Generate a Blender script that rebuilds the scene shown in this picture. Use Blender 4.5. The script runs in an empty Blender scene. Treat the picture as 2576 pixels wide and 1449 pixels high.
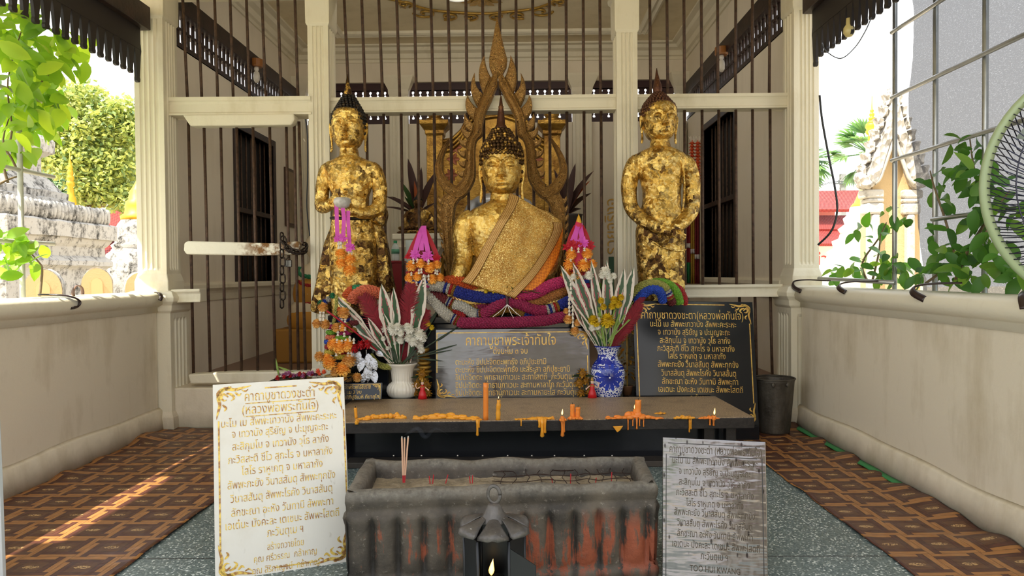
import bpy, bmesh, math, random
import numpy as np
from math import sin, cos, pi, sqrt, atan2, atan, tan, exp, floor
from mathutils import Vector, Matrix, noise
from mathutils.geometry import delaunay_2d_cdt

SC = bpy.context.scene
COL = SC.collection
random.seed(7)

# ------------------------------------------------------------------ camera
F_PX = 1787.0
EYE = Vector((0.0, 0.0, 1.15))
YAW, PITCH, ROLL = atan(22 / F_PX), atan(34.5 / F_PX), math.radians(0.5)
FWD = Vector((-sin(YAW) * cos(PITCH), cos(YAW) * cos(PITCH), -sin(PITCH))).normalized()
_r = FWD.cross(Vector((0, 0, 1))).normalized()
_u = _r.cross(FWD).normalized()
RGT = _r * cos(ROLL) - _u * sin(ROLL)
UPV = _u * cos(ROLL) + _r * sin(ROLL)
cam_d = bpy.data.cameras.new('camera')
cam_d.sensor_width = 36.0
cam_d.lens = F_PX / 2576 * 36
cam_d.clip_start, cam_d.clip_end = 0.05, 400
cam = bpy.data.objects.new('camera', cam_d)
COL.objects.link(cam)
cam.matrix_world = Matrix(((RGT.x, UPV.x, -FWD.x, EYE.x), (RGT.y, UPV.y, -FWD.y, EYE.y), (RGT.z, UPV.z, -FWD.z, EYE.z), (0, 0, 0, 1)))
SC.camera = cam

# ------------------------------------------------------------------ sky, sun, exposure
world = bpy.data.worlds.new('sky')
SC.world = world
world.use_nodes = True
_n, _l = world.node_tree.nodes, world.node_tree.links
_n.clear()
_tc = _n.new('ShaderNodeTexCoord')
_sx = _n.new('ShaderNodeSeparateXYZ')
_mr = _n.new('ShaderNodeMapRange')
_mr.inputs['From Min'].default_value, _mr.inputs['From Max'].default_value = 0.0, 0.75
_cr = _n.new('ShaderNodeMix'); _cr.data_type = 'RGBA'
_cr.inputs[6].default_value = (1.0, 0.975, 0.94, 1)
_cr.inputs[7].default_value = (0.80, 0.88, 1.0, 1)
_bg = _n.new('ShaderNodeBackground')
_bg.inputs['Strength'].default_value = 1.4
_ow = _n.new('ShaderNodeOutputWorld')
_l.new(_tc.outputs['Generated'], _sx.inputs[0]); _l.new(_sx.outputs['Z'], _mr.inputs['Value'])
_l.new(_mr.outputs[0], _cr.inputs[0]); _l.new(_cr.outputs[2], _bg.inputs['Color']); _l.new(_bg.outputs[0], _ow.inputs[0])

SUN_DIR = Vector((-0.43, -0.31, 0.82)).normalized()          # towards the sun: behind the camera, high on the left
sun_d = bpy.data.lights.new('sun', 'SUN')
sun_d.energy = 7.0
sun_d.angle = math.radians(0.5)
sun_d.color = (1.0, 0.93, 0.80)
sun = bpy.data.objects.new('sun', sun_d)
COL.objects.link(sun)
sun.location = (-8, -6, 18)
sun.rotation_euler = SUN_DIR.to_track_quat('Z', 'Y').to_euler()

SC.view_settings.view_transform = 'Standard'
SC.view_settings.look = 'None'
SC.view_settings.exposure = 0.82
SC.view_settings.gamma = 1.0
SC.view_settings.use_curve_mapping = False
SC.cycles.use_denoising = True
SC.cycles.max_bounces = 10
SC.cycles.diffuse_bounces = 5
SC.cycles.transparent_max_bounces = 12
SC.cycles.sample_clamp_indirect = 6.0
SC.cycles.caustics_reflective = False
SC.cycles.caustics_refractive = False

# ------------------------------------------------------------------ from pixels of the photo to points of the place
def PX(px, py, Y):
    d = FWD * F_PX + RGT * (px - 1288) + UPV * (724.5 - py)
    return EYE + d * ((Y - EYE.y) / d.y)
def GZ(px, py, z):
    d = FWD * F_PX + RGT * (px - 1288) + UPV * (724.5 - py)
    return EYE + d * ((z - EYE.z) / d.z)
def PXX(px, py, X):
    d = FWD * F_PX + RGT * (px - 1288) + UPV * (724.5 - py)
    return EYE + d * ((X - EYE.x) / d.x)

# ------------------------------------------------------------------ shader helper: small expression language
class NT:
    def __init__(s, name):
        s.m = bpy.data.materials.new(name); s.m.use_nodes = True
        s.t = s.m.node_tree; s.t.nodes.clear()
        s.out = s.t.nodes.new('ShaderNodeOutputMaterial')
    def node(s, kind, **kw):
        n = s.t.nodes.new(kind)
        for k, v in kw.items(): setattr(n, k, v)
        return n
    def link(s, a, b): s.t.links.new(a.s if isinstance(a, X) else a, b)
    def put(s, sock, v):
        if isinstance(v, X): s.t.links.new(v.s, sock)
        elif hasattr(v, 'is_linked'): s.t.links.new(v, sock)
        elif isinstance(v, (tuple, list)) and len(v) == 3 and sock.type == 'RGBA': sock.default_value = (*v, 1)
        else: sock.default_value = v
    def coord(s, kind='Object'):
        return s.node('ShaderNodeTexCoord').outputs[kind]
    def xyz(s, v):
        n = s.node('ShaderNodeSeparateXYZ'); s.put(n.inputs[0], v)
        return [X(s, o) for o in n.outputs]
    def mapping(s, v, scale=(1, 1, 1), rot=(0, 0, 0), loc=(0, 0, 0)):
        n = s.node('ShaderNodeMapping'); s.put(n.inputs[0], v)
        n.inputs['Scale'].default_value = scale; n.inputs['Rotation'].default_value = rot; n.inputs['Location'].default_value = loc
        return n.outputs[0]
    def noise(s, v, scale, detail=4, rough=.6, out=0):
        n = s.node('ShaderNodeTexNoise'); s.put(n.inputs['Vector'], v)
        n.inputs['Scale'].default_value = scale; n.inputs['Detail'].default_value = detail; n.inputs['Roughness'].default_value = rough
        return X(s, n.outputs[out])
    def voronoi(s, v, scale, feature='F1', dist='EUCLIDEAN', out=0, rnd=1.0):
        n = s.node('ShaderNodeTexVoronoi', feature=feature, distance=dist); s.put(n.inputs['Vector'], v)
        n.inputs['Scale'].default_value = scale; n.inputs['Randomness'].default_value = rnd
        return X(s, n.outputs[out])
    def math(s, op, *a):
        n = s.node('ShaderNodeMath', operation=op)
        for i, v in enumerate(a): s.put(n.inputs[i], v)
        return X(s, n.outputs[0])
    def ramp(s, v, lo, hi, a=0.0, b=1.0):
        n = s.node('ShaderNodeMapRange'); n.clamp = True
        s.put(n.inputs[0], v)
        n.inputs[1].default_value, n.inputs[2].default_value, n.inputs[3].default_value, n.inputs[4].default_value = lo, hi, a, b
        return X(s, n.outputs[0])
    def mix(s, f, a, b):
        n = s.node('ShaderNodeMix', data_type='RGBA'); s.put(n.inputs[0], f); s.put(n.inputs[6], a); s.put(n.inputs[7], b)
        return n.outputs[2]
    def hsv(s, col, h=.5, sat=1., val=1.):
        n = s.node('ShaderNodeHueSaturation'); s.put(n.inputs['Hue'], h); s.put(n.inputs['Saturation'], sat); s.put(n.inputs['Value'], val); s.put(n.inputs['Color'], col)
        return n.outputs[0]
    def bump(s, h, strength=.3, dist=.01, normal=None):
        n = s.node('ShaderNodeBump'); s.put(n.inputs['Height'], h); n.inputs['Strength'].default_value = strength; n.inputs['Distance'].default_value = dist
        if normal is not None: s.put(n.inputs['Normal'], normal)
        return n.outputs[0]
    def vmath(s, op, a, b=None, scale=None):
        n = s.node('ShaderNodeVectorMath', operation=op); s.put(n.inputs[0], a)
        if b is not None: s.put(n.inputs[1], b)
        if scale is not None: n.inputs['Scale'].default_value = scale
        return n.outputs[0]
    def principled(s, color, rough=.5, metal=0., normal=None, spec=None, **kw):
        n = s.node('ShaderNodeBsdfPrincipled')
        s.put(n.inputs['Base Color'], color); s.put(n.inputs['Roughness'], rough); s.put(n.inputs['Metallic'], metal)
        if normal is not None: s.put(n.inputs['Normal'], normal)
        if spec is not None: s.put(n.inputs['Specular IOR Level'], spec)
        for k, v in kw.items(): s.put(n.inputs[k.replace('_', ' ')], v)
        return n.outputs[0]
    def done(s, shader):
        s.t.links.new(shader, s.out.inputs['Surface'])
        return s.m
class X:
    def __init__(s, nt, sock): s.nt, s.s = nt, sock
    def __add__(s, o): return s.nt.math('ADD', s, o)
    def __radd__(s, o): return s.nt.math('ADD', o, s)
    def __sub__(s, o): return s.nt.math('SUBTRACT', s, o)
    def __rsub__(s, o): return s.nt.math('SUBTRACT', o, s)
    def __mul__(s, o): return s.nt.math('MULTIPLY', s, o)
    def __rmul__(s, o): return s.nt.math('MULTIPLY', o, s)
    def __truediv__(s, o): return s.nt.math('DIVIDE', s, o)
    def __gt__(s, o): return s.nt.math('GREATER_THAN', s, o)
    def __lt__(s, o): return s.nt.math('LESS_THAN', s, o)
    def fract(s): return s.nt.math('FRACT', s)
    def floor(s): return s.nt.math('FLOOR', s)
    def abs(s): return s.nt.math('ABSOLUTE', s)
    def max(s, o): return s.nt.math('MAXIMUM', s, o)
    def min(s, o): return s.nt.math('MINIMUM', s, o)
    def pow(s, o): return s.nt.math('POWER', s, o)
    def sin(s): return s.nt.math('SINE', s)

def srgb(r, g, b):
    f = lambda c: c / 12.92 if c <= .04045 else ((c + .055) / 1.055) ** 2.4
    return (f(r / 255), f(g / 255), f(b / 255))

def simple(name, col, rough=.5, metal=0., var=0., vscale=8., bump=0., bscale=40., spec=None, dark=None, **kw):
    """plain material with a little tonal wear and grain"""
    nt = NT(name); co = nt.coord()
    c = col
    if var or dark:
        nz = nt.noise(co, vscale, 5)
        d = dark if dark else tuple(x * (1 - var) for x in col)
        c = nt.mix(nt.ramp(nz, .38, .68), col, d)
    nrm = nt.bump(nt.noise(co, bscale, 4), bump) if bump else None
    return nt.done(nt.principled(c, rough, metal, nrm, spec, **kw))

def leafy(name, cols, rough=.45, trans=.35, hue=.49, val=1.9):
    """leaves: tone changes leaf by leaf, light shows through"""
    nt = NT(name)
    g = nt.node('ShaderNodeNewGeometry')
    rnd = X(nt, g.outputs['Random Per Island'])
    c = nt.mix(nt.ramp(rnd, 0, .5), cols[0], cols[1])
    c = nt.mix(nt.ramp(rnd, .5, 1), c, cols[2])
    p = nt.principled(c, rough)
    t = nt.node('ShaderNodeBsdfTranslucent'); nt.put(t.inputs['Color'], nt.hsv(c, hue, 1.05, val))
    m = nt.node('ShaderNodeMixShader'); m.inputs[0].default_value = trans
    nt.link(p, m.inputs[1]); nt.link(t.outputs[0], m.inputs[2])
    return nt.done(m.outputs[0])

MAT = {}
def mt(name, *a, **k):
    if name not in MAT: MAT[name] = simple(name, *a, **k)
    return MAT[name]

# ------------------------------------------------------------------ mesh builder
def bez(pts, n=8):
    """smooth polyline (Catmull-Rom) through points"""
    P = [Vector(p) for p in pts]
    if len(P) < 3: return P
    out = []
    for i in range(len(P) - 1):
        p0, p1, p2, p3 = P[max(i - 1, 0)], P[i], P[i + 1], P[min(i + 2, len(P) - 1)]
        for k in range(n):
            t = k / n
            out.append(.5 * ((2 * p1) + (p2 - p0) * t + (2 * p0 - 5 * p1 + 4 * p2 - p3) * t * t + (3 * p1 - p0 - 3 * p2 + p3) * t ** 3))
    out.append(P[-1])
    return out

class MB:
    def __init__(s): s.v, s.f, s.uv, s.mi, s.cur = [], [], {}, [], 0
    def add(s, verts, faces, uvs=None):
        o = len(s.v); s.v.extend(Vector(p) for p in verts)
        for i, f in enumerate(faces):
            if uvs: s.uv[len(s.f)] = uvs[i]
            s.f.append([o + k for k in f]); s.mi.append(s.cur)
        return s
    def box(s, x0, x1, y0, y1, z0, z1):
        v = [(x, y, z) for z in (z0, z1) for y in (y0, y1) for x in (x0, x1)]
        return s.add(v, [(0, 2, 3, 1), (4, 5, 7, 6), (0, 1, 5, 4), (1, 3, 7, 5), (3, 2, 6, 7), (2, 0, 4, 6)])
    def obox(s, M, sx, sy, sz):
        v = [M @ Vector((x * sx / 2, y * sy / 2, z * sz / 2)) for z in (-1, 1) for y in (-1, 1) for x in (-1, 1)]
        return s.add(v, [(0, 2, 3, 1), (4, 5, 7, 6), (0, 1, 5, 4), (1, 3, 7, 5), (3, 2, 6, 7), (2, 0, 4, 6)])
    def loft(s, rings, cap=True, closed=True):
        n = len(rings[0]); v = [p for r in rings for p in r]; f = []
        for i in range(len(rings) - 1):
            for j in range(n if closed else n - 1):
                a, b = i * n + j, i * n + (j + 1) % n
                f.append((a, b, b + n, a + n))
        if cap and closed:
            f.append(tuple(range(n))[::-1]); k = (len(rings) - 1) * n; f.append(tuple(range(k, k + n)))
        return s.add(v, f)
    def tube(s, pts, r, seg=8, cap=True, flat=1.0, ring=None, up=None):
        P = [Vector(p) for p in pts]; n = len(P)
        R = r if isinstance(r, (list, tuple)) else [r] * n
        T = [(P[min(i + 1, n - 1)] - P[max(i - 1, 0)]).normalized() for i in range(n)]
        a = Vector(up) if up else (Vector((0, 0, 1)) if abs(T[0].z) < .9 else Vector((0, 1, 0)))
        N = (a - T[0] * a.dot(T[0])).normalized(); rings = []
        for i in range(n):
            N = (N - T[i] * N.dot(T[i]))
            N = N.normalized() if N.length > 1e-6 else T[i].orthogonal().normalized()
            B = T[i].cross(N)
            rr = []
            for k in range(seg):
                q = R[i] * (ring(i, k) if ring else 1)
                w = 2 * pi * k / seg
                rr.append(P[i] + N * (cos(w) * q * flat) + B * (sin(w) * q))
            rings.append(rr)
        return s.loft(rings, cap)
    def lathe(s, c, prof, seg=24, mod=None, axis='z'):
        c = Vector(c); rings = []
        for (r, h) in prof:
            rr = []
            for k in range(seg):
                w = 2 * pi * k / seg; q = r * (mod(w, h) if mod else 1)
                rr.append(c + (Vector((cos(w) * q, sin(w) * q, h)) if axis == 'z' else Vector((cos(w) * q, -h, sin(w) * q))))
            rings.append(rr)
        return s.loft(rings)
    def ell(s, c, rx, ry, rz, seg=12, rings=8, M=None):
        c = Vector(c); v = []; f = []
        for i in range(rings + 1):
            p = pi * i / rings
            for j in range(seg):
                w = 2 * pi * j / seg
                d = Vector((rx * sin(p) * cos(w), ry * sin(p) * sin(w), rz * cos(p)))
                v.append(c + (M @ d if M else d))
        for i in range(rings):
            for j in range(seg):
                a, b = i * seg + j, i * seg + (j + 1) % seg
                f.append((a, a + seg, b + seg, b))
        return s.add(v, f)
    def prism(s, pts, d):
        d = Vector(d); P = [Vector(p) for p in pts]; n = len(P)
        f = [tuple(range(n)), tuple(range(n, 2 * n))[::-1]] + [(i, i + n, (i + 1) % n + n, (i + 1) % n) for i in range(n)]
        return s.add(P + [p + d for p in P], f)
    def pillow(s, pts, d, inset=.25, rise=.5):
        """prism whose front face swells: carved look"""
        d = Vector(d); P = [Vector(p) for p in pts]; n = len(P)
        c = sum(P, Vector()) / n
        Q = [p.lerp(c, inset) - d * rise for p in P]
        B = [p + d for p in P]
        f = [tuple(range(n, 2 * n))] + [(i, (i + 1) % n, (i + 1) % n + n, i + n) for i in range(n)] + [(2 * n + i, 2 * n + (i + 1) % n, (i + 1) % n, i) for i in range(n)] + [tuple(range(2 * n, 3 * n))[::-1]]
        return s.add(P + Q + B, f)
    def leaf(s, base, direc, up, L, W, n=4, droop=.3, fold=.15, prof=None):
        base = Vector(base); d = Vector(direc).normalized(); u = Vector(up)
        u = (u - d * u.dot(d)); u = u.normalized() if u.length > 1e-5 else d.orthogonal().normalized()
        sd = d.cross(u); v = []; f = []; uv = []
        for i in range(n + 1):
            t = i / n
            w = (prof(t) if prof else sin(pi * min(.04 + t * .96, 1)) ** .75) * W / 2
            c = base + d * (L * t) - u * (L * droop * t * t)
            v += [c - sd * w + u * (w * fold * 2), c, c + sd * w + u * (w * fold * 2)]
        for i in range(n):
            for k in (0, 1):
                a = i * 3 + k
                f.append((a, a + 1, a + 4, a + 3))
                uv.append([(k / 2, i / n), ((k + 1) / 2, i / n), ((k + 1) / 2, (i + 1) / n), (k / 2, (i + 1) / n)])
        return s.add(v, f, uv)
    def sheet(s, grid, uvs=True):
        h, w = len(grid), len(grid[0]); f = []; uv = []
        for i in range(h - 1):
            for j in range(w - 1):
                a = i * w + j
                f.append((a, a + 1, a + w + 1, a + w))
                uv.append([(j / (w - 1), i / (h - 1)), ((j + 1) / (w - 1), i / (h - 1)), ((j + 1) / (w - 1), (i + 1) / (h - 1)), (j / (w - 1), (i + 1) / (h - 1))])
        return s.add([p for r in grid for p in r], f, uv)
    def build(s, name, mats, parent=None, smooth=False, bev=0, solid=0, remesh=0, sm=0, sub=0):
        me = bpy.data.meshes.new(name)
        off = wloc(parent) if parent else Vector()
        if not parent and s.v:
            lo = Vector((min(p.x for p in s.v), min(p.y for p in s.v), min(p.z for p in s.v))); hi = Vector((max(p.x for p in s.v), max(p.y for p in s.v), max(p.z for p in s.v)))
            off = Vector(((lo.x + hi.x) / 2, (lo.y + hi.y) / 2, lo.z))
        me.from_pydata([p - off for p in s.v], [], s.f)
        mats = mats if isinstance(mats, (list, tuple)) else [mats]
        for m in mats: me.materials.append(m)
        if len(mats) > 1: me.polygons.foreach_set('material_index', s.mi)
        if s.uv:
            l = me.uv_layers.new(name='uv')
            for fi, q in s.uv.items():
                p = me.polygons[fi]
                for k, li in enumerate(p.loop_indices): l.data[li].uv = q[k]
        if smooth: me.polygons.foreach_set('use_smooth', [True] * len(me.polygons))
        me.update()
        o = bpy.data.objects.new(name, me); COL.objects.link(o)
        if parent: o.parent = parent
        else: o.location = off
        if remesh:
            m = o.modifiers.new('r', 'REMESH'); m.mode = 'VOXEL'; m.voxel_size = remesh; m.use_smooth_shade = True
        if sm:
            m = o.modifiers.new('s', 'SMOOTH'); m.iterations = sm; m.factor = .5
        if solid:
            m = o.modifiers.new('t', 'SOLIDIFY'); m.thickness = solid; m.offset = 0
        if sub:
            m = o.modifiers.new('d', 'SUBSURF'); m.levels = m.render_levels = sub
        if bev:
            m = o.modifiers.new('b', 'BEVEL'); m.width = bev; m.segments = 2; m.limit_method = 'ANGLE'
        return o

def wloc(o):
    v = Vector()
    while o is not None:
        v += o.location; o = o.parent
    return v
def tag(o, label, cat, group=None, kind=None):
    o['label'] = label; o['category'] = cat
    if group: o['group'] = group
    if kind: o['kind'] = kind
    return o
def thing(name, label, cat, loc=(0, 0, 0), group=None, kind=None):
    o = bpy.data.objects.new(name, None); COL.objects.link(o); o.location = loc; o.empty_display_size = .05
    return tag(o, label, cat, group, kind)
def struct(o, label=None):
    o['kind'] = 'structure'
    if label: o['label'] = label
    return o
def dup(root, loc, rotz=0, label=None):
    r = root.copy(); COL.objects.link(r); r.location = loc; r.rotation_euler = (0, 0, rotz)
    if label: r['label'] = label
    for ch in list(root.children):
        c = ch.copy(); COL.objects.link(c); c.parent = r
        for g in list(ch.children):
            d = g.copy(); COL.objects.link(d); d.parent = c
    return r
def ppoly(pts, Y, d): return [PX(x, y, Y) for x, y in pts], Vector((0, d, 0))

# ------------------------------------------------------------------ lettering: outlines of the font filled by winding number
def text_tris(body, align='CENTER', bold=0.0):
    cu = bpy.data.curves.new('lettering_curve', 'FONT'); cu.body = body; cu.align_x = align; cu.size = 1.0
    cu.fill_mode = 'NONE'; cu.resolution_u = 3; cu.offset = bold
    o = bpy.data.objects.new('lettering_curve', cu); COL.objects.link(o)
    me = bpy.data.meshes.new_from_object(o.evaluated_get(bpy.context.evaluated_depsgraph_get()))
    bpy.data.objects.remove(o); bpy.data.curves.remove(cu)
    P = np.array([(v.co.x, v.co.y) for v in me.vertices]); E = np.array([tuple(e.vertices) for e in me.edges])
    bpy.data.meshes.remove(me)
    if not len(P): return [], []
    # contours as closed loops in order
    nxt = {}
    for a, b in E: nxt.setdefault(a, []).append(b); nxt.setdefault(b, []).append(a)
    seen = set(); loops = []
    for a in range(len(P)):
        if a in seen or a not in nxt: continue
        lp = [a]; seen.add(a); cur = a; 
        while True:
            c = [b for b in nxt[cur] if b not in seen]
            if not c: break
            # keep the font's own direction: indices run upwards
            c.sort(key=lambda b: (b != cur + 1, b)); cur = c[0]; seen.add(cur); lp.append(cur)
        if len(lp) > 2: loops.append(lp)
    seg = np.array([(P[l[i]], P[l[(i + 1) % len(l)]]) for l in loops for i in range(len(l))])
    vv = [Vector((p[0], p[1])) for p in P]
    ed = [(l[i], l[(i + 1) % len(l)]) for l in loops for i in range(len(l))]
    V, _, F, *_r = delaunay_2d_cdt(vv, ed, [], 0, 1e-5)
    V = np.array([(p.x, p.y) for p in V])
    C = np.array([V[list(f)].mean(0) for f in F])
    a, b = seg[:, 0], seg[:, 1]
    wn = np.zeros(len(C))
    for k in range(0, len(C), 400):
        c = C[k:k + 400, None, :]
        side = (b[None, :, 0] - a[None, :, 0]) * (c[..., 1] - a[None, :, 1]) - (c[..., 0] - a[None, :, 0]) * (b[None, :, 1] - a[None, :, 1])
        up = (a[None, :, 1] <= c[..., 1]) & (b[None, :, 1] > c[..., 1]) & (side > 0)
        dn = (a[None, :, 1] > c[..., 1]) & (b[None, :, 1] <= c[..., 1]) & (side < 0)
        wn[k:k + 400] = up.sum(1) - dn.sum(1)
    F = [f for f, w in zip(F, wn) if w != 0]
    return V, F
class Plane:
    """a sign's face from three measured corners: at(u, v) with u to the right and v downwards in metres"""
    def __init__(s, tl, tr, bl):
        s.o = Vector(tl); s.W = (Vector(tr) - s.o).length; s.H = (Vector(bl) - s.o).length
        s.u = (Vector(tr) - s.o).normalized(); s.d = (Vector(bl) - s.o)
        s.d = (s.d - s.u * s.d.dot(s.u)).normalized(); s.n = s.d.cross(s.u).normalized()
        if s.n.y > 0: s.n = -s.n
    def at(s, u, v, h=0.0): return s.o + s.u * u + s.d * v + s.n * h
    def text(s, mb, body, u, v, size, h=.0012, width=None, bold=.0, align='CENTER'):
        V, F = text_tris(body, align, bold)
        if not len(V): return
        k = size; kx = size
        if width: kx = width / max(1e-6, (V[:, 0].max() - V[:, 0].min()))
        mb.add([s.at(u + p[0] * kx, v - p[1] * k, h) for p in V], [tuple(f)[::-1] for f in F])
    def rect(s, mb, u0, u1, v0, v1, h=.0012):
        mb.add([s.at(u0, v0, h), s.at(u0, v1, h), s.at(u1, v1, h), s.at(u1, v0, h)], [(0, 1, 2, 3)])
    def slab(s, mb, t):
        c = [s.at(0, 0), s.at(s.W, 0), s.at(s.W, s.H), s.at(0, s.H)]
        mb.prism(c, -s.n * t)
    def flourish(s, mb, u, v, fx, fy, k, h=.0012):
        """a curling flame ornament filling a corner"""
        def P(x, y): return s.at(u + fx * x * k, v + fy * y * k, h)
        def blade(pts, w0):
            pts = bez([(x, y, 0) for x, y in pts], 5); n = len(pts); L = []; R = []
            for i, p in enumerate(pts):
                t = (pts[min(i + 1, n - 1)] - pts[max(i - 1, 0)]).normalized(); nn = Vector((-t.y, t.x, 0))
                w = w0 * (sin(pi * min(1, .12 + .88 * i / (n - 1))) ** .8)
                L.append(p + nn * w); R.append(p - nn * w)
            vv = [P(p.x, p.y) for p in L] + [P(p.x, p.y) for p in R]
            mb.add(vv, [(i, i + 1, n + i + 1, n + i) for i in range(n - 1)])
        blade([(.10, .42), (.05, .2), (.25, .06), (.55, .10), (.8, .05), (1.05, .0)], .055)
        blade([(.42, .05), (.2, .10), (.06, .3), (.1, .55), (.04, .8), (.0, 1.0)], .05)
        blade([(.35, .32), (.22, .22), (.14, .32), (.22, .42), (.32, .4)], .04)
        blade([(.3, .2), (.45, .25), (.52, .36), (.42, .45)], .04)
        blade([(.55, .18), (.66, .28), (.74, .22)], .035)
        blade([(.18, .55), (.28, .66), (.22, .76)], .035)
        blade([(.3, .12), (.36, .02), (.46, .01)], .03)
        blade([(.75, .12), (.86, .17), (.95, .1)], .025)
# ================================================================== materials of the building
XL, XR = -2.72, 2.07
def plaster(name, base, dirt, amt=(.50, .75), streak=True, rough=.75, bump=.25, low=None):
    nt = NT(name); co = nt.coord()
    a = nt.noise(co, 1.7, 6, .6); b = nt.noise(nt.mapping(co, (4, 4, .8)), 1.8, 5, .65)
    f = nt.ramp(a * .55 + b * .45, amt[0], amt[1])
    c = nt.mix(f, base, dirt)
    fine = nt.noise(nt.mapping(co, (26, 26, 1.5)), 2.0, 3)
    c = nt.mix(nt.ramp(fine, .74, .80, 0, .22), c, tuple(x * .35 for x in dirt))
    if low is not None:      # damp stain along the foot of the wall
        z = nt.xyz(nt.node('ShaderNodeNewGeometry').outputs['Position'])[2]
        c = nt.mix(nt.ramp(z + nt.noise(co, 5, 4) * .16 - .08, low, 0.0, 0, .55), c, srgb(120, 108, 82))
    n = nt.bump(nt.noise(co, 38, 5) * .5 + a * .5, bump, .02)
    return nt.done(nt.principled(c, rough, 0, n, .25))
MAT['wall'] = plaster('white painted plaster', srgb(224, 213, 192), srgb(190, 175, 146), low=.14)
MAT['paint'] = plaster('glossy white paint', srgb(226, 218, 196), srgb(192, 180, 148), (.52, .8), rough=.45, bump=.18)
MAT['inwall'] = plaster('inner wall paint', srgb(228, 218, 200), srgb(208, 198, 178), (.5, .85), bump=.1)
MAT['ceil'] = plaster('ceiling paint', srgb(226, 212, 180), srgb(200, 184, 148), (.48, .8), bump=.06)
MAT['iron'] = simple('rusty iron bar', srgb(92, 68, 52), .45, .25, vscale=30, dark=srgb(58, 40, 32), bump=.5, bscale=160)
MAT['darkwood'] = simple('dark stained wood', srgb(50, 30, 26), .5, vscale=9, dark=srgb(28, 17, 15), bump=.25, bscale=30)
MAT['fret'] = simple('black painted fretwork', srgb(30, 23, 23), .55)

def terrazzo():
    nt = NT('grey green terrazzo'); co = nt.coord()
    v = nt.voronoi(co, 150, out=1); vb = nt.xyz(v)[0]
    c = nt.mix(nt.ramp(vb, .2, .75), srgb(76, 92, 92), srgb(112, 126, 124))
    c = nt.mix(nt.ramp(vb, .86, .93), c, srgb(205, 212, 208))
    y = nt.xyz(nt.node('ShaderNodeNewGeometry').outputs['Position'])[1]
    j = ((y - 2.865).abs() < .004)
    c = nt.mix(j, c, (.01, .012, .015))
    return nt.done(nt.principled(c, nt.ramp(nt.noise(co, 6, 4), .3, .7, .28, .48), 0, None, .5))
def vinyl():
    nt = NT('parquet print vinyl'); p = nt.xyz(nt.node('ShaderNodeNewGeometry').outputs['Position']); co = nt.coord()
    T = .205
    wob = nt.noise(co, 6, 2) * .012
    u = (p[0] / T + wob).fract(); v = (p[1] / T + wob).fract()
    def both(*a):
        r = a[0]
        for q in a[1:]: r = r * q
        return r
    k = .27
    top = both(v > 1 - k, u < 1 - k); right = both(u > 1 - k, v > k); bot = both(v < k, u > k); left = both(u < k, v < 1 - k)
    s = top * v + right * u + bot * (1 - v) + left * (1 - u)
    ring = top + right + bot + left
    light = s > (1 - k / 2)
    g1 = nt.noise(nt.mapping(co, (14, 120, 10)), 1, 4); g2 = nt.noise(nt.mapping(co, (120, 14, 10)), 1, 4)
    horiz = top + bot
    grain = horiz * g1 + (1 - horiz) * g2
    lc = nt.mix(nt.ramp(grain, .35, .65), srgb(178, 126, 74), srgb(146, 96, 52))
    dc = nt.mix(nt.ramp(grain, .35, .65), srgb(98, 58, 46), srgb(68, 38, 32))
    d2 = ((u - .5).abs() / .16).pow(2) + ((v - .5).abs() / .07).pow(2)
    emb = (d2 < 1) * (nt.noise(co, 150, 2) > .48)
    cc = nt.mix(nt.ramp(g1, .35, .65), srgb(108, 72, 48), srgb(82, 52, 38))
    cc = nt.mix(emb, cc, srgb(196, 160, 110))
    c = nt.mix(ring, cc, nt.mix(light, dc, lc))
    ln = ((s - (1 - k / 2)).abs() < .012).max(((s - (1 - k)).abs() < .012) * ring).max((u.min(v) < .012))
    c = nt.mix(ln * .7, c, srgb(46, 26, 20))
    spots = nt.ramp(nt.noise(co, 22, 2), .74, .76, 0, .5)
    c = nt.mix(spots, c, srgb(190, 180, 170))
    dirt = nt.ramp(nt.noise(nt.mapping(co, (5, 9, 1)), 2.2, 5), .62, .72, 0, .75)
    c = nt.mix(dirt * nt.ramp(p[0], 1.6, 1.9), c, srgb(40, 30, 28))
    n = nt.bump(nt.noise(co, 5, 3), .25, .05)
    return nt.done(nt.principled(c, nt.ramp(nt.noise(co, 9, 3), .3, .7, .3, .5), 0, n, .4))
MAT['terrazzo'] = terrazzo(); MAT['vinyl'] = vinyl()

# ================================================================== floor, parapets, rails
struct(MB().box(-6.0, 5.4, -3.0, 5.36, -.2, 0).build('floor', MAT['terrazzo']), 'grey green terrazzo porch floor')
struct(MB().box(XL - .18, XL, -.6, 5.27, 0, .95).build('wall_left', MAT['wall'], bev=.01), 'low white plaster parapet')
struct(MB().box(XR, XR + .18, -.6, 5.27, 0, .95).build('wall_right', MAT['wall'], bev=.01), 'low white plaster parapet')
def rail(name, side, x):
    prof = [(-.02, .885), (.012, .89), (.012, .925), (.03, .935), (.055, .95), (.068, .98), (.06, 1.015), (.035, 1.035), (-.19, 1.04), (-.23, 1.02), (-.24, .97), (-.20, .93), (-.17, .885)]
    mb = MB(); n = len(prof)
    rings = []
    for i in range(30):
        y = -.6 + i * (5.27 + .6) / 29
        rings.append([Vector((x + side * (a + .0025 * noise.noise(Vector((y * 3, a * 9, side)))), y, b + .003 * noise.noise(Vector((y * 2.3, b * 5, side * 3))))) for a, b in prof])
    mb.loft(rings)
    return struct(mb.build(name, MAT['paint'], smooth=True, bev=0), 'rounded white capping rail of the parapet')
rail('trim_1', 1, XL); rail('trim_2', -1, XR)
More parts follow.
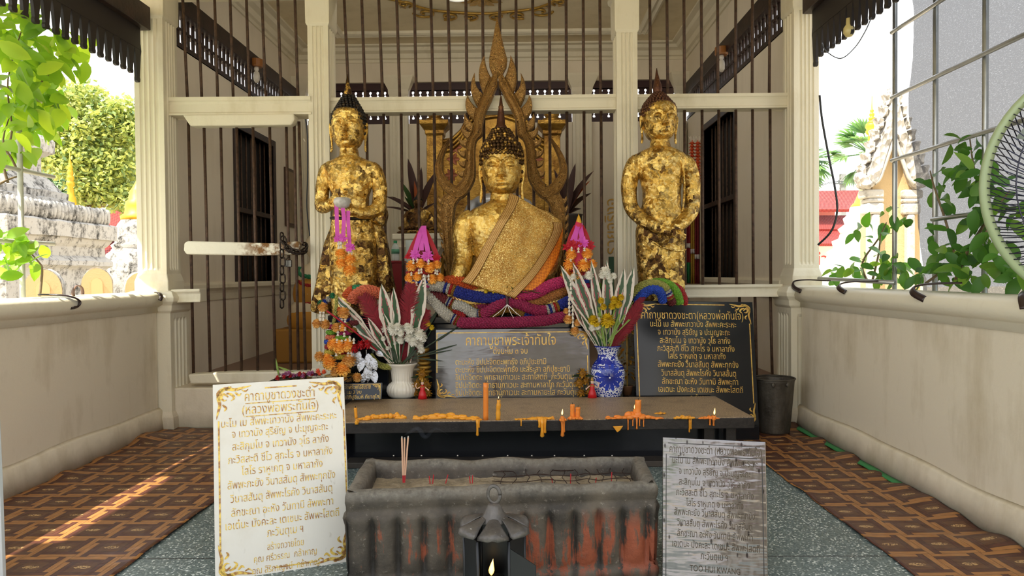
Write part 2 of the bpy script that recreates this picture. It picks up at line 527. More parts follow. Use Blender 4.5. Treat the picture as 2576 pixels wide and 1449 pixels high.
# skirting on the parapet foot
def skirt(name, x, side):
    mb = MB(); rings = []
    for i in range(40):
        y = 1.2 + i * 4.12 / 39; w = .03 * noise.noise(Vector((y * 1.7, x, 0)))
        rings.append([Vector((x, y, .17 + w)), Vector((x + side * (.022 + w * .3), y, .15 + w)), Vector((x + side * .03, y, .09)), Vector((x + side * .045, y, 0)), Vector((x, y, 0))])
    return struct(mb.loft(rings).build(name, MAT['wall'], smooth=True))
skirt('baseboard_left', XL, 1); skirt('baseboard_right', XR, -1)
# step up into the shrine room
struct(MB().box(-2.66, 2.03, 5.34, 5.72, 0, .31).build('trim_3', MAT['wall'], bev=.012), 'raised white threshold under the iron screens')

def sheet_floor(name, x0, x1, y0, y1, wallside, label, edge):
    nx, ny = 44, 110; g = []
    for j in range(ny + 1):
        y = y0 + (y1 - y0) * j / ny; row = []
        for i in range(nx + 1):
            t = i / nx; x = edge(y) * (1 - t) + wallside * t if True else 0
            dw = abs(x - wallside)
            z = .004 + .002 * (1 + noise.noise(Vector((x * 3, y * 3, 1))))
            z += exp(-(dw / .13) ** 2) * .045 * max(0, noise.noise(Vector((y * 4.2, 3.3, wallside))) + .28)
            z += exp(-((5.34 - y) / .25) ** 2) * .03 * max(0, noise.noise(Vector((x * 6, 7.7, y * 2))) + .2)
            de = abs(x - edge(y))
            z += exp(-(de / .05) ** 2) * .012 * max(0, noise.noise(Vector((y * 5, 9.1, wallside))) + .1)
            row.append(Vector((x, y, z)))
        g.append(row)
    o = MB().sheet(g).build(name, MAT['vinyl'], smooth=True, solid=.002)
    return tag(o, label, 'vinyl flooring')
le0, le1 = GZ(535, 1268, 0), GZ(305, 1440, 0)
re0, re1 = GZ(1937, 1180, 0), GZ(2300, 1449, 0)
LE = lambda y: le0.x + (le1.x - le0.x) * (y - le0.y) / (le1.y - le0.y)
RE = lambda y: re0.x + (re1.x - re0.x) * (y - re0.y) / (re1.y - re0.y) + .012 * noise.noise(Vector((y * 4, 0, 0)))
sheet_floor('vinyl_floor_sheet', 0, 0, 1.6, 5.32, XL + .03, 'brown parquet-print vinyl sheet along the parapet with the sunlit streak', LE)
sheet_floor('vinyl_floor_sheet', 0, 0, 1.6, 5.32, XR - .05, 'brown parquet-print vinyl sheet with dark scuffs leading to the metal bucket', RE)
gm = MB(); gr = []
for i in range(60):
    y = 3.6 + i * 1.7 / 59; w = .012 * noise.noise(Vector((y * 6, 1, 1)))
    gr.append([Vector((XR - .085 + w - .03 * (y > 5.1) * (y - 5.1) / .2, y, .014 + w * .5)), Vector((XR - .05, y, .024 + .012 * noise.noise(Vector((y * 5, 2, 2)))))])
tag(gm.sheet(gr).build('floor_underlay', mt('green underlay', srgb(62, 140, 84), .6), solid=.003, smooth=True), 'green underlay strip showing at the vinyl edge by the bare parapet foot', 'underlay')

# ================================================================== fluted columns
def fluted(mb, x0, x1, y0, y1, z0, z1, nx, ny, d=.012, m=.035):
    """rectangular shaft with round flutes on the street face and both sides"""
    def face(a, b, n):          # parameters along an edge: list of (t, depth)
        L = b - a; out = [(0, 0)]
        if n:
            w = (L - 2 * m) / n
            for k in range(n):
                s = m + k * w
                for q, dd in ((.08, 0), (.2, .75), (.5, 1), (.8, .75), (.92, 0)): out.append(((s + q * w) / L, dd * d))
        return out
    def ring(z, k):
        P = []
        for t, dd in face(x0, x1, nx): P.append(Vector((x0 + (x1 - x0) * t, y0 + dd * k, z)))
        for t, dd in face(y0, y1, ny): P.append(Vector((x1 - dd * k, y0 + (y1 - y0) * t, z)))
        P += [Vector((x1, y1, z))]
        for t, dd in face(y0, y1, ny)[1:]: P.append(Vector((x0 + dd * k, y1 + (y0 - y1) * t, z)))
        P.insert(-len(face(y0, y1, ny)[1:]) if ny else len(P), Vector((x0, y1, z)))
        return P
    zs = [(z0, 0), (z0 + .06, 0), (z0 + .085, 1), (z1 - .085, 1), (z1 - .06, 0), (z1, 0)]
    mb.loft([ring(z, k) for z, k in zs])
    return mb
def column(label, x0, x1, y0, y1, z0, z1, nx, ny, base=None, cap=None):
    t = thing('column', label, 'column', ((x0 + x1) / 2, (y0 + y1) / 2, z0), 'white fluted columns of the porch')
    fluted(MB(), x0, x1, y0, y1, z0 + .1, z1, nx, ny).build('shaft', MAT['paint'], t, bev=.004)
    b = MB(); e = .018
    r = lambda z, q: [Vector((x0 - q, y0 - q, z)), Vector((x1 + q, y0 - q, z)), Vector((x1 + q, y1 + q, z)), Vector((x0 - q, y1 + q, z))]
    b.loft([r(z0, e), r(z0 + .08, e), r(z0 + .12, e * .4), r(z0 + .14, 0)])
    b.build('base', MAT['paint'], t, bev=.006)
    c = MB(); c.loft([r(z1 - .32, .0), r(z1 - .3, .012), r(z1 - .05, .014), r(z1 - .03, .03), r(z1, .035)])
    c.build('capital', MAT['paint'], t, bev=.004)
    return t
column('wide white fluted column standing on the parapet end beside the tree view', -2.875, -2.655, 5.30, 5.52, 1.04, 3.4, 4, 4)
column('white fluted column on the parapet end beside the palm and spire view', 2.03, 2.215, 5.30, 5.52, 1.04, 3.4, 4, 3)
column('slim white fluted column behind the statue holding an alms bowl', PX(777, 300, 5.4).x, PX(829, 300, 5.4).x, 5.39, 5.60, .31, 3.36, 3, 3)
column('slim white fluted column behind the statue with crossed hands', PX(1551, 300, 5.4).x, PX(1604, 300, 5.4).x, 5.39, 5.60, .31, 3.28, 3, 3)
# short piers under the rails
for nm, lab, x0, x1 in (('pier', 'fluted white pier between the parapet and the locked gate', -2.90, -2.625), ('pier', 'fluted white pier behind the metal bucket', 2.0, 2.24)):
    t = thing(nm, lab, 'pier', ((x0 + x1) / 2, 5.4, 0))
    fluted(MB(), x0, x1, 5.28, 5.58, .0, .9, 2 if x0 > 0 else 0, 4, .014, .04).build('shaft', MAT['paint'], t, bev=.004)
    b = MB(); r = lambda z, q: [Vector((x0 - q, 5.28 - q, z)), Vector((x1 + q, 5.28 - q, z)), Vector((x1 + q, 5.58, z)), Vector((x0 - q, 5.58, z))]
    b.loft([r(.88, .0), r(.9, .02), r(.94, .025), r(.97, .05), r(1.0, .055), r(1.04, .03), r(1.05, .0)])
    b.build('capital', MAT['paint'], t, bev=.004)
    b = MB(); b.loft([r(0, .025), r(.1, .02), r(.14, .0)]); b.build('base', MAT['wall'], t)

# ================================================================== iron bar screens with moulded rails
def moulded(mb, a, b, h, d, step=.3):
    """horizontal moulded rail between two points on its lower front edge"""
    a, b = Vector(a), Vector(b)
    pr = [(0, 0), (-.0, .10), (.25, .18), (.30, .62), (.12, .74), (-.10, .80), (-.12, 1.0)]
    rings = []
    for i in range(13):
        p = a.lerp(b, i / 12)
        w = .004 * noise.noise(Vector((p.x * 5, h * 9, 0)))
        rings.append([p + Vector((0, q * d * .28 + w, t * h + w * .6)) for q, t in pr] + [p + Vector((0, d, h)), p + Vector((0, d, 0))])
    return mb.loft(rings)
def bars(parent, lst, Y, r=.0115):
    for (xa, ya), (xb, yb) in lst:
        pa, pb = PX(xa, ya, Y), PX(xb, yb, Y)
        MB().tube([pa, pa.lerp(pb, .5), pb], r, 8).build('bar', MAT['iron'], parent, smooth=True)
YG = 5.49
TOP = -60
# screen between the two slim columns
sc = thing('iron_bar_screen', 'tall dark iron bar screen between the slim columns behind the seated statue', 'screen', (0, YG, .31))
up = [(866, 878), (910, 919), (953, 963), (998, 1006), (1042, 1048), (1084, 1090), (1127, 1133), (1172, 1175), (1214, 1216), (1257, 1258), (1298, 1299), (1340, 1341), (1382, 1383), (1424, 1425), (1467, 1468), (1509, 1511)]
lo = [922, 965, 1009, 1051, 1092, 1134, 1176, 1217, 1260, 1300, 1342, 1383, 1426, 1469, 1512]
bars(sc, [((a - (b - a) * .25, TOP), (b, 255)) for a, b in up] + [((x, 275), (x + 8 if x < 1200 else x + 3, 900)) for x in lo], YG)
m = MB(); moulded(m, PX(828, 284, 5.43), PX(1552, 275, 5.43), .115, .13); m.build('upper_rail', MAT['paint'], sc)
m = MB(); m.box(PX(828, 284, 5.43).x, PX(1552, 275, 5.43).x, 5.44, 5.54, .31, .42); m.build('bottom_rail', MAT['paint'], sc, bev=.01)
# screen by the right column
sr = thing('iron_bar_screen', 'narrow dark iron bar screen beside the crossed-hands statue and the palm view', 'screen', (1.4, YG, .31))
ur = [(1634, 1637), (1677, 1680), (1720, 1722), (1764, 1765), (1805, 1806), (1851, 1850), (1893, 1892), (1937, 1935)]
bars(sr, [((a, TOP), (b, 250)) for a, b in ur] + [((x, 265), (x + 2, 722)) for x in (1722, 1766, 1808, 1851, 1893, 1937)] + [((x, 738), (x + 5, 960)) for x in (1860, 1899, 1938)], YG)
m = MB(); moulded(m, PX(1604, 274, 5.43), PX(1982, 270, 5.43), .11, .13); m.build('upper_rail', MAT['paint'], sr)
m = MB(); moulded(m, PX(1604, 750, 5.41), PX(1968, 746, 5.41), .095, .15); m.build('middle_rail', MAT['paint'], sr)
# screen above the gate
sl = thing('iron_bar_screen', 'dark iron bar screen above the locked gate beside the wide column', 'screen', (-2.2, YG, 2.4))
ul = [(460, 472), (498, 508), (540, 548), (579, 587), (620, 628), (659, 669), (699, 708), (742, 750)]
bars(sl, [((a - (b - a) * .25, TOP), (b, 258)) for a, b in ul], YG)
m = MB(); moulded(m, PX(419, 290, 5.38), PX(782, 287, 5.38), .135, .17); m.build('lower_rail', MAT['paint'], sl)
# the gate
gt = thing('iron_bar_gate', 'locked iron bar gate with white boards below the upper screen', 'gate', (-2.2, 5.44, .33))
gl = [(474, 487), (513, 529), (555, 568), (595, 608), (636, 649), (678, 693), (720, 732), (740, 751), (752, 769)]
bars(gt, [((a, 306), (b, 945)) for a, b in gl], 5.44)
def board(pts, Y0, Y1, bev=.012):
    f = [PX(x, y, Y0) for x, y in pts]; return MB().prism(f, (0, Y1 - Y0, 0))
board([(458, 288), (738, 285), (741, 300), (733, 314), (478, 317), (468, 303)], 5.36, 5.47).build('top_board', MAT['paint'], gt, bev=.012)
def worn():
    nt = NT('white board with worn wood end'); co = nt.coord(); g = nt.xyz(nt.node('ShaderNodeNewGeometry').outputs['Position'])
    w = nt.ramp(g[0] + nt.noise(co, 14, 4) * .25, -2.05, -1.86)
    c = nt.mix(w * nt.ramp(nt.noise(co, 18, 4), .38, .55), srgb(231, 227, 211), srgb(128, 92, 52))
    return nt.done(nt.principled(c, .6, 0, nt.bump(nt.noise(co, 30, 4), .3, .01), .25))
o = board([(462, 612), (470, 606), (700, 612), (750, 606), (754, 618), (751, 640), (640, 643), (468, 640), (461, 630)], 5.34, 5.45).build('middle_board', worn(), gt, bev=.012)
board([(472, 942), (560, 937), (772, 934), (773, 962), (478, 966)], 5.36, 5.47).build('bottom_board', MAT['paint'], gt, bev=.012)
# stub of rail by the pier
o = MB(); moulded(o, PX(430, 762, 5.30), PX(503, 760, 5.30), .10, .12)
struct(o.build('trim_4', MAT['paint'], bev=.01), 'white rail stub beside the gate')

# chain on the gate
iron2 = mt('dark chain steel', srgb(62, 52, 46), .42, .8, .5, 40)
ch = thing('chain', 'heavy dark steel chain hanging from the gate middle board', 'chain', PX(712, 640, 5.30))
def link(p, d, up, L=.058, W=.036, r=.0062):
    d = Vector(d).normalized(); u = Vector(up); u = (u - d * u.dot(d)).normalized(); pts = []
    for k in range(17):
        w = 2 * pi * k / 16; c = cos(w); s_ = sin(w)
        pts.append(Vector(p) + d * ((L / 2 - W / 2) * (1 if c > 0 else -1) * (abs(c) > 1e-6) + W / 2 * c) + u * (W / 2 * s_))
    MB().tube(pts, r, 7).build('link', iron2, ch, smooth=True)
for i in range(9):
    y = 596 + i * 21
    link(PX(709 + (i % 2) * 2, y, 5.30), (0, 0, 1), (1, .25, 0) if i % 2 else (.35, 1, 0), .066)
cp = bez([PX(712, 600, 5.29), PX(722, 622, 5.28), PX(738, 632, 5.28), PX(760, 634, 5.30), PX(772, 622, 5.36), PX(764, 612, 5.44)], 4)
for i in range(1, len(cp), 2):
    d = cp[min(i + 1, len(cp) - 1)] - cp[i - 1]; link(cp[i], d, (0, 1, .4) if (i // 2) % 2 else (0, .2, 1), .066)
pl = thing('padlock', 'grey steel padlock hanging behind the gate chain', 'padlock', PX(724, 668, 5.35))
MB().box(*[v for a in ((PX(717, 660, 5.34).x, PX(733, 660, 5.34).x), (5.335, 5.36), (PX(720, 672, 5.34).z, PX(720, 654, 5.34).z)) for v in a]).build('lock_body', mt('padlock steel', srgb(110, 108, 104), .35, .9), pl, bev=.004)
q = PX(725, 654, 5.345); MB().tube([q + Vector((.014 * cos(w), 0, .018 * sin(w))) for w in [pi * k / 8 for k in range(9)]], .0035, 6).build('shackle', iron2, pl, smooth=True)

# ================================================================== hanging fretwork outside, one each side
def fascia(label, X, y0, y1, zb, ztop, mir):
    t = thing('fretwork_fascia', label, 'fretwork', (X, y1, zb))
    MB().box(X - .06, X + .06, y0, y1 + .06, ztop, ztop + .17).build('beam', MAT['darkwood'], t, bev=.006)
    MB().box(X - .012, X + .012, y0, y1, zb + .20, ztop).build('board', MAT['fret'], t)
    n = int((y1 - y0) / .0905)
    for k in range(n):
        yc = y1 - .03 - k * .0905; w = .036
        if yc < 2.4: break
        P = []
        prof = [(.036, .24), (.044, .20), (.036, .17), (.027, .10), (.018, .035), (.024, .022), (.021, .006), (.008, 0)]
        big = 1.9 if k == 0 else 1.0
        for a, b in prof: P.append(Vector((X - .010, yc - a, zb + .24 - (.24 - b) * (1.18 if k == 0 else 1))))
        for a, b in prof[::-1]: P.append(Vector((X - .010, yc + a, zb + .24 - (.24 - b) * (1.18 if k == 0 else 1))))
        MB().prism(P, (.020, 0, 0)).build('drop', MAT['fret'], t)
    return t
zf = PXX(2120, 78, 2.12).z
fascia('black wooden fretwork with hanging drops in front of the vine and pale sky', -2.78, 1.0, 5.20, PXX(293, 165, -2.78).z, PXX(293, 165, -2.78).z + .36, 1)
fascia('black wooden fretwork with hanging drops beside the trellis and shade net', 2.12, 1.0, 5.16, PXX(2110, 110, 2.12).z, PXX(2110, 110, 2.12).z + .36, -1)
# roof of the porch (out of sight above, shades it)
struct(MB().box(-3.2, 2.27, .9, 5.45, 3.42, 3.5).build('ceiling', MAT['ceil']), 'porch ceiling')
# unseen eaves sheet, its edge and notch shaped to let a sun strip in
ea = MB(); ea.box(-3.905, -3.2, .0, 1.72, 3.42, 3.46); ea.box(-3.905, -3.2, 2.74, 5.8, 3.42, 3.46); ea.box(-3.79, -3.2, 1.72, 2.74, 3.42, 3.46)
struct(ea.build('roof', MAT['ceil']), 'unseen eaves of the porch roof, notched to shape the sun streak')
struct(MB().box(-2.9, 2.3, 5.45, 5.62, 3.32, 4.05).build('trim_5', MAT['paint']), 'lintel above the iron screens')

# added fill lamp, out of view behind the lintel, brightens the shrine room
tl_ = thing('added_fill_lamp', 'added fill light out of view behind the lintel, brightening the shrine room', 'lamp', (-.3, 5.70, 3.40))
MB().box(-1.7, 1.1, 5.62, 5.69, 3.44, 3.52).build('fill_body', MAT['paint'], tl_, bev=.004)
nt = NT('added fill glow'); em = nt.node('ShaderNodeEmission'); nt.put(em.inputs[0], (1.0, .94, .84)); em.inputs[1].default_value = 4.0; nt.done(em.outputs[0])
MB().tube([(-1.65, 5.72, 3.46), (1.05, 5.72, 3.46)], .018, 10).build('fill_tube', nt.m, tl_, smooth=True)
ld = bpy.data.lights.new('fill_light', 'AREA'); ld.shape = 'RECTANGLE'; ld.size = 2.6; ld.size_y = .06; ld.energy = 9; ld.color = (1.0, .94, .84)
lo_ = bpy.data.objects.new('fill_light', ld); COL.objects.link(lo_); lo_.parent = tl_; lo_.location = (0, .05, .05); lo_.rotation_euler = (math.radians(65), 0, 0)

tag(MB().prism([PX(x, y, 2.62) for x, y in ((-70, 1035), (1, 1045), (8, 1200), (17, 1458), (-70, 1458))], (0, -.02, 0)).build('leaning_board', mt('pale board', srgb(206, 212, 214), .5), bev=.003), 'pale board edge leaning at the very border beside the parquet vinyl', 'board')
# ================================================================== the shrine room behind the bars
IL, IR, IB, IF, IC = -2.80, 2.08, 8.9, .31, 3.97
struct(MB().box(-3.0, 2.3, 5.72, 9.1, .1, IF).build('floor', mt('inner floor tile', srgb(120, 92, 76), .4)), 'inner shrine floor')
struct(MB().box(-3.0, 2.3, 5.62, 9.1, IC, IC + .1).build('ceiling', MAT['ceil']), 'cream inner ceiling')
def side_wall(name, xin, s, ya, yb, wy0, wy1, wz0, wz1):
    xo = xin + s * .16; x0, x1 = min(xin, xo), max(xin, xo); mb = MB()
    mb.box(x0, x1, ya, wy0, IF, 3.05); mb.box(x0, x1, wy1, yb, IF, 3.05); mb.box(x0, x1, wy0, wy1, IF, wz0); mb.box(x0, x1, wy0, wy1, wz1, 3.05)
    mb.box(x0, x1, ya, yb, 3.42, IC)
    o = struct(mb.build(name, MAT['inwall']), 'inner side wall of the shrine')
    # recessed dark window with bars
    fr = MB(); e = .07
    xa, xb = (xin - .015, xin + .13) if s > 0 else (xin - .13, xin + .015)
    fr.box(xa, xb, wy0 - e, wy0, wz0 - e, wz1 + e); fr.box(xa, xb, wy1, wy1 + e, wz0 - e, wz1 + e); fr.box(xa, xb, wy0, wy1, wz1, wz1 + e); fr.box(xa, xb, wy0, wy1, wz0 - e, wz0)
    fr.box(xa, xb, wy0, wy1, wz0 + (wz1 - wz0) * .47, wz0 + (wz1 - wz0) * .47 + .05)
    return o, fr, xa, xb
wn = [0]
def window(fr, xa, xb, wy0, wy1, wz0, wz1, xin, s):
    wn[0] += 1
    o = struct(fr.build('window_%d' % wn[0], MAT['darkwood'], bev=.005), 'dark barred window of the inner wall')
    mb = MB(); xx = xin + s * .11
    mb.box(min(xx, xx + s * .03), max(xx, xx + s * .03), wy0, wy1, wz0, wz1)
    mb.build('shutter', mt('closed dark shutter', (.006, .005, .006), .6), o)
    for k in range(1, 8):
        y = wy0 + (wy1 - wy0) * k / 8
        MB().tube([(xin + s * .05, y, wz0), (xin + s * .05, y, wz1)], .009, 6).build('window_bar', MAT['iron'], o, smooth=True)
a = side_wall('wall_left', IL, -1, 5.62, IB, 7.0, 8.05, 1.06, 2.62); window(a[1], a[2], a[3], 7.0, 8.05, 1.06, 2.62, IL, -1)
a = side_wall('wall_right', IR, 1, 5.62, IB, 6.92, 8.05, 1.08, 2.74); window(a[1], a[2], a[3], 6.92, 8.05, 1.08, 2.74, IR, 1)
def lattice(X, s, n):
    o = MB().box(min(X, X + s * .06), max(X, X + s * .06), 5.62, IB, 3.04, 3.09).build(n, MAT['darkwood'])
    struct(o, 'dark wooden lattice strip letting daylight in under the beam')
    MB().box(X - .05, X + .06, 5.62, IB, 3.31, 3.46).build('beam', MAT['darkwood'], o, bev=.004)
    MB().box(min(X, X + s * .05), max(X, X + s * .05), 5.62, IB, 3.19, 3.215).build('middle_rail', MAT['darkwood'], o)
    m = MB(); k = 0
    y = 5.66
    while y < IB - .03:
        m.box(min(X + s * .01, X + s * .022), max(X + s * .01, X + s * .022), y, y + .052, 3.05, 3.32); y += .092
    m.build('slat', MAT['darkwood'], o)
lattice(IL, -1, 'window_3'); lattice(IR, 1, 'window_4')
# back wall: low wall, pilasters, transom fretwork
def bx(px, Y=IB): return PX(px, 400, Y).x
struct(MB().box(-3.0, 2.3, IB, IB + .18, IF, 3.04).build('wall_back', MAT['inwall']), 'inner back wall')
struct(MB().box(-3.0, 2.3, IB, IB + .18, 3.56, IC).build('wall_back', MAT['inwall']), 'white beam over the back openings')
for i, (p0, p1) in enumerate(((985, 1030), (1440, 1487), (742, 775), (1698, 1722))):
    x0, x1 = max(bx(p0), IL + .002), min(bx(p1), IR - .002)
    t = thing('pilaster', 'white fluted pilaster of the back wall ' + ('between the first and middle transom openings', 'behind the flame frame on the palm side', 'in the corner by the locked gate', 'in the corner by the hanging orange garlands')[i], 'pilaster', ((x0 + x1) / 2, IB, IF), 'pilasters of the back wall')
    fluted(MB(), x0, x1, IB - .106, IB - .006, IF, 3.42, 3, 0, .01, .03).build('shaft', MAT['paint'], t)
    r = lambda z, q: [Vector((max(IL + .002, x0 - q), IB - .106 - q, z)), Vector((min(IR - .002, x1 + q), IB - .106 - q, z)), Vector((min(IR - .002, x1 + q), IB - .006, z)), Vector((max(IL + .002, x0 - q), IB - .006, z))]
    MB().loft([r(3.36, .0), r(3.39, .012), r(3.44, .015), r(3.5, .045), r(3.57, .075), r(3.60, .08)]).build('capital', MAT['paint'], t)
def transom(n, p0, p1):
    x0, x1 = bx(p0), bx(p1); Y = IB + .05
    o = struct(MB().box(x0, x1, Y, Y + .03, 3.46, 3.57).build(n, mt('maroon fret board', srgb(48, 18, 22), .5)), 'dark red fretwork transom')
    MB().box(x0, x1, Y - .03, Y + .04, 3.02, 3.10).build('sill', MAT[ 'maroon fret board'], o)
    P = .092; z0, z1 = 3.09, 3.47
    prof = [(0, 0), (.02, .0), (.028, .22), (.034, .3), (.028, .38), (.0, .42)]     # gap half width by height, then arch slot
    def gap(z):
        t = (z - z0) / (z1 - z0)
        g = 0
        for c in (.08, .92): g = max(g, .016 * sqrt(max(0, 1 - ((t - c) / .05) ** 2)))
        if .14 < t < .86: g = max(g, .019 * min(1, min(t - .14, .86 - t) / .07))
        return g
    zs = [z0 + (z1 - z0) * k / 40 for k in range(41)]
    m = MB(); x = x0 - P / 2
    while x < x1 + P / 2:
        L = [Vector((max(x0, x + gap(z)), Y, z)) for z in zs]; R = [Vector((min(x1, x + P - gap(z)), Y, z)) for z in zs]
        if R[0].x > L[0].x + .002:
            n_ = len(L); m.add(L + R + [p + Vector((0, .02, 0)) for p in L + R], [(i, i + 1, n_ + i + 1, n_ + i)[::-1] for i in range(n_ - 1)] + [(2 * n_ + i, 3 * n_ + i, 3 * n_ + i + 1, 2 * n_ + i + 1) for i in range(n_ - 1)] + [(i, 2 * n_ + i, 2 * n_ + i + 1, i + 1) for i in range(n_ - 1)] + [(n_ + i, n_ + i + 1, 3 * n_ + i + 1, 3 * n_ + i) for i in range(n_ - 1)])
        x += P
    m.build('fretwork', MAT['maroon fret board'], o)
transom('window_5', 775, 985); transom('window_6', 1030, 1440); transom('window_7', 1487, 1700)
# cornices and ceiling mouldings
def cornice(n, pts, pr, closed=False):
    mb = MB()
    for a, b, nx, ny in pts:
        nn = Vector((nx, ny, 0)); a = Vector(a); b = Vector(b)
        mb.loft([[p + nn * q + Vector((0, 0, -h)) for q, h in pr] for p in (a, b)])
    return struct(mb.build(n, MAT['paint'], bev=.0), 'white moulded ceiling cornice')
cp = [(0, 0), (0, .17), (.02, .17), (.03, .14), (.06, .13), (.08, .08), (.14, .06), (.16, .025), (.22, .02), (.22, 0)]
cornice('trim_6', [((-3, IB, IC), (2.3, IB, IC), 0, -1), ((IL, 5.62, IC), (IL, IB, IC), 1, 0), ((IR, 5.62, IC), (IR, IB, IC), -1, 0)], cp)
fp = [(0, 0), (0, .03), (.03, .045), (.06, .03), (.09, .045), (.12, .03), (.12, 0)]
cornice('trim_7', [((-2.15, 8.35, IC), (1.5, 8.35, IC), 0, -1), ((-2.15, 5.65, IC), (-2.15, 8.35, IC), 1, 0), ((1.5, 5.65, IC), (1.5, 8.35, IC), -1, 0)], fp)
cornice('trim_8', [((IL, 5.62, 1.10), (IL, IB, 1.10), 1, 0), ((IR, 5.62, 1.10), (IR, IB, 1.10), -1, 0)], [(0, 0), (.02, .0), (.045, .02), (.05, .05), (.03, .075), (.02, .1), (.01, .16), (0, .16)])
# ceiling ornament
gold = mt('old gold paint', srgb(186, 146, 66), .4, .55, .35, 20, .3, 60)
t = thing('ceiling_ornament', 'raised gold scrollwork ornament on the cream ceiling', 'ornament', (-.45, 7.3, IC - .01))
def scroll(c, a, r, sx, sy, n=18, turns=1.2, w=.012):
    pts = []
    for k in range(n):
        q = k / (n - 1); th = a + q * turns * 2 * pi; rr = r * (1 - q * .8)
        pts.append((c[0] + sx * rr * cos(th), c[1] + sy * rr * sin(th), IC - .012))
    return pts
for s in (-1, 1):
    for q in (-1, 1):
        m = MB(); cx = -.38
        m.tube(bez([(cx + s * .95, 7.25, IC - .012), (cx + s * .8, 7.25 + q * .1, IC - .012), (cx + s * .55, 7.25 + q * .32, IC - .012), (cx + s * .2, 7.25 + q * .42, IC - .012), (cx, 7.25 + q * .45, IC - .012)], 6), .014, 6)
        m.tube(scroll((cx + s * .62, 7.25 + q * .42), 0, .13, s, q), .013, 6); m.tube(scroll((cx + s * .38, 7.25 + q * .52), 1, .11, s, q), .013, 6)
        m.tube(scroll((cx + s * .8, 7.25 + q * .16), 2, .09, s, q), .012, 6); m.tube(scroll((cx + s * .15, 7.25 + q * .55), 1.5, .1, s, q), .013, 6)
        for k in range(5): m.leaf((cx + s * (.2 + k * .15), 7.25 + q * (.4 - k * .05), IC - .02), (s * .5, q, 0), (0, 0, -1), .16, .06, fold=.1)
        m.build('scroll', gold, t, smooth=True)
m = MB()
for k in range(12): m.leaf((-.38, 7.25, IC - .015), (cos(k * pi / 6), sin(k * pi / 6), 0), (0, 0, -1), .26, .09, droop=0)
m.build('rosette', gold, t, smooth=True)
t = thing('ring_lamp', 'circular white fluorescent lamp tube hanging below the cream ceiling', 'lamp', PX(1150, -12, 6.4))
c = PX(1150, -12, 6.4)
MB().tube([c + Vector((.125 * cos(2 * pi * k / 32), .125 * sin(2 * pi * k / 32), 0)) for k in range(33)], .014, 8).build('lamp_tube', mt('white lamp glass', srgb(222, 220, 214), .3), t, smooth=True)
MB().lathe(c, [(.05, .02), (.05, .05), (.02, .06), (.012, .3)], 16).build('lamp_holder', mt('lamp plastic', srgb(190, 186, 176), .4), t, smooth=True)
for lab, px, py, s in (('wood-mounted bulb hanging from the dark beam over the locked gate', 645, 158, 1), ('wood-mounted bulb hanging from the dark beam on the palm side', 1815, 128, -1)):
    X_ = IL + .08 if s > 0 else IR - .08; c = PXX(px, py, X_)
    t = thing('light_bulb', lab, 'light bulb', c)
    MB().lathe(c, [(.0, -.045), (.06, -.045), (.065, -.03), (.065, .035), (.0, .04)], 20).build('mount', mt('varnished orange wood', srgb(150, 96, 46), .35), t, smooth=False, bev=.004)
    MB().lathe(c + Vector((0, 0, -.04)), [(.022, 0), (.024, -.03), (.016, -.05), (.028, -.06), (.034, -.10), (.03, -.14), (.015, -.165), (0, -.17)], 16).build('glass_bulb', mt('frosted bulb', srgb(214, 208, 196), .2), t, smooth=True)
# framed picture
t = thing('framed_picture', 'brown framed picture on the inner wall beyond the dark window', 'picture', (IL, 8.6, 2.0))
fr_ = MB().box(IL, IL + .03, 8.42, 8.78, 1.75, 2.45).build('frame', mt('dark frame wood', srgb(70, 46, 34), .4), t, bev=.006)
MB().box(IL + .025, IL + .034, 8.46, 8.74, 1.79, 2.41).build('print', mt('faded print', srgb(140, 118, 88), .35, 0, .4, 6), fr_)
MB().tube(bez([PX(758, 285, 7.4), PX(768, 300, 7.4), PX(773, 340, 7.4), PX(774, 440, 7.4), PX(772, 520, 7.4), PX(780, 600, 7.4)], 6), .006, 6).build('wall_cable', mt('blue grey cable', srgb(48, 58, 74), .5), smooth=True)
tag(bpy.data.objects['wall_cable'], 'dark blue cable dangling beside the slim column above the chained gate', 'cable')

# gold throne back
gp = NT('gilded throne'); co = gp.coord(); nz = gp.noise(co, 6, 6)
c_ = gp.mix(gp.ramp(nz, .4, .66), srgb(178, 138, 62), srgb(112, 76, 28))
MAT['throne'] = gp.done(gp.principled(c_, .38, .75, gp.bump(gp.noise(co, 28, 5), .5, .02)))
t = thing('throne_back', 'gilded throne back with two columns behind the flame frame', 'throne', (-.25, 7.6, IF))
YT = 7.6
for px in (1095, 1388):
    q = PX(px, 330, YT); m = MB()
    r = lambda z, w: [Vector((q.x + sx * w, YT + sy * w, z)) for sx, sy in ((-1, -1), (1, -1), (1, 1), (-1, 1))]
    zz = lambda y: PX(px, y, YT).z
    m.loft([r(IF, .14), r(IF + .3, .14), r(IF + .34, .09), r(zz(345), .085), r(zz(340), .1), r(zz(332), .1), r(zz(326), .12), r(zz(318), .15), r(zz(309), .155), r(zz(307), .12)]); m.build('column', MAT['throne'], t, bev=.006)
    MB().lathe(Vector((q.x, YT, 0)), [(.0, zz(308)), (.1, zz(308)), (.1, zz(300)), (.06, zz(297)), (.085, zz(290)), (.08, zz(282)), (.045, zz(277)), (0, zz(275))], 20).build('finial', MAT['throne'], t, smooth=True)
P = [(1110, 700), (1110, 350), (1135, 345), (1160, 322), (1172, 300), (1190, 282), (1215, 268), (1250, 262), (1285, 268), (1310, 282), (1325, 300), (1338, 322), (1362, 345), (1380, 350), (1380, 700)]
m = MB(); f, d = ppoly(P, YT, .1); m.prism(f, d); m.build('panel', MAT['throne'], t, bev=.01)
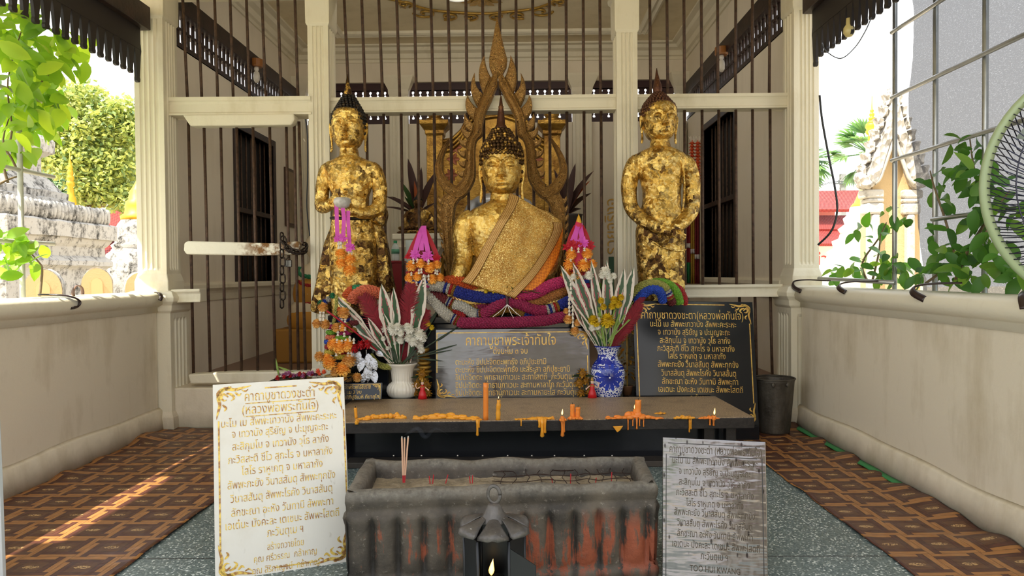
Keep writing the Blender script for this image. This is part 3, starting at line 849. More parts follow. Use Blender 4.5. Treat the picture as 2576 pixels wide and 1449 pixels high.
for k in (0, 12, 24):
    MB().tube(bez([PX(x, y + 6 + k, YT - .02) for x, y in P[1:-1]], 4), .018, 6).build('moulding', MAT['throne'], t, smooth=True)
# dark flower inlay dots on the panel
for px, py in ((1140, 400), (1135, 440), (1350, 400), (1352, 445), (1145, 370)):
    c = PX(px, py, YT - .005); m = MB()
    for k in range(6): m.leaf(c, (cos(k * pi / 3), -.12, sin(k * pi / 3)), (0, -1, 0), .075, .04, 3, .1)
    m.build('inlay_flower', mt('dark red inlay', srgb(120, 60, 26), .4, .4), t, smooth=True)
# ================================================================== outside
def dirty_white(name, base=srgb(176, 172, 164), stain=srgb(52, 50, 46), a=.49, b=.60, sc=1.0):
    nt = NT(name); co = nt.node('ShaderNodeNewGeometry').outputs['Position']
    n1 = nt.noise(nt.mapping(co, (3, 3, .9)), 1.3 * sc, 8, .7); n2 = nt.noise(co, 9 * sc, 8, .75)
    f = nt.ramp(n1 * .5 + n2 * .5, a, b)
    return nt.done(nt.principled(nt.mix(f, base, stain), .85, 0, nt.bump(n2, .5, .05), .2))
MAT['stupa'] = dirty_white('weathered white stucco'); MAT['stupa2'] = dirty_white('lightly stained stucco', srgb(188, 182, 170), srgb(104, 98, 88), .52, .68)
MAT['cream'] = dirty_white('cream stucco', srgb(196, 168, 124), srgb(140, 114, 82), .56, .70)
MAT['goldleaf_out'] = simple('bright gilding outdoors', srgb(228, 170, 40), .5, .15, .3, 4, .2, 20)
struct(MB().box(-45, 45, -40, 60, -.4, -.22).build('ground', simple('pale sandy paving', srgb(196, 182, 156), .8, 0, .12, .8)), 'pale paved temple yard')

# large weathered chedi base
CX, CY = -9.5, 12.5
t = thing('chedi', 'large weathered white chedi base with a leaf-moulded band beside the tree', 'chedi', (CX, CY, -.22))
sq = lambda e, z, w=0: [Vector((CX + x * e, CY + y * e, z)) for x, y in ((-1, -1), (1, -1), (1, 1), (-1, 1))]
def rough(m, k=.02, n=5):
    m.v = [p + Vector((noise.noise(p * n), noise.noise(p * n + Vector((9, 0, 0))), noise.noise(p * n + Vector((0, 9, 0))))) * k for p in m.v]; return m
def sub_sq(e, z, n=24):
    P = []
    c = [(-1, -1), (1, -1), (1, 1), (-1, 1)]
    for i in range(4):
        a, b = c[i], c[(i + 1) % 4]
        for k in range(n): P.append(Vector((CX + (a[0] + (b[0] - a[0]) * k / n) * e, CY + (a[1] + (b[1] - a[1]) * k / n) * e, z)))
    return P
def tier(name, lst): return rough(MB().loft([sub_sq(e, z) for e, z in lst]), .018).build(name, MAT['stupa'], t, smooth=False)
tier('plinth', [(1.36, -.22), (1.36, 1.3), (1.38, 1.33), (1.45, 1.38), (1.45, 1.46), (1.40, 1.52), (1.35, 1.56), (1.35, 1.72), (1.40, 1.78), (1.44, 1.86), (1.44, 1.88)])
tier('plain_band', [(1.50, 1.88), (1.51, 2.14), (1.48, 2.17)])
# leaf moulding: bulging petals along the band
m = MB(); n = 26
for side, (ax, ay, bx_, by_) in enumerate(((1, -1, 1, 1), (-1, -1, 1, -1))):
    for k in range(n):
        f = (k + .5) / n; e = 1.40
        c = Vector((CX + (ax + (bx_ - ax) * f) * e, CY + (ay + (by_ - ay) * f) * e, 2.33))
        m.ell(c, .075 if side == 0 else .06, .06 if side == 0 else .075, .165, 8, 6)
m.box(CX - 1.38, CX + 1.38, CY - 1.38, CY + 1.38, 2.14, 2.48); rough(m, .02, 7).build('leaf_band', MAT['stupa'], t, smooth=True)
tier('upper_steps', [(1.0, 2.47), (1.0, 2.6), (.92, 2.62), (.93, 2.74), (.86, 2.76), (.74, 2.95), (.66, 3.05)])
tier('neck_block', [(.62, 3.03), (.62, 3.38), (.68, 3.42), (.78, 3.48), (.78, 3.7), (.72, 3.8), (.5, 3.9)])
# arched niches in a row
def vault(px, py, Y, w, label):
    c = PX(px, py, Y); t = thing('arched_niche', label, 'niche', (c.x, c.y, -.22), 'arched niches in a row by the chedi')
    ang = math.radians(62); d = Vector((cos(ang) * -1, sin(ang) * .9, 0)) ; s = Vector((-d.y, d.x, 0)).normalized() * -1
    d.normalize(); top = c.z
    def arch(w_, zt, o): 
        P = [c + s * (-w_) + o, ]; P[0].z = -.22
        for k in range(13):
            a = pi - pi * k / 12; p = c + s * (w_ * cos(a)) + o; p.z = zt - w_ * 1.25 + w_ * 1.25 * sin(a); P.append(p)
        p = c + s * w_ + o; p.z = -.22; P.append(p); return P
    rough(MB().loft([arch(w, top, d * (.06 + .9 * k / 8)) for k in range(9)]), .015, 8).build('barrel_roof', MAT['stupa'], t, smooth=False)
    MB().prism(arch(w * .97, top - .01, Vector()), d * .08).build('front', MAT['cream'], t)
    MB().prism(arch(w * .36, top - w * .78, d * -.012), d * .02).build('recess', mt('tan niche', srgb(196, 170, 122), .9), t)
vault(107, 676, 9.0, .21, 'round-topped white niche farthest from the wide column, behind the trellis pole')
vault(243, 673, 9.4, .185, 'round-topped white niche in the middle of its row below the chedi')
vault(352, 684, 9.8, .19, 'round-topped white niche half hidden by the wide fluted column')
# small chedi with gilded bell
def lathe_px(t, name, px, Y, rows, mat, seg=28, mod=None):
    k = Y / F_PX; x = PX(px, 600, Y).x
    prof = [(r * k, PX(px, y, Y).z) for y, r in rows]
    return MB().lathe(Vector((x, Y, 0)), prof, seg, mod).build(name, mat, t, smooth=True)
t = thing('small_chedi', 'small white chedi with a golden bell behind the fluted column', 'chedi', (PX(352, 600, 16).x, 16, -.22))
lathe_px(t, 'white_base', 352, 16, [(844, 104), (662, 88), (655, 80), (640, 76), (632, 66), (625, 62), (618, 66), (610, 56), (600, 58), (592, 50), (575, 54), (566, 50), (560, 46), (552, 40)][::1], MAT['stupa'])
lathe_px(t, 'golden_bell', 352, 16, [(556, 42), (545, 44), (538, 34), (520, 32), (508, 31), (503, 24), (482, 22), (474, 16), (462, 10), (452, 5), (420, 3), (380, 1)], MAT['goldleaf_out'])
t = thing('gilded_spire', 'thin gilded spire rising against the leafy tree', 'spire', (PX(180, 600, 19).x, 19, -.22))
lathe_px(t, 'spire', 180, 19, [(819, 18), (520, 14), (497, 11), (490, 8), (470, 6), (466, 9), (458, 9), (456, 6), (450, 8.5), (444, 8), (441, 5.5), (436, 7), (430, 6.5), (427, 4.5), (424, 6), (418, 5), (414, 3), (408, 3.5), (402, 1.5), (380, .6)], MAT['goldleaf_out'])
def roof(mb, a, b, c, d, n): pass
def tiled(name, cA, cB):
    nt = NT(name); u = nt.xyz(nt.coord('UV'))
    s = (u[0] * 46).fract(); r = (u[1] * 12).fract()
    c = nt.mix(nt.ramp(r, .7, 1.0), cA, cB); c = nt.mix(nt.ramp((s - .5).abs(), .25, .5), c, cB)
    h = nt.math('SINE', s * 3.14159) + r * .6
    return nt.done(nt.principled(c, .5, 0, nt.bump(h, .8, .05)))
MAT['redtile'] = tiled('red glazed roof tiles', srgb(196, 74, 66), srgb(120, 34, 34))
def slope(t, name, pts, thick=.1):
    P = [Vector(p) for p in pts]
    o = MB().add(P, [(0, 1, 2, 3)], [[(0, 1), (1, 1), (1, 0), (0, 0)]]).build(name, MAT['redtile'], t); m = o.modifiers.new('t', 'SOLIDIFY'); m.thickness = thick; m.offset = 0
    return o
t = thing('red_roof_hall', 'low hall with a faded red roof behind the chedi and tree', 'hall', (-12, 23, -.22))
slope(t, 'roof', [PX(240, 560, 23), PX(360, 500, 23), PX(360, 590, 21.5), PX(240, 610, 21.5)])
slope(t, 'lower_roof', [PX(235, 600, 22), PX(360, 605, 22), PX(360, 670, 20.5), PX(235, 672, 20.5)])
a_, b_ = PX(240, 600, 23.4), PX(360, 600, 23.4)
MB().box(a_.x, b_.x, 23.3, 23.6, -.22, PX(300, 560, 23).z).build('wall', mt('hall wall', srgb(190, 120, 96), .8), t)

# ------------------------------------------------------------------ trees
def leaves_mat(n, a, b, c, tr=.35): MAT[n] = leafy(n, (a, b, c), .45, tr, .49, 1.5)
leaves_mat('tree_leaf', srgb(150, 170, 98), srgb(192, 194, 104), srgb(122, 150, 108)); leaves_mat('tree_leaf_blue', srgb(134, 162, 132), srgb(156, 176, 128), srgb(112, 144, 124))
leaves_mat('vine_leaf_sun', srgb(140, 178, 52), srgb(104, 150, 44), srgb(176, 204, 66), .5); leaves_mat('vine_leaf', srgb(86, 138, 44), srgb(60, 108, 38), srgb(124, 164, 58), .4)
MAT['bark'] = simple('grey brown bark', srgb(134, 112, 92), .85, 0, .35, 6, .5, 20); MAT['twig'] = simple('vine stem', srgb(128, 108, 78), .7, 0, .3, 20)
def tree(label, blobs, trunk, mat, n, L, seed):
    rnd = random.Random(seed)
    b0 = trunk[0][0][0] if trunk else blobs[0][0]
    t = thing('tree', label, 'tree', (b0[0], b0[1], -.22), 'trees beyond the parapet')
    m = MB(); tot = sum(r ** 2 for _, r in blobs)
    for c, r in blobs:
        for k in range(int(n * r * r / tot)):
            d = Vector((rnd.gauss(0, 1), rnd.gauss(0, 1), rnd.gauss(0, 1))).normalized() * r * (rnd.random() ** .45) * (1 + max(-.2, rnd.gauss(0, .13)))
            d.z *= .85
            ax = Vector((rnd.gauss(0, 1), rnd.gauss(0, 1), rnd.gauss(0, .6) - .5)).normalized()
            u = Vector((rnd.gauss(0, 1), rnd.gauss(0, 1), 1.2))
            s = ax.cross(u).normalized() * L * .27; p = Vector(c) + d
            m.add([p, p + ax * L * .45 - s, p + ax * L, p + ax * L * .45 + s], [(0, 1, 2, 3)])
    m.build('foliage', MAT[mat], t)
    for k, (pts, r0, r1) in enumerate(trunk):
        P = bez(pts, 5); MB().tube(P, [r0 + (r1 - r0) * i / (len(P) - 1) for i in range(len(P))], 8).build('trunk' if k == 0 else 'branch', MAT['bark'], t, smooth=True)
Yt = 20
B = lambda px, py, r, Y=Yt: (PX(px, py, Y), r * Y / F_PX)
tree('broad leafy tree rising between the chedi and the wide fluted column', [B(205, 250, 62), B(150, 330, 62), B(255, 320, 75), B(310, 280, 48), B(205, 410, 75), B(300, 410, 62), B(330, 330, 50), B(130, 400, 45), B(265, 470, 62), B(325, 500, 50), B(220, 490, 45)],
     [([GZ(225, 730, -.2) * 0 + PX(228, 620, Yt), PX(222, 500, Yt), PX(205, 430, Yt), PX(190, 400, Yt)], .16, .07), ([PX(222, 500, Yt), PX(236, 440, Yt), PX(228, 390, Yt)], .1, .04), ([PX(200, 430, Yt), PX(172, 380, Yt), PX(160, 340, Yt)], .07, .03), ([PX(258, 520, Yt), PX(252, 470, Yt), PX(262, 440, Yt)], .1, .05)], 'tree_leaf', 14000, .17, 3)
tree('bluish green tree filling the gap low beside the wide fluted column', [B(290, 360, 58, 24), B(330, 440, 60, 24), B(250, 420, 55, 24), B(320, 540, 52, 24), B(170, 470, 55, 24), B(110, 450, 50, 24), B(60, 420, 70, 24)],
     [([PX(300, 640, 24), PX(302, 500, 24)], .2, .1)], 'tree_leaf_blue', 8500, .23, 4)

# ------------------------------------------------------------------ trellises
MAT['pipe'] = simple('galvanised pipe', srgb(176, 178, 176), .32, .85, .2, 10)
MAT['pipe_old'] = simple('painted pipe', srgb(206, 206, 190), .5, .1, .2, 10)
def pipe(m, a, b, r): MB().tube([a, (Vector(a) + Vector(b)) / 2, b], r, 10).build('pipe', m, TR, smooth=True)
TR = thing('pipe_trellis', 'pale pipe trellis carrying the sunlit vine outside the parapet', 'trellis', (-2.98, 4.1, -.2))
X1 = -2.98
q = PXX(52, 500, X1); pipe(MAT['pipe_old'], (X1, q.y, -.2), (X1, q.y, PXX(48, 320, X1).z), .016)
for y in (228, 420, 600):
    a = PXX(52, y + 8, X1); pipe(MAT['pipe_old'], (X1, a.y + .3, a.z), (X1, 3.72, a.z), .013)
TR = thing('pipe_trellis', 'galvanised pipe grid standing outside the parapet before the shade net', 'trellis', (2.32, 3.6, -.2))
X2 = 2.33
for px, top in ((2251, 3.6), (2353, 3.6), (2478, 3.6)):
    q = PXX(px, 400, X2); pipe(MAT['pipe'], (X2, q.y, -.2), (X2, q.y, top), .0145)
q = PXX(2640, 400, X2); pipe(MAT['pipe'], (X2, q.y, -.2), (X2, q.y, 3.6), .0145)
for px, py in ((2256, 74), (2256, 240), (2256, 400), (2400, 545)):
    a = PXX(px, py, X2 - .025); pipe(MAT['pipe'], (X2 - .025, a.y + (.06 if px < 2300 else .2), a.z), (X2 - .025, 1.3, a.z), .0125)
a, b = GZ(2062, 699, 1.05), GZ(2300, 712, 1.05)
tag(MB().tube([PXX(2060, 700, XR + .1), PXX(2250, 711, XR + .12)], .013, 10).build('loose_pipe', MAT['pipe'], smooth=True), 'loose grey pipe lying on the parapet rail under the vines', 'pipe')

# ------------------------------------------------------------------ shade net
nt = NT('grey shade net'); co = nt.node('ShaderNodeNewGeometry').outputs['Position']; p = nt.xyz(co)
w1 = nt.math('SINE', p[2] * 900 + p[1] * 40); w2 = nt.noise(nt.mapping(co, (1, 30, 160)), 2.5, 4)
tr = nt.node('ShaderNodeBsdfTransparent'); tl = nt.node('ShaderNodeBsdfTranslucent'); nt.put(tl.inputs[0], nt.mix(w2, srgb(72, 72, 75), srgb(96, 96, 98)))
df = nt.node('ShaderNodeBsdfDiffuse'); nt.put(df.inputs[0], srgb(104, 104, 108))
a1 = nt.node('ShaderNodeMixShader'); a1.inputs[0].default_value = .35; nt.link(tl.outputs[0], a1.inputs[1]); nt.link(df.outputs[0], a1.inputs[2])
a2 = nt.node('ShaderNodeMixShader'); nt.put(a2.inputs[0], .86 - (w2 > .60) * .12); nt.link(tr.outputs[0], a2.inputs[1]); nt.link(a1.outputs[0], a2.inputs[2])
MAT['net'] = nt.done(a2.outputs[0])
g = []
for j in range(50):
    z = .98 + (4.1 - .98) * j / 49; row = []
    ye = PXX(2306, 690, 2.48).y + (PXX(2272, 5, 2.48).y - PXX(2306, 690, 2.48).y) * (z - 1.1) / 2.1 + .03 * sin(z * 4)
    for i in range(60):
        y = ye + (1.0 - ye) * i / 59
        row.append(Vector((2.50 + .03 * noise.noise(Vector((y * 1.5, z * 2, 0))) + .012 * noise.noise(Vector((y * 3, z * 9, 4))), y, z)))
    g.append(row)
tag(MB().sheet(g).build('shade_net', MAT['net'], smooth=True), 'grey translucent shade net hanging behind the galvanised pipe grid', 'shade net')

# ------------------------------------------------------------------ vines
def vine(label, pts, stems, mat, X_, dx, L, seed, droop=.25):
    rnd = random.Random(seed)
    c = PXX(*stems[0][0], X_)
    t = thing('climbing_vine', label, 'vine', (c.x, c.y, -.2))
    for st in stems:
        P = bez([PXX(x, y, X_ + (.0 if i == 0 else rnd.uniform(-dx, dx) * .5)) for i, (x, y) in enumerate(st)], 5)
        MB().tube(P, [.008 - .005 * i / len(P) for i in range(len(P))], 6).build('stem', MAT['twig'], t, smooth=True)
    m = MB()
    for (x, y, rx, ry, n) in pts:
        for k in range(n):
            r = sqrt(rnd.random()); a = rnd.random() * 2 * pi
            p = PXX(x + rx * r * cos(a), y + ry * r * sin(a), X_ + rnd.uniform(-dx, dx))
            d = Vector((rnd.gauss(0, .5), rnd.gauss(0, .8), rnd.gauss(-.25, .6))); s = rnd.uniform(.65, 1.15) * L
            u = Vector((-.5 * (1 if X_ > 0 else -1) + rnd.gauss(0, .4), -.8 + rnd.gauss(0, .4), .7 + rnd.gauss(0, .3)))
            m.leaf(p, d, u, s, s * .52, 5, droop, .16, lambda q: sin(pi * min(1, .03 + .97 * q ** .85)) ** .7)
    m.build('leaves', MAT[mat], t, smooth=True)
vine('sunlit yellow-green vine hanging over the pale trellis under the fretwork', [(30, 60, 90, 60, 48), (110, 150, 90, 60, 56), (60, 230, 100, 60, 58), (110, 250, 60, 60, 32), (180, 135, 55, 30, 16), (215, 125, 14, 14, 2), (40, 320, 60, 45, 20), (100, 330, 45, 18, 8), (125, 310, 20, 10, 3), (20, 380, 50, 24, 9), (70, 375, 22, 20, 5), (140, 270, 30, 50, 9), (10, 130, 60, 60, 22)],
     [[(20, 460), (8, 400), (30, 330), (20, 200), (60, 60)], [(52, 445), (30, 400), (8, 350), (40, 250)], [(0, 462), (30, 448), (56, 442)], [(60, 250), (110, 200), (170, 140)]], 'vine_leaf_sun', -3.05, .28, .155, 11)
vine('bright green vine tuft growing low against the trellis pole', [(25, 600, 45, 28, 14), (70, 615, 35, 30, 12), (40, 650, 50, 30, 14), (90, 650, 14, 20, 4), (10, 700, 18, 10, 2)],
     [[(100, 745), (106, 680), (98, 660), (70, 630), (40, 600)], [(60, 590), (30, 600), (0, 600)]], 'vine_leaf_sun', -2.98, .10, .115, 12)
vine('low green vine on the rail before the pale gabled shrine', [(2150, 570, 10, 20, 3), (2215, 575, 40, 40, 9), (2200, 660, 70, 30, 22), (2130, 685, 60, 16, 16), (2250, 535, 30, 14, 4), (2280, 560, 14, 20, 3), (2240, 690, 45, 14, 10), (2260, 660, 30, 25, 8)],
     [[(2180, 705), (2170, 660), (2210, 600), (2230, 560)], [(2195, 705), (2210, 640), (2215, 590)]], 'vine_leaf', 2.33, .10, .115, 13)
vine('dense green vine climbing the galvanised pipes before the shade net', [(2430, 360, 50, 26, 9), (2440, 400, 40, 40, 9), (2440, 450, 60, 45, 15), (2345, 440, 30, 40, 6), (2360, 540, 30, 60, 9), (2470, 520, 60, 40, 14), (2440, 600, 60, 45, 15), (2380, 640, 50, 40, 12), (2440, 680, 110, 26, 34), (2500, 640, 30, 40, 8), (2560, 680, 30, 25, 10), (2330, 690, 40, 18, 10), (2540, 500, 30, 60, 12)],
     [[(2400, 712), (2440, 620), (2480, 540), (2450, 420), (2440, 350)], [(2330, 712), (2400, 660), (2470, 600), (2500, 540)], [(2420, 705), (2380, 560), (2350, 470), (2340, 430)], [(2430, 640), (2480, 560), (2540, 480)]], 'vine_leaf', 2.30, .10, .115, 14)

# ------------------------------------------------------------------ gabled shrine, gilded chedi, red roofed hall, palms, pole
YS = 11.0
t = thing('gabled_shrine', 'pale gabled shrine with carved white bargeboards behind the pipe grid', 'shrine', (PX(2250, 600, YS).x, YS, -.22))
MAT['carved'] = NT('carved white stucco'); nt = MAT['carved']; co = nt.coord()
v = nt.voronoi(nt.mapping(co, (1, 1, .6)), 13); MAT['carved'] = nt.done(nt.principled(nt.mix(nt.ramp(nt.noise(co, 5, 6), .5, .68), srgb(196, 190, 180), srgb(128, 122, 112)), .8, 0, nt.bump(v, 1.0, .09), .2))
f, d = ppoly([(2195, 470), (2215, 410), (2243, 340), (2250, 330), (2258, 340), (2285, 410), (2312, 470), (2318, 914), (2196, 914)], YS, .4); MB().prism(f, d).build('wall', MAT['cream'], t)
for s in (-1, 1):
    q = lambda x: 2250 + s * (x - 2250) * -1
    f, d = ppoly([(q(x), y) for x, y in [(2252, 214), (2244, 226), (2240, 262), (2230, 300), (2222, 330), (2206, 372), (2190, 405), (2178, 440), (2176, 462), (2186, 472), (2198, 470), (2206, 460), (2214, 440), (2226, 400), (2240, 356), (2250, 332)]], YS - .12, .22)
    MB().pillow(f, d, .12, .25).build('bargeboard', MAT['carved'], t, bev=.02)
    f, d = ppoly([(q(x), y) for x, y in [(2178, 440), (2166, 430), (2160, 445), (2170, 470), (2190, 476), (2196, 462)]], YS - .16, .2); MB().pillow(f, d, .2, .25).build('scroll_end', MAT['carved'], t, bev=.02)
    MB().tube(bez([PX(q(x), y, YS - .14) for x, y in [(2250, 345), (2236, 385), (2222, 425), (2212, 450), (2200, 462)]], 5), .03, 6).build('moulding', MAT['stupa2'], t, smooth=True)
    m = MB(); 
    for y0, y1, w in ((478, 500, 2176), (500, 512, 2184), (512, 540, 2182), (540, 914, 2196)):
        a, b = sorted((PX(q(w), y0, YS - .1).x, PX(q(2226 if y0 < 540 else 2216), y0, YS - .1).x)); m.box(a, b, YS - .1, YS + .15, PX(q(w), y1, YS).z, PX(q(w), y0, YS).z)
    m.build('corner_pier', MAT['stupa2'], t, bev=.03)
for k in range(7):
    for s in (-1, 1):
        x, y = 2250 - s * (6 + k * 11), 250 + k * 30
        m = MB(); a = PX(x, y, YS); 
        f = [PX(x, y - 14, YS - .1), PX(x - s * 16, y - 16, YS - .1), PX(x - s * 10, y + 2, YS - .1), PX(x - s * 12, y + 14, YS - .1), PX(x, y + 12, YS - .1)]
        m.pillow(f, (0, .16, 0), .25, .3); m.build('leaf_crest', MAT['carved'], t, bev=.01)
YC = 15.0
t = thing('gilded_chedi', 'gilded bell chedi with a tall ringed spire beside the gabled shrine', 'chedi', (PX(2193, 600, YC).x, YC, -.22))
lathe_px(t, 'stone_base', 2193, YC, [(854, 128), (700, 118), (690, 112), (650, 108), (640, 100), (632, 104), (622, 88), (605, 92), (598, 76), (585, 72), (575, 78), (562, 62), (548, 66), (535, 52), (520, 50)], MAT['stupa2'], 28, lambda w, h: 1 + .03 * sin(w * 14))
lathe_px(t, 'gilded_bell', 2193, YC, [(522, 50), (514, 46), (508, 40), (480, 29), (455, 22), (440, 18), (428, 20), (420, 13), (395, 11), (385, 13), (375, 11), (340, 8), (336, 13), (330, 15), (326, 12), (320, 15), (312, 14), (308, 9)], MAT['goldleaf_out'])
lathe_px(t, 'spire', 2193, YC, [(310, 12), (306, 8), (303, 6), (301, 8), (296, 8), (294, 4), (290, 6), (286, 6), (284, 3), (280, 4.5), (277, 4.5), (275, 2), (268, 1.2), (242, .8)], MAT['goldleaf_out'])
YH = 24.0
t = thing('tiled_hall', 'long hall with stepped red tiled roofs seen past the palm-side column', 'hall', (PX(2080, 690, YH).x, YH, -.22))
slope(t, 'upper_roof', [PX(2000, 484, YH + 1.5), PX(2160, 482, YH + 1.5), PX(2150, 530, YH - .2), PX(2000, 530, YH - .2)])
slope(t, 'middle_roof', [PX(2000, 545, YH + .8), PX(2130, 545, YH + .8), PX(2120, 580, YH - .4), PX(2000, 580, YH - .4)]); slope(t, 'lower_roof', [PX(2000, 582, YH - .3), PX(2130, 582, YH - .3), PX(2120, 616, YH - 1.2), PX(2000, 616, YH - 1.2)])
MB().box(PX(1990, 690, YH).x, PX(2150, 690, YH).x, YH + 1.5, YH + 1.8, 0, PX(2100, 490, YH).z).build('gable_wall', mt('faded hall wall', srgb(196, 120, 112), .8), t)
MB().box(PX(1990, 690, YH).x, PX(2085, 690, YH).x, YH - .3, YH, -.22, PX(2100, 612, YH).z).build('wall', mt('white hall wall', srgb(236, 230, 220), .8), t)
m = MB(); p0 = PX(2062, 655, YH - .33); V, Fc = text_tris('น้ำ', 'CENTER', .02)
m.add([Vector((p0.x + v_[0] * .55, YH - .32, p0.z + v_[1] * .55 - .15)) for v_ in V], [tuple(f_)[::-1] for f_ in Fc]); m.build('lettering', mt('red wall lettering', srgb(196, 62, 56), .7), t)
leaves_mat('palm_leaf', srgb(96, 138, 86), srgb(124, 160, 92), srgb(78, 118, 84))
def palm(label, px, py, Y, R, seed):
    rnd = random.Random(seed); c = PX(px, py, Y); t = thing('fan_palm', label, 'palm', (c.x, Y, -.22))
    MB().tube([(c.x, Y, -.22), (c.x + .05, Y, c.z / 2), c], .17, 10).build('trunk', MAT['bark'], t, smooth=True); m = MB()
    for k in range(26):
        d = Vector((rnd.gauss(0, 1), rnd.gauss(0, 1), rnd.gauss(.15, .8))).normalized(); h = c + d * R * rnd.uniform(.4, .62); s = d.cross(Vector((0, 0, 1))).normalized(); u = s.cross(d)
        m.tube([c, h], .02, 4)
        for j in range(-6, 7):
            a = j * .17; e = (d * cos(a) + s * sin(a)).normalized()
            m.leaf(h, e, u, R * .48, .11, 3, .12 + .2 * rnd.random(), .1)
    m.build('fronds', MAT['palm_leaf'], t)
palm('fan palm crowned behind the gilded ringed spire', 2188, 385, 27, 1.5, 5); palm('fan palm half hidden by the palm-side column above the red hall', 2040, 400, 31, 1.5, 6)
t = thing('utility_pole', 'grey utility pole with a crossarm above the red tiled hall', 'pole', (PX(2120, 600, 30).x, 30, -.22)); q = PX(2120, 438, 30)
MB().box(q.x - .1, q.x + .1, 29.9, 30.1, -.22, q.z).build('post', mt('pole concrete', srgb(136, 138, 136), .8), t); c = PX(2110, 462, 29.9)
MB().box(c.x - .22, c.x + .26, 29.85, 29.9, c.z - .03, c.z + .03).build('crossarm', mt('grey steel', srgb(92, 98, 98), .5), t)
for dx in (-.2, .0): MB().tube([c + Vector((dx, 0, .02)), c + Vector((dx, 0, .15))], .03, 6).build('insulator', mt('grey steel'), t)
t = thing('power_line', 'thin power lines strung from the utility pole over the red hall', 'cable', (6, 30, 4))
for ya, yb in ((468, 455), (466, 478)): MB().tube(bez([PX(2057, ya, 29.9), PX(2120, 456, 29.9), PX(2200, yb, 30)], 4), .012, 4).build('wire', mt('grey steel'), t)
# cables by the column
blk = mt('black rubber cable', srgb(30, 32, 34), .5)
tag(MB().tube(bez([PX(2062, 240, 5.15), PX(2068, 300, 5.14), PX(2086, 400, 5.12), PX(2100, 470, 5.1), PX(2106, 530, 5.1), PX(2092, 580, 5.12), PX(2058, 616, 5.2)], 8), .008, 8).build('hanging_cable', blk, smooth=True), 'black cable looping down beside the palm-side column', 'cable')
t = thing('hanging_bulb', 'small yellow bulb on a thin wire below the palm-side fretwork', 'light bulb', PX(2135, 70, 4.6))
MB().tube(bez([PX(2068, 108, 5.0), PX(2080, 130, 4.9), PX(2115, 147, 4.75), PX(2150, 120, 4.6), PX(2176, 80, 4.4), PX(2192, 44, 4.3)], 6), .0035, 6).build('wire', mt('thin grey wire', srgb(96, 104, 116), .5), t, smooth=True)
MB().lathe(PX(2136, 62, 4.6), [(0, .045), (.018, .04), (.02, .0), (.034, -.02), (.036, -.05), (.02, -.075), (0, -.08)], 14).build('glass_bulb', mt('yellow bulb glass', srgb(206, 190, 130), .25), t, smooth=True)
# plastic straps over the rails
strap = mt('dark plastic strap', srgb(48, 34, 32), .3)
def strap_(label, pts, X_, w=.018):
    P = bez([PXX(x, y, X_ + dx) for x, y, dx in pts], 6)
    tag(MB().tube(P, w, 6, flat=.28, up=(0, 0, 1)).build('rail_strap', strap, smooth=True), label, 'strap', 'plastic straps hooked over the rails')
strap_('dark plastic strap over the rail next to the palm-side column', [(2085, 706, .07), (2030, 704, .0), (1998, 708, -.05), (1996, 722, -.075), (2014, 733, -.065)], XR)
strap_('dark plastic strap over the rail before the low vine', [(2208, 707, .1), (2140, 709, .0), (2112, 716, -.05), (2112, 726, -.075), (2126, 735, -.065)], XR)
strap_('dark plastic strap over the rail before the dense vine', [(2420, 712, .12), (2340, 714, .0), (2300, 722, -.05), (2298, 737, -.075), (2326, 753, -.06)], XR, .02)
strap_('dark plastic strap over the rail below the fan', [(2640, 716, .1), (2590, 730, .0), (2574, 745, -.05), (2578, 775, -.075)], XR, .02)
strap_('dark strap over the rail under the vine tuft', [(100, 741, -.12), (150, 742, -.0), (185, 748, .06), (200, 758, .075), (195, 772, .07), (180, 775, .07)], XL, .02)
strap_('dark strap over the rail end at the wide column', [(385, 734, -.04), (400, 737, .05), (406, 746, .08), (402, 756, .075)], XL, .014)
t = thing('coiled_strap', 'brown strap curl standing up on the rail below the middle niche', 'strap', PXX(195, 738, XL - .1)); c = PXX(196, 736, XL - .1)
MB().tube([c + Vector((0, .05 * cos(w), .045 * sin(w))) for w in [pi * k / 12 - .3 for k in range(16)]], .012, 6, flat=.3).build('coil', mt('brown strap', srgb(120, 92, 78), .4), t, smooth=True)

# ------------------------------------------------------------------ across the yard, seen only in the polished plaques
t = thing('yard_hall', 'white gabled hall facing the porch across the yard', 'hall', (1.5, -27, -.22))
MB().box(-2.5, 5.5, -31, -27, -.22, 3.2).build('wall', MAT['stupa2'], t)
MB().prism([Vector((-3.2, -26.7, 3.1)), Vector((6.2, -26.7, 3.1)), Vector((1.5, -26.7, 6.6))], (0, -5, 0)).build('roof', MAT['redtile'], t)
MB().prism([Vector((-2.2, -26.68, 3.2)), Vector((5.2, -26.68, 3.2)), Vector((1.5, -26.68, 5.9))], (0, .06, 0)).build('gable', MAT['stupa2'], t)
for x in (-2.3, -.4, 3.4, 5.3): MB().box(x - .2, x + .2, -27, -26.6, -.22, 3.2).build('column', MAT['stupa2'], t, bev=.03)
MB().box(.6, 2.4, -27.02, -26.9, -.22, 2.4).build('doorway', MAT['darkwood'], t)
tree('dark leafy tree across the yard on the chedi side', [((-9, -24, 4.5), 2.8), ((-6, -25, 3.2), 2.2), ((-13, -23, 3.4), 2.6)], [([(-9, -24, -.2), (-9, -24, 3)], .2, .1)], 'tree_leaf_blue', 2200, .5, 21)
tree('dark leafy tree across the yard on the palm side', [((10.5, -24, 4.2), 2.6), ((14, -23, 3.4), 2.4)], [([(10.5, -24, -.2), (10.5, -24, 3)], .2, .1)], 'tree_leaf_blue', 1600, .5, 22)
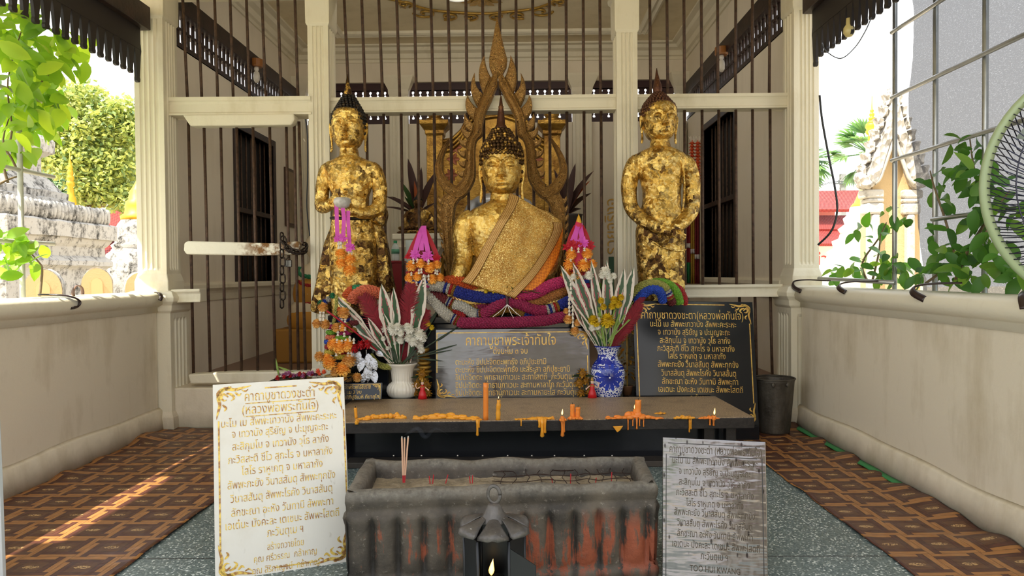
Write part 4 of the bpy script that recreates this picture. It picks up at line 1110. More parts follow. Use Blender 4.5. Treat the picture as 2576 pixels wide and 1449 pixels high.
# ================================================================== gilded statues
def goldleaf(name, brown=.5, seed=0., tl=1.0, low=0):
    nt = NT(name); co = nt.mapping(nt.coord(), loc=(seed, seed * .7, 0))
    wob = nt.vmath('ADD', co, nt.vmath('SCALE', nt.noise(co, 9, 3, out=1).s, scale=.05))
    v1 = nt.voronoi(wob, 24, dist='CHEBYCHEV', out=1); c1 = nt.xyz(v1)
    v2 = nt.voronoi(wob, 62, out=1); c2 = nt.xyz(v2)
    cr = nt.noise(co, 70, 5, .65)
    big = nt.noise(co, 5.5, 4)
    f = nt.ramp(big * .62 + c1[0] * .28 + cr * .25, brown - .04, brown + .10)          # where the leaf has worn away
    if low: f = nt.ramp(big * .62 + c1[0] * .28 + cr * .25 + nt.ramp(nt.xyz(nt.coord())[2], .80, .55, 0, .07), brown - .04, brown + .10)  # browner towards the legs: wear, plus darkening painted in for dim reflections
    g = nt.mix(c1[1], srgb(236, 200, 112), srgb(196, 150, 62)); g = nt.mix((c1[2] > .80) * .4, g, srgb(128, 92, 38)); g = nt.mix(nt.ramp(c2[0], .55, 1, 0, .5), g, srgb(252, 228, 156))
    b = nt.mix(c2[1], srgb(104, 70, 28), srgb(58, 36, 18))
    col = nt.mix(f, g, b)
    ro = nt.ramp(c2[2] * .5 + cr * .5, .25, .8, .14, .42) + f * .2
    # every leaf lies at its own slight angle
    tilt = nt.vmath('SUBTRACT', v1.s, (.5, .5, .5)); tilt2 = nt.vmath('SUBTRACT', v2.s, (.5, .5, .5))
    nrm = nt.bump(cr * .7 + c1[2] * .5, .7, .012)
    nrm = nt.vmath('NORMALIZE', nt.vmath('ADD', nrm, nt.vmath('ADD', nt.vmath('SCALE', tilt, scale=.42 * tl), nt.vmath('SCALE', tilt2, scale=.46 * tl))))
    return nt.done(nt.principled(col, ro, .92 - f * .25, nrm))
MAT['gold_a'] = goldleaf('gold leaf on bronze', .70, 0., 1.15, 1); MAT['gold_b'] = goldleaf('patchy gold leaf on bronze', .665, 4.3, 1.15, 1); MAT['gold_c'] = goldleaf('worn gold leaf on dark bronze', .50, 5.7); MAT['gold_f'] = goldleaf('dense gold leaf', .78, 8.2, .42)
def hairmat(name, a, b, metal=.5):
    nt = NT(name); co = nt.coord(); f = nt.ramp(nt.noise(co, 26, 3), .56, .66)
    return nt.done(nt.principled(nt.mix(f, a, b), .42, metal, nt.bump(nt.noise(co, 90, 3), .3, .01)))
MAT['hair_dark'] = hairmat('black lacquer curls', srgb(26, 21, 18), srgb(70, 52, 28)); MAT['hair_bronze'] = hairmat('bronze curls', srgb(84, 50, 32), srgb(120, 78, 44), .6); MAT['hair_gold'] = hairmat('half gilded curls', srgb(72, 50, 26), srgb(214, 170, 84), .8)
YS0 = 5.12
KS = YS0 / F_PX
def S(px, py, dy=0.0): 
    p = PX(px, py, YS0); return p + Vector((0, dy, 0))
def body_rings(mb, rows, seg=28, pw=1.0):
    R = []
    for px, py, rx, ry in rows:
        c = S(px, py); rr = []
        for k in range(seg):
            a = 2 * pi * k / seg; ca, sa = cos(a), sin(a)
            rr.append(c + Vector((abs(ca) ** pw * (1 if ca > 0 else -1) * rx * KS, abs(sa) ** pw * (1 if sa > 0 else -1) * ry * KS, 0)))
        R.append(rr)
    mb.loft(R)
def limb(mb, rows, seg=14, n=5):
    P = bez([S(a, b, c) for a, b, c, r in rows], n); R = bez([(r, 0, 0) for *_q, r in rows], n)
    mb.tube(P, [r.x * KS for r in R], seg)
def gauss(x, s): return exp(-(x / s) ** 2)
def head(mb, cx, chin, top, w, depth=1.1, yaw=0., dy=0.):
    """egg-shaped head with brows, lowered lids, nose and mouth"""
    H = chin - top; c = S(cx, (chin + top) / 2, dy); W = w * KS; Hm = H * KS
    prof = [(-.03, .10), (.0, .44), (.05, .64), (.12, .78), (.22, .89), (.35, .97), (.5, 1.0), (.64, 1.0), (.78, .95), (.88, .80), (.95, .55), (1.0, .12)]
    def pr(v):
        for (a, x), (b, y) in zip(prof, prof[1:]):
            if v <= b: return x + (y - x) * (v - a) / (b - a)
        return prof[-1][1]
    N, A = 64, 72; R = []
    cy, sy = cos(yaw), sin(yaw)
    for i in range(N):
        v = -.03 + 1.03 * i / (N - 1); hw = pr(v); rr = []
        for k in range(A):
            a = 2 * pi * k / A; x = sin(a); y = -cos(a)
            x = abs(x) ** .88 * (1 if x > 0 else -1) * hw; fy = y * (hw * .55 + .45 * min(1, hw + .15)) * depth
            if y < 0:
                X_ = x; ax = abs(X_); front = max(0, -y) ** .5; d = 0
                # nose
                if .27 < v < .62:
                    t = (.60 - v) / .27
                    d += (.09 + .34 * max(0, min(1, t)) ** 1.2) * gauss(X_, .085 + .07 * max(0, t) ** 2) * (1 if v > .33 else max(0, (v - .28) / .05)) * (1 if v < .58 else (.62 - v) / .04)
                    d += .15 * gauss(ax - .15, .06) * gauss(v - .34, .025)
                # brow arcs
                vb = .575 + .085 * (1 - ((ax - .43) / .36) ** 2) if ax < .82 else .5
                d += .095 * gauss(v - vb, .016) * (1 if .08 < ax < .84 else 0)
                d -= .10 * gauss(ax - .22, .09) * gauss(v - .53, .05)
                # lids
                e = ((ax - .43) / .29) ** 2 + ((v - .515) / .062) ** 2
                if e < 1: d += .12 * sqrt(1 - e)
                vs = .482 + .03 * ((ax - .43) / .27) ** 2
                if abs(ax - .43) < .27: d -= .15 * gauss(v - vs, .010)
                # lips and chin
                d += .15 * gauss(X_, .24) * gauss(v - .235 - .012 * gauss(ax - .08, .06), .020) + .15 * gauss(X_, .20) * gauss(v - .178, .022)
                d -= .14 * gauss(X_, .30) * gauss(v - .208 - .02 * (ax / .3) ** 2, .009)
                d -= .06 * gauss(X_, .06) * gauss(v - .275, .02)
                d += .09 * gauss(X_, .22) * gauss(v - .06, .05); d -= .07 * gauss(X_, .25) * gauss(v - .125, .02)
                d += .035 * gauss(ax - .6, .2) * gauss(v - .33, .09)
                fy -= d * front
            qx, qy = x * W, fy * W
            rr.append(c + Vector((qx * cy - qy * sy, qx * sy + qy * cy, (v - .5) * Hm)))
        R.append(rr)
    mb.loft(R)
def ears(mb, cx, chin, top, w, yaw=0., dy=0., drop=.08):
    H = chin - top
    for s in (-1, 1):
        pts = []
        for t, ox in ((.62, .98), (.52, 1.10), (.38, 1.10), (.2, 1.03), (.05, 1.02), (-drop, 1.06)):
            x = s * ox * w * KS; y = .12 * w * KS
            q = S(cx, chin - t * H, dy); pts.append(q + Vector((x * cos(yaw) - y * sin(yaw), x * sin(yaw) + y * cos(yaw), 0)))
        mb.tube(bez(pts, 4), [w * KS * r for r in [.05] + [.13, .15, .14, .11, .09, .08, .08, .08, .08, .08, .08, .08, .07, .07, .07, .08, .09, .09, .07]][:len(bez(pts, 4))] + [w * KS * .05] * max(0, len(bez(pts, 4)) - 20), 8, flat=1.0)
def curls(parent, rows, mat, r, dyc=0., name='hair', back=True, stretch=1.12, face=None):
    """cap of snail curls: rows of (px centre, py, half width)"""
    m = MB(); core = []
    for i, (cx, py, hw) in enumerate(rows):
        n = max(5, int(2 * pi * hw / (r * 1.75))); c = S(cx, py, dyc); k = KS
        core.append([c + Vector((cos(2 * pi * q / 24) * hw * .97 * k, sin(2 * pi * q / 24) * hw * .97 * k * stretch, 0)) for q in range(24)])
        for q in range(n):
            a = 2 * pi * (q + .5 * (i % 2)) / n
            if sin(a) > .75: continue
            p = c + Vector((cos(a) * hw * k, sin(a) * hw * k * stretch, 0))
            if face and -sin(a) > .05 and py > face(p, cos(a) * hw): continue
            m.ell(p, r * k, r * k, r * k * 1.05, 8, 6)
    o = m.build(name, mat, parent, smooth=True)
    return o
def flame_tip(parent, rows, mat, dy=0., name='finial', mod=None):
    prof = [(r * KS, S(0, py).z) for _, py, r in rows]
    R = []
    for px, py, r in rows:
        c = S(px, py, dy); R.append([c + Vector((cos(2 * pi * k / 18) * r * KS, sin(2 * pi * k / 18) * r * KS, 0)) * 1 for k in range(18)])
    return MB().loft(R).build(name, mat, parent, smooth=True)

# ------------------------------------------------------------------ standing figure with the alms bowl
stL = thing('standing_buddha_statue', 'standing gold-leafed Buddha statue holding a grey alms bowl with pink ribbons', 'statue', S(888, 790))
m = MB()
body_rings(m, [(877, 362, 20, 18), (878, 380, 23, 21), (879, 394, 25, 23), (880, 401, 40, 28), (880, 409, 60, 34), (881, 422, 68, 39), (882, 445, 63, 44), (882, 470, 54, 43), (883, 495, 45, 38), (884, 520, 43, 35), (885, 545, 48, 37), (887, 575, 56, 42), (889, 620, 60, 44), (890, 680, 60, 43), (891, 740, 57, 41), (892, 790, 56, 40)], pw=.92)
limb(m, [(842, 420, .02, 12), (824, 428, .0, 19), (813, 465, .0, 18), (811, 498, -.01, 17), (814, 520, -.05, 17), (830, 524, -.11, 15), (846, 520, -.16, 13), (854, 517, -.18, 11)])
limb(m, [(918, 420, .02, 12), (940, 428, .0, 20), (954, 465, .0, 19), (956, 500, -.01, 18), (951, 528, -.05, 18), (925, 540, -.11, 15), (906, 538, -.16, 12), (896, 536, -.18, 11)])
head(m, 876, 374, 268, 41, 1.12, .06); ears(m, 876, 374, 268, 41, .06)
for i, (x0, y0, x1, y1) in enumerate(((852, 508, 872, 506), (853, 513, 876, 514), (853, 519, 875, 521), (852, 524, 871, 527))):
    limb(m, [(x0, y0, -.18, 5.5), ((x0 + x1) / 2, (y0 + y1) / 2 - 1, -.215, 4.8), (x1, y1, -.235, 3.6)], 8, 3)
limb(m, [(848, 510, -.17, 5.5), (858, 502, -.20, 5), (868, 502, -.21, 3.8)], 8, 3)
for i, (x1, y1) in enumerate(((872, 533), (869, 537), (870, 541), (874, 545))):
    limb(m, [(897, 534 + i * 3, -.18, 5.5), (884, 534 + i * 3.4, -.215, 4.8), (x1, y1, -.225, 3.6)], 8, 3)
limb(m, [(903, 530, -.17, 5.5), (899, 522, -.21, 4.5), (896, 514, -.22, 3.6)], 8, 3)
m.build('body', MAT['gold_a'], stL, remesh=.0046)
m = MB(); f = [S(x, y, .03) for x, y in [(846, 545), (828, 570), (812, 610), (801, 660), (790, 715), (777, 768), (778, 784), (800, 792), (826, 790), (842, 740), (850, 660), (856, 590)]]; m.pillow(f, (0, .09, 0), .3, .35)
f = [S(x, y, .03) for x, y in [(930, 548), (952, 560), (966, 590), (975, 640), (984, 700), (990, 728), (975, 738), (948, 735), (938, 690), (930, 610)]]; m.pillow(f, (0, .09, 0), .3, .35)
f = [S(x, y, -.03) for x, y in [(928, 541), (944, 530), (968, 512), (974, 540), (968, 568), (952, 566), (934, 556)]]; m.pillow(f, (0, .10, 0), .3, .2)
m.build('outer_robe', MAT['gold_c'], stL, remesh=.008, sm=4)
MB().tube(bez([S(836, 549, -.03), S(850, 551, -.085), S(885, 553, -.115), S(920, 552, -.085), S(936, 549, -.03)], 4), .012, 8).build('waist_belt', MAT['hair_dark'], stL, smooth=True)
fc = lambda p, x: 292 + 22 * (abs(x) / 40) ** 2.2 * (1 if abs(x) > 25 else .5)
curls(stL, [(876, 336, 39), (876, 328, 40), (876, 320, 41), (876, 311, 41), (876, 302, 41), (876, 293, 40), (876, 285, 37), (876, 277, 33), (876, 270, 29), (876, 263, 25), (876, 256, 21), (876, 249, 17), (876, 243, 13)], MAT['hair_dark'], 4.6, .015, face=fc)
m = MB(); body_rings(m, [(876, 330, 36, 36), (876, 300, 40, 42), (876, 285, 36, 38), (876, 268, 28, 29), (876, 250, 17, 18), (876, 240, 10, 10)]); m.v = [p + Vector((0, .03, 0)) for p in m.v]; m.build('hair_cap', MAT['hair_dark'], stL, smooth=True)
flame_tip(stL, [(875, 244, 6), (874, 238, 9), (874, 231, 10), (874, 224, 8), (873, 216, 6), (873, 206, 4.5), (873, 196, 3), (872, 186, 1)], MAT['hair_gold'], .015)
# ------------------------------------------------------------------ standing figure with crossed hands
stR = thing('standing_buddha_statue', 'standing gold-leafed Buddha statue with hands crossed low at the front', 'statue', S(1662, 800))
m = MB()
body_rings(m, [(1660, 342, 22, 20), (1660, 358, 24, 22), (1661, 371, 26, 24), (1661, 378, 44, 30), (1661, 387, 60, 36), (1661, 402, 68, 41), (1662, 425, 63, 45), (1663, 452, 53, 43), (1664, 482, 47, 41), (1664, 512, 48, 40), (1662, 545, 54, 42), (1659, 580, 60, 44), (1661, 630, 61, 44), (1663, 690, 59, 42), (1665, 750, 57, 41), (1666, 806, 56, 40)], pw=.92)
limb(m, [(1622, 400, .02, 13), (1598, 411, .0, 21), (1584, 455, .0, 21), (1583, 495, .0, 19), (1590, 528, -.02, 18), (1612, 553, -.07, 18), (1640, 572, -.13, 16), (1664, 584, -.175, 13), (1676, 589, -.19, 11)])
limb(m, [(1700, 400, .02, 13), (1726, 411, .0, 21), (1739, 455, .0, 22), (1741, 495, .0, 20), (1738, 528, -.03, 19), (1716, 555, -.08, 18), (1694, 574, -.13, 15), (1678, 588, -.16, 12), (1668, 596, -.165, 10)])
head(m, 1659, 353, 252, 42, 1.12, .12); ears(m, 1659, 353, 252, 42, .12)
for i, (x1, y1) in enumerate(((1709, 597), (1708, 604), (1702, 609), (1693, 612))):
    limb(m, [(1678, 585 + i * 3.2, -.19, 5.8), (1692, 590 + i * 4.2, -.205, 5), (x1, y1, -.20, 3.6)], 8, 3)
limb(m, [(1672, 582, -.19, 6), (1686, 580, -.205, 5), (1697, 585, -.205, 3.8)], 8, 3)
for i, (x1, y1) in enumerate(((1640, 610), (1647, 616), (1655, 619))):
    limb(m, [(1668, 595 + i * 2, -.16, 5.5), (1655, 603 + i * 4, -.17, 4.8), (x1, y1, -.16, 3.6)], 8, 3)
m.build('body', MAT['gold_b'], stR, remesh=.0046)
for pts in ([(1690, 384, -.06), (1706, 410, -.095), (1714, 450, -.08), (1716, 500, -.06), (1712, 545, -.05)], [(1600, 560, -.02), (1625, 600, -.10), (1660, 625, -.135), (1700, 632, -.105), (1722, 628, -.03)]):
    MB().tube(bez([S(*q) for q in pts], 4), .0085, 6).build('robe_hem', MAT['gold_b'], stR, smooth=True)
fc2 = lambda p, x: 273 + 24 * (abs(x) / 42) ** 2.2 * (1 if abs(x) > 25 else .5)
curls(stR, [(1658, 318, 40), (1658, 309, 41), (1658, 300, 42), (1658, 291, 42), (1658, 282, 42), (1658, 274, 41), (1658, 266, 38), (1657, 259, 33), (1657, 253, 28), (1657, 247, 23), (1657, 241, 18), (1657, 236, 13)], MAT['hair_bronze'], 4.2, .015, face=fc2)
m = MB(); body_rings(m, [(1658, 315, 37, 36), (1658, 285, 41, 43), (1658, 268, 37, 39), (1657, 250, 25, 26), (1657, 238, 14, 14), (1657, 232, 8, 8)]); m.v = [p + Vector((0, .03, 0)) for p in m.v]; m.build('hair_cap', MAT['hair_bronze'], stR, smooth=True)
flame_tip(stR, [(1656, 238, 8), (1655, 230, 11), (1655, 222, 12), (1655, 212, 10), (1654, 202, 7.5), (1654, 192, 5), (1653, 182, 3), (1653, 170, .8)], MAT['hair_bronze'], .015)
# ------------------------------------------------------------------ seated figure
stM = thing('seated_buddha_statue', 'large seated gold-leafed Buddha statue under the flame frame wearing a glittering sash', 'statue', S(1270, 760))
m = MB()
body_rings(m, [(1262, 470, 26, 24), (1262, 490, 28, 26), (1262, 506, 30, 28), (1263, 515, 50, 36), (1265, 527, 78, 44), (1268, 545, 98, 52), (1270, 575, 98, 57), (1271, 615, 84, 55), (1272, 655, 76, 52), (1273, 700, 82, 55), (1274, 745, 96, 60), (1274, 770, 96, 60)], pw=.9)
limb(m, [(1190, 545, .01, 22), (1174, 560, .0, 29), (1168, 590, .0, 31), (1166, 625, .0, 28), (1165, 652, -.02, 25), (1160, 680, -.07, 23), (1151, 702, -.11, 19), (1146, 716, -.135, 15)])
limb(m, [(1352, 545, .01, 22), (1370, 560, .0, 29), (1384, 590, .0, 31), (1386, 630, .0, 29), (1372, 680, -.05, 26), (1330, 716, -.12, 20), (1290, 726, -.15, 15)])
limb(m, [(1275, 752, .0, 46), (1200, 752, -.06, 42), (1140, 752, -.07, 32), (1105, 754, -.05, 24)]); limb(m, [(1275, 752, .0, 46), (1350, 752, -.06, 42), (1405, 752, -.07, 32), (1438, 754, -.05, 24)])
limb(m, [(1200, 742, -.12, 24), (1280, 735, -.17, 20), (1330, 732, -.16, 14)])
for i in range(4): limb(m, [(1140 + i * 7, 716, -.145, 6.5), (1136 + i * 8, 730, -.165, 5.8), (1133 + i * 9, 744, -.16, 4.5)], 8, 3)
limb(m, [(1156, 708, -.13, 6.5), (1166, 718, -.15, 5.5), (1170, 728, -.15, 4.5)], 8, 3)
for i in range(4): limb(m, [(1290, 720 + i * 5, -.17, 6.5), (1268, 719 + i * 5, -.20, 5.8), (1246, 720 + i * 4, -.20, 4.5)], 8, 3)
head(m, 1262, 489, 362, 50, 1.10, .0); ears(m, 1262, 489, 362, 50, 0, 0, .16)
for q in (514, 519): m.tube(bez([S(1230, q - 6, -.03), S(1245, q, -.065), S(1263, q + 2, -.08), S(1281, q, -.065), S(1294, q - 6, -.03)], 4), .006, 6)
m.build('body', MAT['gold_f'], stM, remesh=.0046)
fc3 = lambda p, x: 393 + 26 * (abs(x) / 50) ** 2.4 * (1 if abs(x) > 30 else .4)
curls(stM, [(1262, 452, 49), (1262, 442, 50), (1262, 432, 51), (1262, 422, 51), (1262, 412, 52), (1262, 402, 52), (1262, 392, 52), (1262, 382, 51), (1262, 373, 48), (1262, 364, 44), (1261, 356, 38), (1261, 349, 33), (1261, 342, 29), (1261, 335, 25), (1260, 328, 21)], MAT['hair_gold'], 5.2, .015, face=fc3)
m = MB(); body_rings(m, [(1262, 445, 46, 44), (1262, 405, 51, 53), (1262, 385, 50, 52), (1262, 365, 42, 44), (1261, 345, 29, 30), (1260, 325, 16, 16), (1260, 320, 10, 10)]); m.v = [p + Vector((0, .035, 0)) for p in m.v]; m.build('hair_cap', MAT['hair_gold'], stM, smooth=True)
R = []
for px, py, r in [(1260, 326, 13), (1260, 318, 13.5), (1260, 312, 10), (1260, 300, 9), (1260, 285, 7.5), (1260, 270, 5.5), (1260, 268, 6.5), (1260, 264, 4.5), (1260, 250, 3), (1260, 238, .8)]:
    c = S(px, py, .015); R.append([c + Vector((cos(2 * pi * k / 32), sin(2 * pi * k / 32), 0)) * (r * KS * (1 + .10 * cos(k * pi / 2 * 2))) for k in range(32)])
MB().loft(R).build('finial', MAT['hair_bronze'], stM, smooth=True)
# sash and its trims
nt = NT('glittering gold brocade'); co = nt.coord(); v = nt.voronoi(co, 330, out=1); c_ = nt.xyz(v); big = nt.noise(co, 7, 3)
sp = (c_[0] > .80)
col = nt.mix(sp, nt.mix(nt.ramp(big, .4, .6), srgb(186, 140, 58), srgb(158, 112, 40)), srgb(250, 226, 150))
nn = nt.vmath('NORMALIZE', nt.vmath('ADD', nt.bump(nt.noise(nt.mapping(co, (1, 1, 3)), 40, 3), .25, .01), nt.vmath('SCALE', nt.vmath('SUBTRACT', v.s, (.5, .5, .5)), scale=.75)))
MAT['brocade'] = nt.done(nt.principled(col, .40, nt.ramp(sp + .0, 0, 1, .45, .9), nn))
nt = NT('striped brocade trim'); u = nt.xyz(nt.coord('UV')); co = nt.coord(); st = ((u[0] * 5).fract() > .72).max((u[0] - .5).abs() > .44); c_ = nt.xyz(nt.voronoi(co, 260, out=1))
MAT['trim_gold'] = nt.done(nt.principled(nt.mix(st, nt.mix(c_[0], srgb(196, 160, 96), srgb(172, 128, 62)), srgb(122, 78, 32)), .45, .4, nt.bump(nt.noise(co, 200, 2), .3, .005)))
nt = NT('orange patterned lining'); co = nt.coord(); ck = nt.node('ShaderNodeTexChecker'); nt.put(ck.inputs[0], nt.mapping(co, rot=(0, .7, .0))); ck.inputs['Scale'].default_value = 62; ck.inputs[1].default_value = (*srgb(232, 140, 30), 1); ck.inputs[2].default_value = (*srgb(206, 110, 18), 1)
MAT['lining'] = nt.done(nt.principled(ck.outputs[0], .6, .1))
LE_ = [(1284, 490), (1276, 520), (1262, 548), (1244, 580), (1224, 616), (1203, 655), (1185, 686), (1166, 708)]
RE_ = [(1300, 498), (1340, 522), (1388, 546), (1413, 566), (1402, 604), (1376, 650), (1342, 698), (1296, 747)]
LP = bez([(x, y, 0) for x, y in LE_], 5); RP = bez([(x, y, 0) for x, y in RE_], 5)
def drape(px, py, off=0.):
    rx = 150; top = min(1, max(0, (py - 480) / 80))
    D = (.105 + .095 * top) * sqrt(max(.02, 1 - ((px - 1272) / rx) ** 2)) + .012 + off
    if py > 660: D += .05 * (py - 660) / 80
    return S(px, py, -D)
g = []
for i, (a, b) in enumerate(zip(LP, RP)):
    row = []
    for j in range(31):
        t = j / 30; p = a.lerp(b, t); f = .004 * sin(t * 16 + i * .12 + 1.5 * sin(i * .2)) * min(1, i / 8)
        row.append(drape(p.x, p.y, f))
    g.append(row)
MB().sheet(g).build('sash', MAT['brocade'], stM, smooth=True, solid=.006)
def band(A, Bv, off, name, mat, n=8):
    g = [[drape(*(a.lerp(b, j / n).xy), off) for j in range(n + 1)] for a, b in zip(A, Bv)]
    return MB().sheet(g).build(name, mat, stM, smooth=True, solid=.004)
def inset(A, Bv, w): return [a + (b - a).normalized() * min(w, (b - a).length) for a, b in zip(A, Bv)]
band(LP, inset(LP, RP, 24), .009, 'neck_trim', MAT['trim_gold']); band(inset(RP[14:], LP[14:], 22), RP[14:], .009, 'edge_trim', MAT['trim_gold'])
OP = bez([(x, y, 0) for x, y in [(1413, 567), (1415, 586), (1410, 620), (1398, 656), (1372, 700), (1338, 738), (1298, 750)]], 5); QP = bez([(x, y, 0) for x, y in RE_[3:] + [(1296, 748), (1296, 749)]], 5)[:len(OP)]
QP = [RP[15 + int(i * (len(RP) - 16) / (len(OP) - 1))] for i in range(len(OP))]
band(inset(QP, LP[15:15 + len(QP)] + [LP[-1]] * 40, 6), OP, -.022, 'sash_lining', MAT['lining'])

# ------------------------------------------------------------------ flame frame behind the seated figure
nt = NT('carved antique gold'); co = nt.coord()
v = nt.voronoi(nt.mapping(co, (1, .4, 1)), 52, 'SMOOTH_F1'); w = nt.math('SINE', nt.voronoi(nt.mapping(nt.vmath('ADD', co, nt.vmath('SCALE', nt.noise(co, 40, 2, out=1).s, scale=.03)), (1, .4, .8)), 62) * 17).abs(); n_ = nt.noise(co, 30, 4)
h = nt.ramp(w + n_ * .5 - .25, .2, .85)
col = nt.mix(h, srgb(74, 48, 26), nt.mix(nt.ramp(n_, .35, .7), srgb(214, 168, 96), srgb(172, 124, 62)))
MAT['carved_gold'] = nt.done(nt.principled(col, .42, .5, nt.bump(h * .8 + v * .6, .7, .015)))
YA = 5.36
au = thing('flame_frame', 'tall carved gold flame frame arching behind the seated Buddha statue', 'carved frame', PX(1262, 760, YA))
mx = lambda y: 1251.5 + max(0, y - 170) * 11 / 300
def mir(pts, s): return pts if s < 0 else [(2 * mx(y) - x, y) for x, y in pts][::-1]
def plate(name, pts, th=.07, dy=0., ins=.0, rise=.0, bev=.008):
    f = [PX(x, y, YA + dy) for x, y in pts]
    m = MB(); (m.pillow(f, (0, th, 0), ins, rise) if ins else m.prism(f, (0, th, 0)))
    return m.build(name, MAT['carved_gold'], au, bev=bev)
plate('crest', [(1250.5, 38), (1245, 66), (1240, 96), (1234, 126), (1230, 148), (1231, 168), (1237, 184), (1246, 194), (1256, 194), (1266, 184), (1274, 168), (1276, 148), (1270, 126), (1263, 96), (1256, 66)], .05, .0, .25, .35)
def strip(name, L, R_, th=.06, dy=0., raised=.02):
    """bar with a rounded front between two edge lines"""
    L = bez([(x, y, 0) for x, y in L], 4); R_ = bez([(x, y, 0) for x, y in R_], 4); n = min(len(L), len(R_)); rows = []
    for i in range(n):
        a, b = L[i * (len(L) - 1) // (n - 1)], R_[i * (len(R_) - 1) // (n - 1)]
        row = []
        for q, d in ((0, .0), (.10, raised * .9), (.22, raised * .55), (.5, raised * 1.25), (.78, raised * .55), (.90, raised * .9), (1, .0)):
            p = a.lerp(b, q); row.append(PX(p.x, p.y, YA + dy) - Vector((0, d, 0)))
        row += [PX(b.x, b.y, YA + dy) + Vector((0, th, 0)), PX(a.x, a.y, YA + dy) + Vector((0, th, 0))]; rows.append(row)
    return MB().loft(rows).build(name, MAT['carved_gold'], au)
for s in (-1, 1):
    M_ = lambda pts: pts if s < 0 else [(2 * mx(y) - x, y) for x, y in pts]
    strip('arm', M_([(1250, 168), (1233, 200), (1215, 240), (1198, 277), (1192, 305), (1190, 332), (1177, 352), (1172, 385), (1171, 420), (1163, 450), (1150, 464)]), M_([(1252, 214), (1244, 232), (1236, 252), (1221, 284), (1215, 312), (1213, 338), (1199, 354), (1195, 382), (1196, 420), (1194, 452), (1180, 480)]))
    strip('hook', M_([(1128, 349), (1111, 372), (1099, 398), (1094, 422), (1098, 448), (1110, 472), (1128, 490), (1148, 500), (1166, 496), (1184, 474)]), M_([(1130, 353), (1122, 374), (1114, 398), (1113, 422), (1121, 444), (1136, 460), (1148, 467), (1156, 464), (1162, 454), (1168, 446)]), .06, -.004)
    strip('lower_band', M_([(1118, 488), (1110, 505), (1108, 545), (1114, 600), (1120, 650), (1126, 700), (1130, 760)]), M_([(1160, 498), (1147, 515), (1142, 545), (1141, 580), (1140, 630), (1140, 690), (1142, 760)]))
    for k, (y, l) in enumerate(((498, 12), (520, 13), (542, 13), (564, 13), (588, 12), (612, 11), (640, 10), (668, 9))):
        x = 1112 + max(0, y - 540) * .10
        plate('scale', mir([(x + 6, y + 16), (x - l * .5, y + 15), (x - l, y + 2), (x - l * .9, y - 6), (x - l * .4, y + 2), (x + 6, y - 1)], s), .04, .01, .25, .25, .003)
    def flame(a, b, tip, bul, inn):
        q = lambda p0, p1, p2, t: (p0[0] * (1 - t) ** 2 + 2 * p1[0] * t * (1 - t) + p2[0] * t * t, p0[1] * (1 - t) ** 2 + 2 * p1[1] * t * (1 - t) + p2[1] * t * t)
        pts = [q(a, bul, tip, t / 8) for t in range(9)] + [q(tip, inn, b, t / 8) for t in range(1, 9)]
        plate('flame', mir(pts, s), .045, .012, .22, .35, .003)
    for F in (((1218, 240), (1236, 196), (1219, 138), (1190, 185), (1220, 170)), ((1203, 270), (1216, 238), (1194, 182), (1170, 228), (1192, 220)), ((1194, 304), (1202, 274), (1177, 237), (1158, 276), (1180, 256)),
              ((1189, 336), (1194, 312), (1169, 284), (1158, 318), (1178, 306)), ((1180, 352), (1190, 332), (1161, 316), (1156, 340), (1172, 334)), ((1174, 372), (1180, 350), (1152, 344), (1152, 366), (1162, 358)),
              ((1172, 398), (1174, 376), (1149, 374), (1152, 394), (1160, 384)), ((1171, 422), (1173, 402), (1152, 404), (1154, 420), (1162, 410)), ((1166, 446), (1172, 426), (1150, 430), (1152, 446), (1160, 436))): flame(*F)
# ------------------------------------------------------------------ what they stand on
blackstone = NT('polished black granite'); nt = blackstone; co = nt.coord(); sp = nt.ramp(nt.voronoi(co, 260), .0, .12, 1, 0) * (nt.noise(co, 90, 2) > .55)
MAT['granite'] = nt.done(nt.principled(nt.mix(sp, (.010, .011, .014), (.09, .10, .11)), .10, 0, None, .35))
def ped(label, x0, x1, y0, y1, z0, z1, mat='granite'):
    t = thing('pedestal', label, 'pedestal', ((x0 + x1) / 2, (y0 + y1) / 2, z0), 'statue pedestals')
    MB().box(x0, x1, y0, y1, z0, z1 - .05).build('block', MAT[mat], t, bev=.006); MB().box(x0 - .02, x1 + .02, y0 - .02, y1, z1 - .05, z1).build('top_slab', MAT[mat], t, bev=.006)
z_l, z_r, z_m = S(888, 790).z, S(1662, 806).z, S(1270, 792).z
ped('dark stone block under the statue with the alms bowl', S(846, 790).x, S(985, 790).x, 4.98, 5.33, .30, z_l)
ped('dark stone block under the statue with crossed hands', S(1590, 800).x, S(1745, 800).x, 5.0, 5.33, .17, z_r)
ped('wide dark stone block under the seated statue', S(1060, 780).x, S(1478, 780).x, 4.99, 5.33, .30, z_m)
